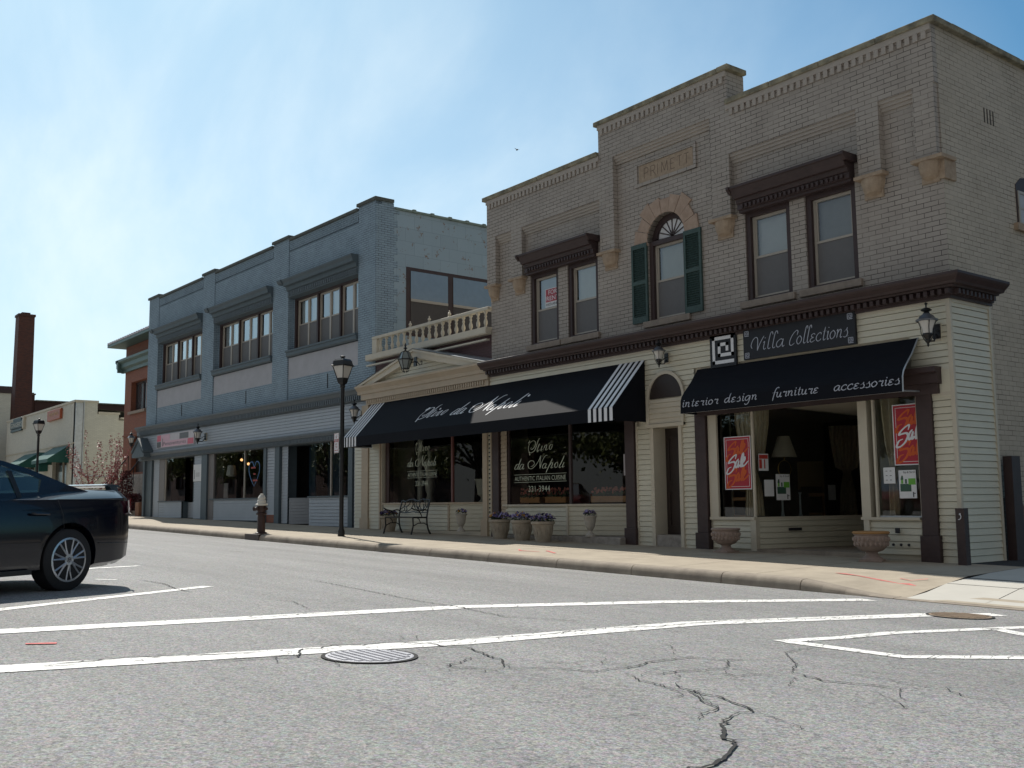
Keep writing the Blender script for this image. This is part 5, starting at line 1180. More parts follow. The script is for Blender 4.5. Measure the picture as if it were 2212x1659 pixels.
# signs above
K=thing('wall_sign','square black sign with white greek key spiral on the cream siding','sign',(-12.23,YS,3.65))
MB().box(-12.54,-11.93,YS-.06,YS-.018,3.36,3.975).build('board',M['blackboard'],K)
def key(mb,x,z,s,d,t=.12,flip=1):
    P_=[(1,0),(0,0),(0,1),(1,1),(1,.29),(.30,.29),(.30,.73),(.72,.73),(.72,.51)]
    for (a,b),(c,e) in zip(P_[:-1],P_[1:]):
        xa,xb=sorted((a,c)); za,zb_=sorted((b,e)); X=lambda q: x+(q if flip>0 else 1-q)*s
        xs_=sorted((X(xa),X(xb))); mb.box(xs_[0]-t*s/2,xs_[1]+t*s/2,d-.004,d,z+za*s-t*s/2,z+zb_*s+t*s/2)
mb=MB(); key(mb,-12.45,3.45,.44,YS-.061,.14); mb.build('spiral',M['white'],K)
V=thing('wall_sign','long black sign board with pale script shop name and small key motifs in its corners','sign',(-10.61,YS,3.7))
MB().box(-11.75,-9.47,YS-.07,YS-.018,3.42,3.96).build('board',M['blackboard'],V)
mb=MB(); f=plane(YS-.074); fitscript(mb,'Villa',-11.60,-10.86,3.56,.135,f,.085,.22); fitscript(mb,'Collections',-10.78,-9.60,3.56,.135,f,.085,.22)
mb.build('lettering',M['silver'],V)
mb=MB()
for x_,z in ((-11.71,3.84),(-11.71,3.45),(-9.60,3.84),(-9.60,3.45)): key(mb,x_,z,.085,YS-.071,.14)
mb.build('key_motifs',M['silver'],V)
PS=thing('wall_sign','pink and grey shop sign with a salon name on the grey fascia siding','sign',FB(-16.3,-.08,3.6))
cu0,cu1,cz0,cz1=UX(-43.2*14.6/14.45),UX(-38.9*14.6/14.45),3.30,3.84
MB(FB).box(cu0,cu1,-.11,-.06,cz0,cz1).build('board',M['palegrey'],PS)
W_=cu1-cu0; H_=cz1-cz0
def pan(a,b,c,e,m,nm): MB(FB).box(cu0+a*W_,cu0+b*W_,-.114,-.110,cz0+c*H_,cz0+e*H_).build(nm,M[m],PS)
pan(.01,.12,.5,.96,'rose','red_square'); pan(.01,.12,.04,.46,'greysign','grey_square'); pan(.14,.37,.5,.96,'pinksign','pink_square'); pan(.14,.82,.04,.48,'pinksign','pink_panel'); pan(.63,.86,.5,.92,'greysign','grey_square'); pan(.84,.99,.04,.46,'rose','red_square')
mb=MB(FB); text(mb,'Peneventures',lambda x,z,l:(x,-.117,z),cu0+.19*W_,cu0+.80*W_,cz0+.15*H_,cz0+.42*H_); mb.box(cu0+.165*W_,cu0+.178*W_,-.118,-.114,cz0+.1*H_,cz0+.68*H_); mb.build('lettering',M['greysign'],PS)
# posters
def sale(x0,x1,z0,z1,label):
    t=thing('sale_poster',label,'poster',((x0+x1)/2,YS+.03,(z0+z1)/2)); d=YS+.045
    w=x1-x0;h=z1-z0
    MB().box(x0,x1,d,d+.004,z0,z1).build('paper',M['posterred'],t)
    mb=MB(); frame(mb,x0-.004,x1+.004,z0-.004,z1+.004,d-.002,d,.015); frame(mb,x0+.045,x1-.045,z0+.045,z1-.045,d-.002,d,.007); mb.build('white_border',M['white'],t)
    f=lambda X,Y,l:(X,d-.004-l,Y)
    def put(dy,m,wd,yy): 
        mb=MB(); st=[[(x0+(a-135)/715*w,z0+h*(1-(b-95-dy)/1475)) for a,b in s] for s in SALE]
        strokes(mb,st,lambda X,Y,l:(X,d-yy-l,Y),wd*.5,wd,nib=.5); mb.build('sale_lettering',M[m],t)
    put(-375,'orange',.05,.004); put(370,'orange',.05,.004); put(0,'white',.042,.008)
sale(-12.37,-11.77,1.14,2.08,'crimson sale poster left of the curtain in the wide corner shop window')
sale(-8.96,-8.36,1.46,2.39,'crimson sale poster in the narrow window beside the corner, cut off by the dark column')
def paper(name,label,x0,x1,z0,z1,d=YS+.045,m='paint',fr=None):
    t=thing(name,label,'notice',((x0+x1)/2,d,z0)); MB().box(x0,x1,d,d+.003,z0,z1).build('paper',M[m],t); return t
t=paper('paper_notice','plain white notice taped in the window beside the corner',-9.17,-8.97,1.18,1.43)
mb=MB(); [mb.box(-9.13+.07*i,-9.10+.07*i,YS+.042,YS+.045,1.23+.07*j,1.238+.07*j) for i in (0,1) for j in range(3)]; mb.build('writing',M['ink'],t)
def stroll(x0,x1,z0,z1,label,F_=ID,d=YS+.045):
    t=thing('event_poster',label,'poster',F_((x0+x1)/2,d,(z0+z1)/2)); w=x1-x0;h=z1-z0; Xa=lambda a:x0+a*w; Za=lambda b:z0+b*h
    MB(F_).box(x0,x1,d,d+.003,z0,z1).build('paper',M['paint'],t)
    mb=MB(F_); text(mb,'Sip & Stroll',lambda x,z,l:(x,d-.003,z),Xa(.28),Xa(.95),Za(.87),Za(.96)); mb.box(Xa(.78),Xa(.84),d-.002,d,Za(.04),Za(.22)); mb.box(Xa(.86),Xa(.92),d-.002,d,Za(.15),Za(.19)); mb.build('writing',M['ink'],t)
    mb=MB(F_); mb.box(Xa(.55),Xa(.96),d-.002,d,Za(.48),Za(.70)); mb.box(Xa(.13),Xa(.24),d-.002,d,Za(.52),Za(.66)); mb.build('green_panel',M['lime'],t)
    mb=MB(F_); mb.box(Xa(.07),Xa(.70),d-.0015,d,Za(.24),Za(.51)); mb.box(Xa(.36),Xa(.46),d-.0015,d,Za(.52),Za(.68)); mb.py([(Xa(.1),Za(.66)),(Xa(.26),Za(.66)),(Xa(.24),Za(.80)),(Xa(.16),Za(.81))],d-.0015,d); mb.build('dark_panel',M['dgreen'],t)
stroll(-8.91,-8.62,.95,1.38,'white and green event poster in the window beside the corner')
# on the receding glass of the entry
ga=math.atan2(16.9-YS-.06,.45); FG=Fr((-11.69,YS+.06),ga)
# small crimson hours card and papers, all on the angled pane: u = metres back from the corner post
t=thing('hours_card','small red and white opening hours card next to the slender window post','notice',FG(.12,-.01,1.6)); MB(FG).box(.07,.29,-.012,-.008,1.46,1.76).build('paper',M['paint'],t)
mb=MB(FG); mb.box(.08,.28,-.015,-.012,1.67,1.74).box(.08,.14,-.015,-.012,1.50,1.66).box(.19,.215,-.015,-.012,1.50,1.66); mb.build('red_print',M['redink'],t)
t=thing('paper_notice','blank white sheet taped low on the receding pane of the shop entry','notice',FG(.4,-.01,1.2)); MB(FG).box(.18,.395,-.012,-.008,1.01,1.30).build('paper',M['paint'],t)
stroll(.45,.77,.94,1.40,'white and green event poster on the receding pane of the shop entry',FG,-.012)
t=thing('paper_notice','small white card standing far back behind the entry glass','notice',(-11.9,17.0,1.1)); MB(FG).box(1.72,1.90,.02,.03,.93,1.21).build('paper',M['palegrey'],t)
t=thing('menu_notice','grey framed yellow and white menu sheet in the restaurant window','notice',(-15.3,YS+.5,1.7)); 
FN=Fr((-16.66,YS+.07),math.atan2(.59,1.78))
MB(FN).box(1.28,1.66,-.015,-.01,1.48,1.92).build('paper',M['palegrey'],t); mb=MB(FN); mb.box(1.34,1.58,-.018,-.015,1.76,1.85).box(1.34,1.58,-.018,-.015,1.56,1.62); mb.build('yellow_print',M['yellow'],t)
t=thing('for_rent_sign','red and white for rent sign in the leftmost upstairs window','sign',(-17.53,Y0+.1,5.58)); x0_,x1_,d_=-17.80,-17.27,Y0+.128
MB().box(x0_,x1_,d_-.004,d_,5.37,5.80).build('board',M['paint'],t); MB().box(x0_+.02,x1_-.02,d_-.006,d_-.004,5.49,5.785).build('red_panel',mat('faded red print',(.42,.07,.09),.5),t)
mb=MB(); P2=lambda x,z,l:(x,d_-.008,z); text(mb,'FOR',P2,x0_+.12,x1_-.11,5.66,5.76); text(mb,'RENT',P2,x0_+.05,x1_-.05,5.52,5.62); mb.build('lettering',M['white'],t)
mb=MB(); text(mb,'4405648407',P2,x0_+.02,x1_-.02,5.40,5.465); mb.build('phone_number',M['greysign'],t)
# ================= LAMPS =================
def streetlamp(label,h=4.37,s=1):
    t=thing('street_lamp',label,'street lamp',local=True,group='black lantern street lamps')
    MB().lathe([(.085,0),(.085,.12),(.06,.20),(.054,.3),(.052,3.45),(.050,3.62),(.066,3.64),(.066,3.68)],n=16).build('pole',M['black'],t,smooth=True)
    sq=lambda r,z:(r*.80*math.sqrt(2),z)
    MB().lathe([sq(.045,3.66),sq(.05,3.70),sq(.10,3.75),sq(.12,3.83),sq(.13,3.87)],n=4,a0=math.pi/4).build('lantern_base',M['black'],t)
    MB().lathe([sq(.115,3.87),sq(.21,4.17)],n=4,a0=math.pi/4).build('lamp_glass',M['lampglass'],t)
    mb=MB()
    for i in range(4):
        a=math.pi/4+i*math.pi/2; r2=math.sqrt(2)*.8; mb.tube([(.12*r2*math.cos(a),.12*r2*math.sin(a),3.86),(.217*r2*math.cos(a),.217*r2*math.sin(a),4.18)],.011,5)
    mb.build('lantern_frame',M['black'],t)
    MB().lathe([sq(.25,4.165),sq(.255,4.19),sq(.225,4.20),sq(.20,4.30),sq(.165,4.34),sq(.05,4.355),sq(.04,4.36)],n=4,a0=math.pi/4).build('lantern_roof',M['black'],t)
    MB().lathe([(.05,4.34),(.045,4.38),(.07,4.40),(.068,4.415),(.02,4.43)],n=12).build('finial',M['black'],t,smooth=True)
    MB().lathe([(.03,3.9),(.05,3.95),(.045,4.0),(.02,4.02)],n=8).build('bulb',M['greyroof'],t)
    return t
L1=streetlamp('black lantern street lamp standing on the sidewalk between hydrant and bench'); place(L1,(-22.42,11.97,walkz(-22.42,11.97)),R(20))
L2=dup(L1); place(L2,(-49.9,10.95+.25,walkz(-49.9,11.2)-.02),R(20),'far black lantern street lamp in front of the white building')
NP=thing('parking_sign','white no parking sign with red lettering fixed to the near street lamp post','sign',local=True)
MB().box(-.02,.02,.004,.09,2.08,2.11).box(-.02,.02,.004,.09,2.41,2.44).build('bracket',M['greyroof'],NP)
MB().box(-.15,.15,-.004,.004,2.02,2.50).build('sign_plate',M['paint'],NP,bevel=.003)
mb=MB(); frame(mb,-.14,.14,2.03,2.49,-.006,-.0045,.007); f_=lambda x,z,l:(x,-.0065,z); text(mb,'NO',f_,-.05,.05,2.38,2.45); mb.box(-.13,.13,-.006,-.0045,2.285,2.36); text(mb,'ANY',f_,-.06,.06,2.21,2.26); text(mb,'TIME',f_,-.07,.07,2.14,2.19); mb.box(-.08,.08,-.006,-.0045,2.08,2.095); mb.py([(-.10,2.0875),(-.07,2.065),(-.07,2.11)],-.006,-.0045); mb.py([(.10,2.0875),(.07,2.065),(.07,2.11)],-.006,-.0045); mb.build('red_lettering',M['redink'],NP)
mb=MB(); text(mb,'PARKING',lambda x,z,l:(x,-.0085,z),-.12,.12,2.295,2.35); mb.build('white_lettering',M['white'],NP)
place(NP,(-22.46,11.84,walkz(-22.5,11.8)),R(-6))
def wall_lantern(label,big=1):
    t=thing('wall_lantern',label,'wall lantern',local=True,group='black carriage lanterns on the walls')
    MB().box(-.06,.06,-.03,0,-.12,.10).build('back_plate',M['black'],t)
    mb=MB(); mb.tube([(0,-.02,-.05),(0,-.10,-.16),(0,-.2,-.17),(0,-.26,-.12)],.014,6); mb.tube([(.03,-.02,.0),(.05,-.1,-.02),(.02,-.2,-.09)],.01,6); mb.build('arm',M['black'],t)
    c=(0,-.27,0)
    MB().lathe([(.008,-.26),(.02,-.235),(.012,-.22),(.045,-.17),(.035,-.15),(.075,-.08),(.07,-.06)],c=c,n=12).build('lower_bowl',M['black'],t,smooth=True)
    MB().lathe([(.065,-.07),(.075,0),(.10,.08),(.13,.13)],c=c,n=12).build('lamp_glass',M['lampglass'],t,smooth=True)
    mb=MB()
    for i in range(4):
        a=math.pi/4+i*math.pi/2; mb.tube([(c[0]+r*math.cos(a),c[1]+r*math.sin(a),z) for r,z in ((.04,-.17),(.09,-.07),(.095,.03),(.12,.1),(.15,.14))],.007,5)
    mb.build('cage',M['black'],t)
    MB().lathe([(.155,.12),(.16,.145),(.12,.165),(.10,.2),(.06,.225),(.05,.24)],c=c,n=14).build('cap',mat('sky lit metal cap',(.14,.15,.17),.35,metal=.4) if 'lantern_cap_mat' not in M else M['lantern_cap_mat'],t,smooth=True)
    MB().lathe([(.05,.24),(.035,.26),(.085,.285),(.06,.31),(.012,.33),(.012,.37),(.03,.385),(.002,.41)],c=c,n=12).build('finial',M['black'],t,smooth=True)
    return t
W0=wall_lantern('black carriage lantern on the cream siding at the street corner')
place(W0,(-8.10,YS-.03,3.44)); 
MB().box(-.13,.06,-.005,.02,-.14,.12).build('mounting_block',M['creamtrim'],W0)
for loc,rz,sc,lab in (((-13.66,YS-.03,3.70),0,.82,'small black lantern between the two black awnings'),
    (FB(UX(-37.75*14.6/14.45),-.08,3.52),th,1.15,'black lantern overlapping the pink and grey sign'),
    (FB(-18.75,-.25,3.68),th,1.1,'black lantern at the far end of the grey fascia above the gabled canopy'),
    (FB(UX(-25.65*14.6/14.45),-.10,3.50),th,1.05,'black lantern on grey siding beside the striped awning end')):
    q=dup(W0); place(q,loc,rz,lab,sc)
# hexagonal lantern on the pediment
t=thing('pediment_lantern','large black framed lantern with scrolled arm on the cream pediment','wall lantern',local=True)
MB().box(-.07,.07,-.03,0,-.12,.12).build('back_plate',M['black'],t)
mb=MB(); mb.tube([(.07,-.02,.03),(.2,-.08,-.03),(.34,-.1,-.13),(.44,-.1,-.13),(.46,-.1,-.05),(.41,-.1,-.03),(.40,-.1,-.07)],.012,6); mb.tube([(0,-.02,0),(0,-.12,-.02),(0,-.3,-.05)],.014,6)
c=(0,-.32,0)
for i in range(6):
    a=i*math.pi/3; mb.tube([(c[0]+r*math.cos(a),c[1]+r*math.sin(a),z) for r,z in ((.03,-.30),(.08,-.27),(.10,-.2),(.185,.03),(.19,.05),(.11,.22),(.03,.26))],.009,5)
mb.lathe([(.10,-.215),(.10,-.195)],c=c,n=6).lathe([(.20,.02),(.205,.045),(.19,.05)],c=c,n=6); mb.lathe([(.035,.25),(.02,.3),(.06,.33),(.02,.36),(.03,.40),(.004,.47)],c=c,n=8); mb.build('frame',M['black'],t)
MB().lathe([(.09,-.2),(.178,.03),(.10,.22)],c=c,n=6).build('lamp_glass',mat('smoky lamp glass',(.16,.19,.185),.15,spec=.8),t)
place(t,(-22.45,YE-.08,4.62))
# ================= HYDRANT =================
H=thing('fire_hydrant','dark fire hydrant with white domed cap at the kerb in front of the grey shopfront','fire hydrant',local=True)
MB().lathe([(.17,0),(.17,.03),(.115,.05),(.11,.45),(.105,.52),(.15,.535),(.15,.575),(.11,.60),(.125,.80)],n=18).build('barrel',M['hydr'],H,smooth=True)
MB().lathe([(.165,.79),(.17,.83),(.13,.845),(.125,.93),(.10,.96),(.11,1.0),(.08,1.06),(.05,1.09),(.045,1.12),(.02,1.125)],n=18).build('cap',M['hydw'],H,smooth=True)
mb=MB(); mb.tube([(-.05,-.05,.70),(-.17,-.12,.70)],.055,10).tube([(-.17,-.12,.70),(-.205,-.145,.70)],.07,6).tube([(.05,.05,.70),(.14,.10,.70)],.045,10).tube([(.02,-.08,.70),(.06,-.18,.70)],.05,10); mb.build('nozzle',M['hydr'],H,smooth=False)
MB().lathe([(.10,.0),(.22,.0),(.22,.012)],n=14).build('base_flange',M['hydr'],H)
place(H,(-25.36,11.2,walkz(-25.36,11.2)),0)
H.scale=(.92,.92,.92)
MB().box(-.38,.38,10.86-11.0,10.99-11.0,-.16,.012)
mb=MB(); mb.box(-25.62,-24.75,10.862,11.02,roadz(-25,10.9)-.02,walkz(-25,11.06)+.008); tag(mb.build('drain_inlet',M['hydr']),'dark iron drain mouth in the kerb below the hydrant','drain')
# ================= BENCH =================
BN=thing('park_bench','black cast iron garden bench with branch patterned back by the restaurant window','bench',local=True)
for sx in (-.62,.62):
    mb=MB(); s=1
    mb.tube([(sx,-.30,0),(sx,-.27,.10),(sx,-.24,.22),(sx,-.25,.41)],[.026,.022,.02,.022],6); mb.tube([(sx,.27,0),(sx,.20,.12),(sx,.17,.25),(sx,.16,.41),(sx,.20,.62),(sx,.27,.84)],[.026,.022,.02,.022,.02,.018],6)
    mb.tube([(sx,-.25,.2),(sx,-.1,.27),(sx,.08,.27),(sx,.17,.22)],.014,5); mb.tube([(sx,-.02,.27),(sx,-.06,.36),(sx,-.12,.40)],.012,5)
    mb.tube([(sx,.18,.58),(sx,.10,.60),(sx,-.05,.57),(sx,-.2,.60),(sx,-.3,.645)],.016,6); mb.tube([(sx,-.1,.58),(sx,-.03,.52),(sx,.02,.42)],.013,5); mb.tube([(sx,-.25,.41),(sx,.16,.41)],.02,6)
    mb.build('side_frame',M['black'],BN,smooth=True)
mb=MB(); 
for i in range(8): y=-.25+.056*i; mb.box(-.62,.62,y,y+.035,.405,.425)
mb.build('seat',M['black'],BN)
mb=MB(); rr=random.Random(3)
def bp(x,z): return (x,.18+ (z-.5)*.27,z)
mb.tube([bp(-.62,.83),bp(-.45,.80),bp(-.3,.85),bp(-.1,.86),bp(.1,.80),bp(.3,.86),bp(.48,.84),bp(.62,.83)],.016,6); mb.tube([bp(-.62,.53),bp(-.3,.52),bp(0,.55),bp(.3,.52),bp(.62,.54)],.014,6)
for P_ in ([(-.62,.60),(-.5,.66),(-.36,.68),(-.25,.76),(-.3,.85)],[(-.56,.83),(-.45,.75),(-.5,.66)],[(-.4,.68),(-.32,.60),(-.38,.53)],[(-.6,.55),(-.48,.56),(-.42,.60),(-.46,.64)],[(-.35,.52),(-.15,.62),(-.1,.74),(-.22,.84)],[(.05,.85),(-.05,.76),(.0,.66),(.15,.57),(.1,.52)],[(.0,.70),(.1,.66),(.16,.60)],
 [(.1,.82),(.2,.74),(.18,.62),(.28,.53)],[(.3,.86),(.2,.78),(.24,.66),(.36,.60),(.45,.66),(.42,.78),(.33,.85)],[(.5,.84),(.56,.74),(.5,.62),(.38,.55)],[(.62,.7),(.55,.66),(.48,.70)],[(-.15,.85),(-.02,.80),(.08,.70),(.2,.62),(.3,.6)],[(.36,.74),(.4,.66),(.38,.58)]):
    mb.tube([bp(*p) for p in catmull(P_,3)],.011,5)
mb.build('backrest',M['black'],BN,smooth=True)
place(BN,(-22.02,13.6,GA(-22.0)-.01),R(2))
# ================= PLANTERS =================
def flowers(par,r,z,h,n,seed,flat=1):
    rr=random.Random(seed); lf=MB(); P=[MB(),MB(),MB()]
    for i in range(n*3):
        a=rr.uniform(0,6.28); q=r*math.sqrt(rr.random()); x,y=q*math.cos(a),q*math.sin(a); zz=z+rr.uniform(-.01,h*.8)*(1-.5*(q/r)**2)
        s=rr.uniform(.015,.03); b=rr.uniform(0,6.28); t_=rr.uniform(-.8,.8)
        dx,dy=math.cos(b)*s,math.sin(b)*s; lf.quad((x-dx,y-dy,zz-s*t_),(x+dy*.5,y-dx*.5,zz),(x+dx,y+dy,zz+s*t_),(x-dy*.5,y+dx*.5,zz+.005))
    for i in range(n):
        a=rr.uniform(0,6.28); q=r*1.08*math.sqrt(rr.random()); x,y=q*math.cos(a),q*math.sin(a); zz=z+h*(.45+.55*rr.random())*(1-.45*(q/r)**2)
        k=rr.choice([0,0,0,1,1,1,2]); s=rr.uniform(.016,.027)
        nx=Vector((rr.uniform(-.5,.5)+x/r*.6,rr.uniform(-1,.2),rr.uniform(.1,.9))).normalized(); u_=nx.cross(Vector((0,0,1))).normalized(); v_=nx.cross(u_)
        pts=[]
        for j in range(7): 
            aa=2*math.pi*j/7; rad=s*(1.15 if j%2 else .85); pts.append(tuple(Vector((x,y,zz))+u_*math.cos(aa)*rad+v_*math.sin(aa)*rad+nx*.004*(j%2)))
        P[k].add(pts,[tuple(range(7))])
    lf.build('foliage',M['leaf'],par)
    for m_,nm in zip(P,('pansy1','pansy2','pansy3')): m_.build('flowers',M[nm],par)
def pot(label,seed,s=1,group='terracotta pots of pansies'):
    t=thing('flower_pot',label,'flower pot',local=True,group=group)
    MB().lathe([(.13,0),(.135,.01),(.165,.16),(.195,.31),(.215,.32),(.222,.345),(.215,.37),(.19,.37),(.185,.33),(.01,.33)],n=24).build('pot',M['terracotta'],t,smooth=True)
    mb=MB(); 
    for i in range(14):
        a=2*math.pi*i/14; mb.tube([((.178+.006)*math.cos(a),(.178+.006)*math.sin(a),.25),((.170)*math.cos(a+.1),(.170)*math.sin(a+.1),.17),((.150)*math.cos(a),(.150)*math.sin(a),.09)],[.004,.010,.003],5)
    mb.build('leaf_relief',M['terracotta'],t)
    flowers(t,.21,.36,.17,120,seed); return t
for i,(x,y,lab,s) in enumerate(((-18.50,13.86,'left of the three pansy pots beside the dark column',1.16),(-17.62,13.80,'middle of the three pansy pots under the lettered window',1.18),(-16.76,13.68,'right of the three pansy pots under the lettered window',1.16),(-23.50,13.95,'pansy pot standing behind the end of the iron bench',1.12))):
    t=pot(lab,i+5); place(t,(x,y,GA(x)-.01),i*1.3,scale=s)
def urn(label,seed):
    t=thing('flower_urn',label,'urn',local=True,group='tall pedestal urns of pansies')
    MB().lathe([(.105,0),(.105,.03),(.085,.045),(.045,.09),(.04,.12),(.06,.14),(.095,.20),(.115,.30),(.125,.38),(.145,.405),(.15,.42),(.135,.43),(.12,.41),(.01,.40)],n=22).build('urn',M['urn'],t,smooth=True)
    flowers(t,.13,.42,.15,45,seed); return t
t=urn('pedestal urn of pansies right of the iron bench',21); place(t,(-20.35,14.08,.262))
t=urn('pedestal urn of pansies on the stone ledge below the menu',22); place(t,(-15.80,14.15,.235),1)
def bowl(label,rim=None):
    t=thing('bowl_planter',label,'planter',local=True,group='empty cast stone bowl planters')
    MB().box(-.15,.15,-.15,.15,0,.03).lathe([(.145,.03),(.14,.045),(.09,.075),(.075,.11),(.08,.13)],n=24).build('pedestal',M['pinkpot'],t,smooth=False,bevel=.004)
    MB().lathe([(.08,.125),(.15,.15),(.20,.20),(.225,.27),(.225,.32),(.215,.35),(.235,.37),(.242,.385),(.23,.40),(.205,.40),(.19,.36),(.01,.34)],n=30).build('bowl',M['pinkpot'],t,smooth=True)
    mb=MB()
    for j,(zz,rr_) in enumerate(((.235,.212),(.30,.226))):
        for i in range(22):
            a=2*math.pi*(i+.5*j)/22; mb.sphere((rr_*math.cos(a),rr_*math.sin(a),zz),.030,6,5,(.7,.7,1.1))
    mb.build('scale_relief',M['pinkpot'],t,smooth=True)
    if rim: MB().lathe([(.236,.372),(.245,.386),(.232,.404),(.205,.402)],n=30).build('ochre_rim',mat('ochre stained rim',(.38,.20,.07),.7),t,smooth=True)
    return t
t=bowl('cast stone bowl planter by the wide shop window under the sale poster'); place(t,(-11.95,13.85,GA(-11.95)-.01),0,scale=1.05)
t=bowl('cast stone bowl planter with ochre stained rim beside the shop entry',1); place(t,(-9.10,13.85,GA(-9.1)-.01),.4,scale=1.12)
# terracotta box at far end of grey building
tag(MB(FB).box(-19.35,-18.9,-.1,.3,.45,1.12).build('planter_box',mat('terracotta box',(.24,.12,.07),.8),bevel=.03),'terracotta box planter at the far corner of the grey building','planter')
# posts at the right
t=thing('bollard','short dark brown square post with white hook at the siding corner','post',(-7.80,14.13,-.02)); MB().box(-7.86,-7.73,14.07,14.2,-.05,.80).build('post',M['brown'],t,bevel=.006)
mb=MB(); mb.tube([(-7.78,14.06,.71),(-7.765,14.055,.69),(-7.77,14.055,.66),(-7.79,14.055,.64),(-7.81,14.055,.64)],.006,6); mb.sphere((-7.78,14.055,.715),.014); mb.build('hook',M['white'],t)
BX=onx=None
t=thing('timber_post','tall dark brown timber post against the brick side wall','post',(-7.7,16.4,0)); mb=MB()
mb.add([(-7.9,15.60,-.05),(-7.76,15.60,-.05),(-7.76,15.86,-.05),(-7.9,15.86,-.05),(-7.9,15.62,1.58),(-7.76,15.62,1.58),(-7.76,15.88,1.58),(-7.9,15.88,1.58)],[(0,1,5,4),(1,2,6,5),(2,3,7,6),(3,0,4,7),(4,5,6,7)]); mb.build('post',M['brown'],t)
# ================= INTERIOR OBJECTS =================
t=thing('table_lamp','tall table lamp with cream cone shade and ring base behind the entry glass','lamp',local=True)
MB().lathe([(.24,.62),(.11,1.02),(.10,1.02),(.23,.62)],n=20).build('lamp_shade',M['shade'],t,smooth=True)
mb=MB(); 
for i in range(24):
    a0=2*math.pi*i/24;a1=2*math.pi*(i+1)/24; mb.tube([(.16*math.cos(a0),0,.40+.16*math.sin(a0)),(.16*math.cos(a1),0,.40+.16*math.sin(a1))],.008,5,cap=False)
mb.tube([(0,0,.56),(0,0,.64)],.012,6); mb.build('ring',M['brass'],t); MB().lathe([(.09,0),(.09,.03),(.04,.05),(.03,.22),(.02,.24)],n=14).build('base',M['dark'],t,smooth=True)
place(t,(-12.3,16.0,1.13),ga)
tag(MB().box(-12.6,-12.0,15.7,16.3,.6,1.13).build('side_table',M['dark']),'dark side table carrying the lamp behind the entry glass','table')
def chair(label,s):
    t=thing('wooden_chair',label,'chair',local=True,group='wooden chairs in the shop window')
    MB().box(-.25,.25,-.25,.25,.40,.47).build('seat',M['shade'] if s else M['wood'],t,bevel=.015); MB().box(-.25,.25,.22,.27,.60,1.10).box(-.25,-.20,.22,.27,.47,.60).box(.20,.25,.22,.27,.47,.60).build('backrest',mat('tan woven back',(.26,.17,.07),.8),t,bevel=.01)
    for x,y in ((-.22,-.22),(.22,-.22),(-.22,.22),(.22,.22)): MB().lathe([(.022,0),(.03,.05),(.02,.1),(.025,.2),(.02,.3),(.028,.40)],c=(x,y,0),n=8).build('leg',M['wood'],t)
    MB().box(-.22,.22,-.23,-.21,.05,.09).build('stretcher',M['wood'],t); return t
t=chair('wooden chair with woven back deep behind the entry glass',0); place(t,(-12.42,16.95,.6),R(35))
t=chair('wooden chair behind the sale poster in the display window',0); place(t,(-12.5,14.95,.6),.5,scale=.85)
def curtain(x,y,z0,z1,w,label,tie=.45,ang=0,group='ribbed beige curtains'):
    t=thing('curtain',label,'curtain',local=True,group=group); mb=MB(); n=26; rows=[(z1,1.0),(z1-.3,.95),(z1-.8,.7),(z0+(z1-z0)*tie,.28),(z0+(z1-z0)*tie-.06,.26),(z0+.5,.45),(z0,.55)]
    vs=[];fs=[]
    for z,k in rows:
        for i in range(n): q=i/(n-1)-.5; vs.append((q*w*k,.035*math.sin(i*1.9),z))
    for j in range(len(rows)-1):
        for i in range(n-1): fs.append((j*n+i,j*n+i+1,(j+1)*n+i+1,(j+1)*n+i))
    mb.add(vs,fs).build('fabric',M['curtain'],t,smooth=True); place(t,(x,y,0),ang); return t
curtain(-11.93,14.63,.66,2.6,.62,'gathered curtain behind the slender window post',.42,R(42))
curtain(-9.08,14.5,.7,2.6,.34,'narrow gathered curtain in the window beside the corner',.40,0)
curtain(-11.62,17.0,.62,2.35,.60,'straight curtain at the back of the entry glass',.5,R(40))
t=thing('candle_stand','pair of slim silver candle stands behind the entry glass','candle stand',local=True)
for i,(x,y) in enumerate(((0,0),(.05,.45))): MB().lathe([(.05,0),(.03,.05),(.018,.15),(.016,.42),(.03,.44),(.03,.46)],c=(x,y,0),n=10).build('stand',M['greyroof'],t)
place(t,(-11.8,15.25,.62))
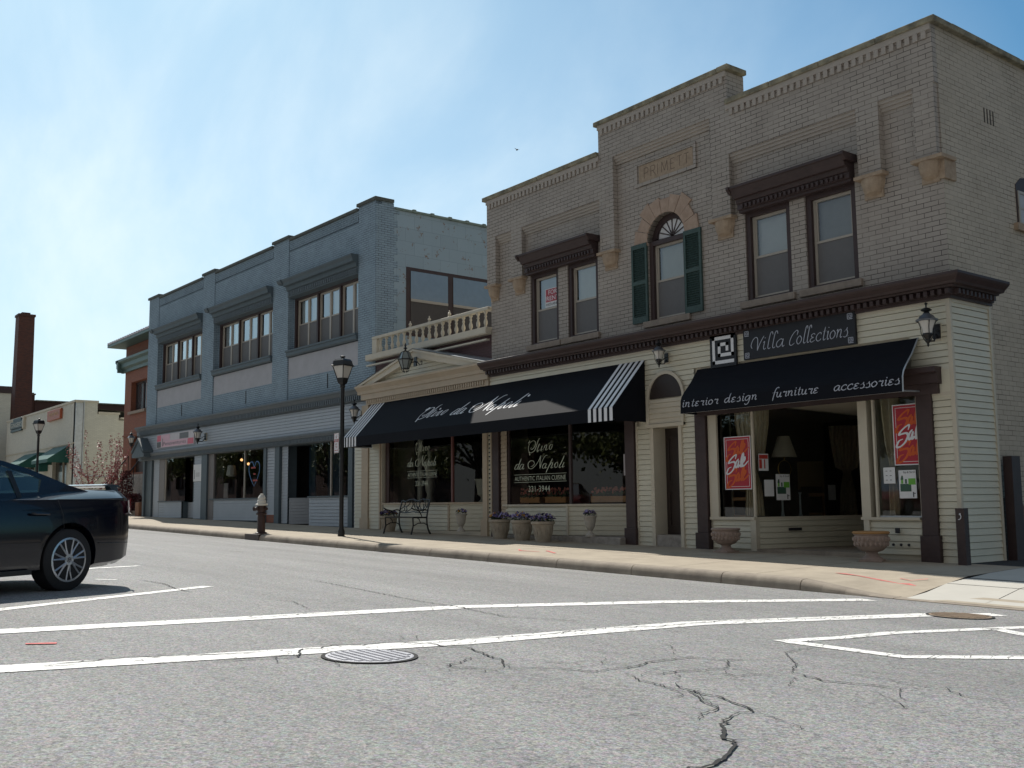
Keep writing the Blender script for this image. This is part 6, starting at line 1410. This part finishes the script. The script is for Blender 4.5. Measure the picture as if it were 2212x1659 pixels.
# restaurant window objects
t=thing('statue','pale garden statue of a draped figure inside the restaurant window','statue',local=True)
MB().lathe([(.16,0),(.15,.05),(.10,.14),(.08,.25),(.12,.35),(.13,.5),(.10,.72),(.12,.86),(.17,.98),(.15,1.12),(.05,1.22),(.055,1.27),(.075,1.33),(.06,1.40),(.01,1.42)],n=16).build('figure',M['urn'],t,smooth=True); place(t,(-22.9,14.85,.93))
t=thing('indoor_urn','pale grey urn standing inside behind the angled restaurant pane','urn',local=True); MB().lathe([(.13,0),(.12,.04),(.06,.1),(.06,.16),(.14,.22),(.15,.34),(.19,.55),(.22,.60),(.2,.6),(.02,.55)],n=18).build('urn',M['urn'],t,smooth=True); place(t,(-20.65,14.95,.93))
def planter_in(x,label,L_=.7):
    t=thing('flower_box',label,'flower box',local=True,group='flower boxes inside the restaurant window'); MB().box(-L_/2,L_/2,-.08,.08,0,.13).build('box',M['wood'],t)
    rr=random.Random(int(x*10)); mb=MB(); lf=MB()
    for i in range(60):
        p=Vector((rr.uniform(-L_/2,L_/2),rr.uniform(-.1,.1),.2+rr.uniform(0,.12))); s=.03; mb.add([tuple(p+Vector((math.cos(k*1.26)*s,rr.uniform(-.01,.01),math.sin(k*1.26)*s))) for k in range(5)],[(0,1,2,3,4)]); p.z-=.08; lf.add([tuple(p+Vector((math.cos(k*2.1)*s*1.3,0,math.sin(k*2.1)*s*1.3))) for k in range(3)],[(0,1,2)])
    mb.build('flowers',M['salmon'],t); lf.build('foliage',M['leaf'],t); place(t,(x,14.56,.93)); return t
planter_in(-18.2,'left flower box of salmon blooms behind the lettered glass'); planter_in(-17.3,'middle flower box of salmon blooms behind the lettered glass')
q=planter_in(-16.0,'flower box of salmon blooms behind the angled glass near the menu',.9); q.location=(-15.9,14.85,.93); q.rotation_euler.z=.32
tag(MB().box(-20.2,-19.9,15.3,15.34,.93,1.5).build('brass_rail',M['brass']),'thin brass rail inside the restaurant entry','rail')
# ================= TREES =================
def sapling(label,loc,h,seed,leafm,spread,dens,group=None,name='young_tree',bare=False):
    rr=random.Random(seed); t=thing(name,label,'tree',local=True,group=group); tr=MB(); tw=MB(); lf=MB()
    tr.tube([(0,0,0),(.02,.01,h*.3),(0,.02,h*.5)],[.035,.03,.022],7)
    tips=[]
    for i in range(dens):
        a=rr.uniform(0,6.28); z0=h*rr.uniform(.25,.5); r=spread*rr.uniform(.3,1); zt_=h*rr.uniform(.6,1.0) if i>2 else h*rr.uniform(.9,1.0)
        p0=Vector((0,0,z0)); p2=Vector((r*math.cos(a),r*math.sin(a),zt_*(1-.18*r/spread))); p1=p0.lerp(p2,.45)+Vector((r*.22*math.cos(a),r*.22*math.sin(a),-.05*h)); 
        tw.tube([p0,p1,p2],[.014,.009,.004],5); tips.append((p0,p1,p2))
    tr.build('trunk',M['bark'],t); tw.build('branches',M['bark'],t)
    for p0,p1,p2 in tips:
        for k in range(110):
            s=.25+.75*k/75; b=(p0.lerp(p1,s*2) if s<.5 else p1.lerp(p2,s*2-1))+Vector((rr.gauss(0,.055),rr.gauss(0,.055),rr.gauss(0,.05))); q=rr.uniform(.028,.055)
            d=Vector((rr.gauss(0,1),rr.gauss(0,1),rr.gauss(0,1))).normalized()*q; e=d.cross(Vector((rr.gauss(0,1),rr.gauss(0,1),rr.gauss(0,1)))).normalized()*q*.6
            lf.quad(tuple(b-d),tuple(b+e),tuple(b+d),tuple(b-e))
    lf.build('leaves',M[leafm],t); place(t,loc); return t
sapling('sparse pinkish sapling in front of the white side wall','',1,1,'redleaf',1,1) if False else None
sapling('sparse pinkish red sapling left of its twin by the white side wall',(-50.6,13.8,.7),3.2,3,'redleaf',1.15,11,'pinkish red saplings')
sapling('sparse pinkish red sapling nearest the orange brick house',(-47.6,13.8,.7),3.0,8,'redleaf',.8,10,'pinkish red saplings')
def bush(label,loc,r,h,n,m,seed,name='shrub',cat='shrub'):
    rr=random.Random(seed); t=thing(name,label,cat,local=True); lf=MB(); st=MB()
    for i in range(7): a=rr.uniform(0,6.28); st.tube([(0,0,0),(r*.5*math.cos(a),r*.5*math.sin(a),h*.7)],[.02,.008],5)
    for i in range(n):
        a=rr.uniform(0,6.28); q=r*rr.random()**.5; z=h*rr.random(); q*=math.sqrt(max(.05,1-(z/h*1.2-.35)**2)); b=Vector((q*math.cos(a),q*math.sin(a),z)); s=rr.uniform(.03,.06)
        d=Vector((rr.gauss(0,1),rr.gauss(0,1),rr.gauss(0,1))).normalized()*s; e=d.cross(Vector((rr.gauss(0,1),rr.gauss(0,1),rr.gauss(0,1)))).normalized()*s*.6; lf.quad(tuple(b-d),tuple(b+e),tuple(b+d),tuple(b-e))
    st.build('stems',M['bark'],t); lf.build('foliage',M[m],t); place(t,loc); return t
bush('dense burgundy shrub behind the saplings at the brick house',(-49.2,14.9,.7),.42,1.9,1500,'burg',4)
bush('low burgundy shrub at the foot of the front steps',(-46.6,14.5,.6),.5,.9,1500,'burg',5)
# ================= CAR =================
CAR=thing('parked_car','midnight blue sedan with boot spoiler and silver alloy wheels at the left edge','car',local=True)
# x forward, y to the car's left, origin on the ground under the rear axle
def loft(st,half):
    """st list of (x, [(y,z)...]) half sections -> closed both sides"""
    mb=MB(); n=len(st[0][1])
    for sg in (1,-1):
        base=len(mb.v)
        for x,s in st:
            for y,z in s: mb.v.append((x,sg*y,z))
        for i in range(len(st)-1):
            for j in range(n-1):
                a=base+i*n+j; q=(a,a+1,a+n+1,a+n); mb.f.append(q if sg<0 else q[::-1])
        mb.f.append(tuple(base+j for j in range(n)) if sg>0 else tuple(base+j for j in range(n))[::-1]); e=base+(len(st)-1)*n; mb.f.append(tuple(e+j for j in range(n)) if sg<0 else tuple(e+j for j in range(n))[::-1])
    return mb
def sec(w,zb,zs,zt,wt,crown=.015):   # body section: sill, widest, shoulder, deck
    return [(0,zb),(w*.86,zb),(w*.965,zb+.05),(w*.99,zb+.2),(w,.52*(zs)+.12),(w*.985,zs-.10),(w*.95,zs),(wt,zt),(wt*.6,zt+crown),(0,zt+crown*1.3)]
body=[(-1.02,sec(.62,.42,.90,.955,.56)),(-1.0,sec(.70,.34,.93,.98,.62)),(-.93,sec(.795,.27,.965,1.035,.66)),(-.80,sec(.855,.24,.97,1.06,.69)),(-.60,sec(.878,.22,.965,1.05,.71)),(-.30,sec(.888,.21,.96,1.045,.72)),(0,sec(.892,.20,.955,1.04,.72)),(.4,sec(.895,.19,.95,.985,.74)),(.9,sec(.895,.19,.945,.97,.76)),(1.6,sec(.895,.19,.93,.955,.77)),(2.1,sec(.89,.20,.90,.945,.76)),(2.5,sec(.885,.21,.86,.92,.74)),(2.9,sec(.87,.22,.80,.85,.70)),(3.2,sec(.82,.25,.74,.78,.62)),(3.38,sec(.70,.28,.66,.70,.50)),(3.45,sec(.56,.33,.60,.63,.40))]
mb=loft(body,1)
bo=mb.build('body',M['carp'],CAR,smooth=True)
for wx_ in (0,2.58):
    for sg in (1,-1):
        c_=MB().tube([(wx_,sg*.55,.335),(wx_,sg*1.1,.335)],.375,36).build('cutter',None)
        m_=bo.modifiers.new('b','BOOLEAN'); m_.object=c_; m_.operation='DIFFERENCE'; m_.solver='EXACT'
bpy.context.view_layer.update(); dg=bpy.context.evaluated_depsgraph_get(); nm_=bpy.data.meshes.new_from_object(bo.evaluated_get(dg)); bo.modifiers.clear(); bo.data=nm_
for o in [o for o in bpy.data.objects if o.name.startswith('cutter')]: bpy.data.objects.remove(o)
bo.data.materials.clear(); bo.data.materials.append(M['carp'])
# greenhouse: roof skin, pillars, glass
rf=[(-.42,1.035,.60),(-.12,1.11,.60),(.10,1.19,.60),(.35,1.275,.60),(.62,1.345,.595),(.9,1.385,.59),(1.3,1.40,.585),(1.6,1.375,.58),(1.85,1.31,.58)]
mb=MB()
for (xa,za,wa),(xb,zb_,wb) in zip(rf[:-1],rf[1:]):
    for (p,q) in ((-1,-.5),(-.5,0),(0,.5),(.5,1)):
        cr=lambda s_,z_:z_+.03*(1-s_*s_)
        if xa>=.10 and xb<=1.6: mb.quad((xa,p*wa,cr(p,za)),(xb,p*wb,cr(p,zb_)),(xb,q*wb,cr(q,zb_)),(xa,q*wa,cr(q,za)))
def strip(mb,pts,w,sg,out=.006):
    pass
for sg in (1,-1):
    # roof rail edge down to window top, C pillar quarter, pillars
    side=lambda x,z: .60+ (1.30-z)*.33 if True else 0
    def sidept(x,z): return (x,sg*min(.80,(.575+(1.40-z)*.42)),z)
    top=[(.10,1.19),(.35,1.275),(.62,1.345),(.9,1.385),(1.3,1.40),(1.6,1.375),(1.85,1.31)]
    low=[(.22,1.16),(.42,1.235),(.66,1.295),(.92,1.33),(1.3,1.345),(1.58,1.32),(1.80,1.26)]
    for (a,b),(c,e) in zip(zip(top[:-1],top[1:]),zip(low[:-1],low[1:])): mb.quad(sidept(*a),sidept(*b),sidept(*e),sidept(*c))
    mb.add([sidept(.22,1.16),sidept(.10,1.19),sidept(-.12,1.11),sidept(-.42,1.03),sidept(-.45,.96),sidept(.28,.97),sidept(.30,1.03)],[(0,1,2,3,4,5,6)])
    mb.add([sidept(.30,1.03),sidept(.28,.97),sidept(2.3,.93),sidept(2.25,.97)],[(0,1,2,3)])
    mb.add([sidept(1.80,1.26),sidept(1.85,1.31),sidept(2.42,.93),sidept(2.25,.96)],[(0,1,2,3)])
mb.build('roof',M['carp'],CAR,smooth=True)
gl_=MB()
for sg in (1,-1):
    def sp_(x,z): return (x,sg*(min(.80,(.575+(1.40-z)*.42))-.006),z)
    gl_.add([sp_(*p) for p in ((.24,1.165),(.42,1.235),(.66,1.295),(.92,1.33),(1.3,1.345),(1.58,1.32),(1.8,1.26),(2.25,.97),(.30,1.03))],[tuple(range(9))])
gl_.add([(1.62,-.57,1.37),(1.62,.57,1.37),(2.45,.70,.93),(2.45,-.70,.93)],[(0,1,2,3)]); gl_.add([(.12,-.58,1.20),(.12,.58,1.20),(-.42,.62,1.03),(-.42,-.62,1.03)],[(0,1,2,3)])
gl_.build('window_glass',M['carglass'],CAR)
mb=MB()
for sg in (1,-1):
    def sq_(x,z,o=.004): return (x,sg*(min(.80,(.575+(1.40-z)*.42))+o),z)
    for pts in ([(.55,.955),(.60,1.25)],[(1.22,.95),(1.24,1.34)]):
        (a,b),(c,e)=pts; mb.add([sq_(a-.03,b),sq_(a+.03,b),sq_(c+.03,e),sq_(c-.03,e)],[(0,1,2,3)])
mb.build('window_pillar',M['trimb'],CAR)
sp=MB()
prof=[(-.98,1.10),(-.94,1.125),(-.80,1.13),(-.70,1.118),(-.78,1.105),(-.95,1.092)]
for ya,yb,dz in ((-.60,-.3,.0),(-.3,.3,.012),(.3,.60,0)): sp.prism(prof,lambda p,q,t_:(p,t_,q),ya,yb)
sp.prism([(-.97,1.02),(-.93,1.11),(-.82,1.11),(-.86,1.03)],lambda p,q,t_:(p,t_,q),.52,.60); sp.prism([(-.97,1.02),(-.93,1.11),(-.82,1.11),(-.86,1.03)],lambda p,q,t_:(p,t_,q),-.60,-.52)
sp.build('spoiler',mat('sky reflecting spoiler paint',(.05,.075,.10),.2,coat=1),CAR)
for sg in (1,-1):
    tl=MB(); 
    pts=[(-1.005,.69,.94),(-.94,.80,.965),(-.86,.845,.955),(-.87,.858,.80),(-.95,.815,.78),(-1.01,.70,.80)]
    tl.add([(x,sg*(y+.012),z) for x,y,z in pts],[tuple(range(6))]); tl.build('tail_light',M['tail'],CAR)
mb=MB(); 
for sg in (1,-1):
    mb.tube([(.18,sg*.888,.94),(.12,sg*.898,.80),(.10,sg*.9,.66),(.2,sg*.9,.6)],.003,4); mb.tube([(-.88,sg*.83,.47),(-.6,sg*.882,.475),(-.40,sg*.892,.48)],.004,4); mb.tube([(-.9,sg*.84,.955),(.2,sg*.886,.955)],.002,4); mb.tube([(1.25,sg*.9,.9),(1.25,sg*.9,.28)],.003,4); mb.box(.50,2.15,sg*.885,sg*.905,.20,.25)
mb.build('panel_gaps',M['trimb'],CAR)
mb=MB(); 
for sg in (1,-1): mb.tube([(.30,sg*.905,.80),(.33,sg*.925,.805),(.50,sg*.925,.81),(.53,sg*.905,.81)],.013,6)
mb.build('door_handle',M['carp'],CAR)
mb=MB(); 
for sg in (.38,-.38):
    mb.sphere((.75,sg,1.05),.14,10,7,(.35,.8,.9)); mb.sphere((1.75,sg,1.08),.14,10,7,(.35,.8,.9)); mb.box(1.6,1.8,sg-.25,sg+.25,.5,1.0); mb.box(.55,.75,sg-.27,sg+.27,.5,.95)
mb.box(-.4,.6,-.65,.65,.93,.98); mb.build('seats',M['seatm'],CAR)
MB().box(-.7,3.1,-.62,.62,.22,.6).build('underbody',M['trimb'],CAR)
def wheel(x,sg):
    t=MB().tube([(x,sg*.66,.322),(x,sg*.67,.322),(x,sg*.86,.322),(x,sg*.875,.322)],[.29,.322,.322,.30],32); t=t.build('wheel',M['tyre'],CAR,smooth=True)
    r=MB(); y=sg*.878
    n=32
    for i in range(n):
        a0=2*math.pi*i/n;a1=2*math.pi*(i+1)/n
        r.quad((x+.232*math.cos(a0),y,.322+.232*math.sin(a0)),(x+.232*math.cos(a1),y,.322+.232*math.sin(a1)),(x+.212*math.cos(a1),y+sg*.004,.322+.212*math.sin(a1)),(x+.212*math.cos(a0),y+sg*.004,.322+.212*math.sin(a0)))
        r.quad((x+.212*math.cos(a0),y+sg*.004,.322+.212*math.sin(a0)),(x+.212*math.cos(a1),y+sg*.004,.322+.212*math.sin(a1)),(x+.205*math.cos(a1),y-sg*.05,.322+.205*math.sin(a1)),(x+.205*math.cos(a0),y-sg*.05,.322+.205*math.sin(a0)))
    for i in range(7):
        a=2*math.pi*i/7+.2
        for da in (-.17,.17):
            c0=Vector((x+.05*math.cos(a),y+sg*.002,.322+.05*math.sin(a))); c1=Vector((x+.215*math.cos(a+da),y,.322+.215*math.sin(a+da))); r.tube([c0,c0.lerp(c1,.5)+Vector((0,-sg*.004,0)),c1],[.014,.010,.010],6)
    r.tube([(x,y-sg*.03,.322),(x,y+sg*.006,.322)],.058,20); r.build('rim',M['rim'],t,smooth=False)
    d=MB(); d.tube([(x,y-sg*.05,.322),(x,y-sg*.06,.322)],.20,24); d.tube([(x,y+sg*.006,.322),(x,y+sg*.009,.322)],.030,16); d.build('brake_disc',M['trimb'],t)
    e=MB(); yy=y+sg*.011
    def seg3(a,b): e.tube([(x+a[0],yy,.322+a[1]),(x+b[0],yy,.322+b[1])],.0028,4)
    for k in range(16): seg3((.029*math.cos(k*math.pi/8),.029*math.sin(k*math.pi/8)),(.029*math.cos((k+1)*math.pi/8),.029*math.sin((k+1)*math.pi/8)))
    for a,b in (((-.011,.024),(0,.004)),((0,.004),(.011,.024)),((-.024,.012),(-.010,-.022)),((-.010,-.022),(0,-.002)),((0,-.002),(.010,-.022)),((.010,-.022),(.024,.012))): seg3(a,b)
    e.build('wheel_badge',M['rim'],t)
for x_ in (0,2.58):
    for sg in (1,-1): wheel(x_,sg)
hd=R(-60.5)
# rear left contact point on the road at (-11.50, 2.93)
off=Vector((math.cos(hd+math.pi/2),math.sin(hd+math.pi/2),0))*.875
place(CAR,(-11.5-off.x,2.93-off.y,roadz(-11.5,2.93)-.0),hd); CAR.rotation_euler=(0,math.atan(-.02)*0,hd)
# neighbours across the road, seen only as reflections in the shop glass
for i,(x,y,a,lab,m) in enumerate(((-16,-7.2,R(85),'silver sedan parked across the road opposite the shops',(.45,.47,.5)),(-21.5,-7.2,R(85),'dark red sedan parked across the road opposite the shops',(.2,.02,.02)),(-11.0,-7.4,R(85),'white sedan parked across the road opposite the shops',(.7,.7,.7)))):
    c=dup(CAR); place(c,(x,y,roadz(x,y)),a,lab); pm=mat('paint %s'%lab.split()[0],m,.2,coat=1)
    for k in kids(c):
        if k.name.startswith(('body','roof')): k.data=k.data.copy(); k.data.materials.clear(); k.data.materials.append(pm)
def bigtree(label,loc,h,r,seed,n=5200):
    rr=random.Random(seed); t=thing('street_tree',label,'tree',local=True,group='trees across the road'); tr=MB(); lf=MB()
    tr.tube([(0,0,-.3),(.1,0,h*.3),(0,.1,h*.6)],[.3,.22,.1],8); cl=[]
    for i in range(26):
        a=rr.uniform(0,6.28); q=r*rr.uniform(.2,.85); c=Vector((q*math.cos(a),q*math.sin(a),h*rr.uniform(.42,.92))); cl.append((c,rr.uniform(.18,.34)*r)); tr.tube([(0,0,h*.35),tuple(c*.6+Vector((0,0,h*.15))),tuple(c)],[.08,.05,.02],5)
    for i in range(n):
        c,s=rr.choice(cl); b=c+Vector((rr.gauss(0,s*.5),rr.gauss(0,s*.5),rr.gauss(0,s*.42))); q=rr.uniform(.10,.2)
        d=Vector((rr.gauss(0,1),rr.gauss(0,1),rr.gauss(0,1))).normalized()*q; e=d.cross(Vector((rr.gauss(0,1),rr.gauss(0,1),rr.gauss(0,1)))).normalized()*q*.6; lf.quad(tuple(b-d),tuple(b+e),tuple(b+d),tuple(b-e))
    tr.build('trunk',M['bark'],t); lf.build('leaves',M['tree'],t); place(t,loc)
bigtree('yellow green street tree across the road from the shops',(-30,-17,-.3),9,3.6,40)
T0=[o for o in bpy.data.objects if o.name.startswith('street_tree')][0]
for i,(x,y,sc) in enumerate(((-38,-20,1.1),(-21,-19,.9),(-46,-15,1.0),(-13,-22,1),(-54,-19,1.2),(-63,-15,1.0),(-70,-22,1.2),(-80,-16,1.1),(-90,-24,1.3),(-100,-17,1.2),(-112,-26,1.4),(-58,-30,1.4),(-42,-31,1.4),(-30,-30,1.3),(-125,-18,1.4),(-85,-38,1.6),(-110,-42,1.6),(-140,-30,1.7))):
    q=dup(T0); place(q,(x,y,-.3),i*1.7,scale=sc)
OB=thing('brick_building','plain brown brick building across the road from the shops','building',(-8,-26,0)); mb=MB(); wallgrid(mb,-20,8,-.3,7.5,-26,[(-18+3.4*i,-16+3.4*i,4.2,6) for i in range(7)],.2); mb.box(-20,8,-38,-26.3,-.3,7.5); mb.build('wall',M['darkbrick'],OB); MB().box(-20.2,8.2,-38,-25.8,7.5,7.8).build('parapet_coping',M['coping'],OB)
OC=thing('brick_building','long low brown brick building far along the opposite side of the road','building',(-75,-52,0)); mb=MB(); wallgrid(mb,-260,-60,-.3,7.0,-26,[(-258+5*i,-256+5*i,3.2,5.4) for i in range(39)],.2); mb.box(-260,-60,-40,-26.3,-.3,7.0); mb.build('wall',M['darkbrick'],OC)
# bird in the sky
B_=thing('bird','tiny dark bird high in the sky above the low restaurant','bird',(-29,26.5,17.3)); d_=cam.matrix_world.to_3x3()@Vector((11,506,-2205)); d_=d_/d_.length*42; 
bl_=(d_.x,d_.y,d_.z+.95)
B_.location=bl_; BASE[B_.name]=(0,0,0)
MB().sphere((0,0,0),.06,8,6,(2.2,1,1)).build('body',M['ink'],B_,smooth=True); MB().add([(-.05,0,0),(.08,0,0),(.0,.32,.10)],[(0,1,2)]).add([(-.05,0,0),(.08,0,0),(.0,-.32,.10)],[(0,1,2)]).build('wings',M['ink'],B_); B_.scale=(.5,.5,.5)
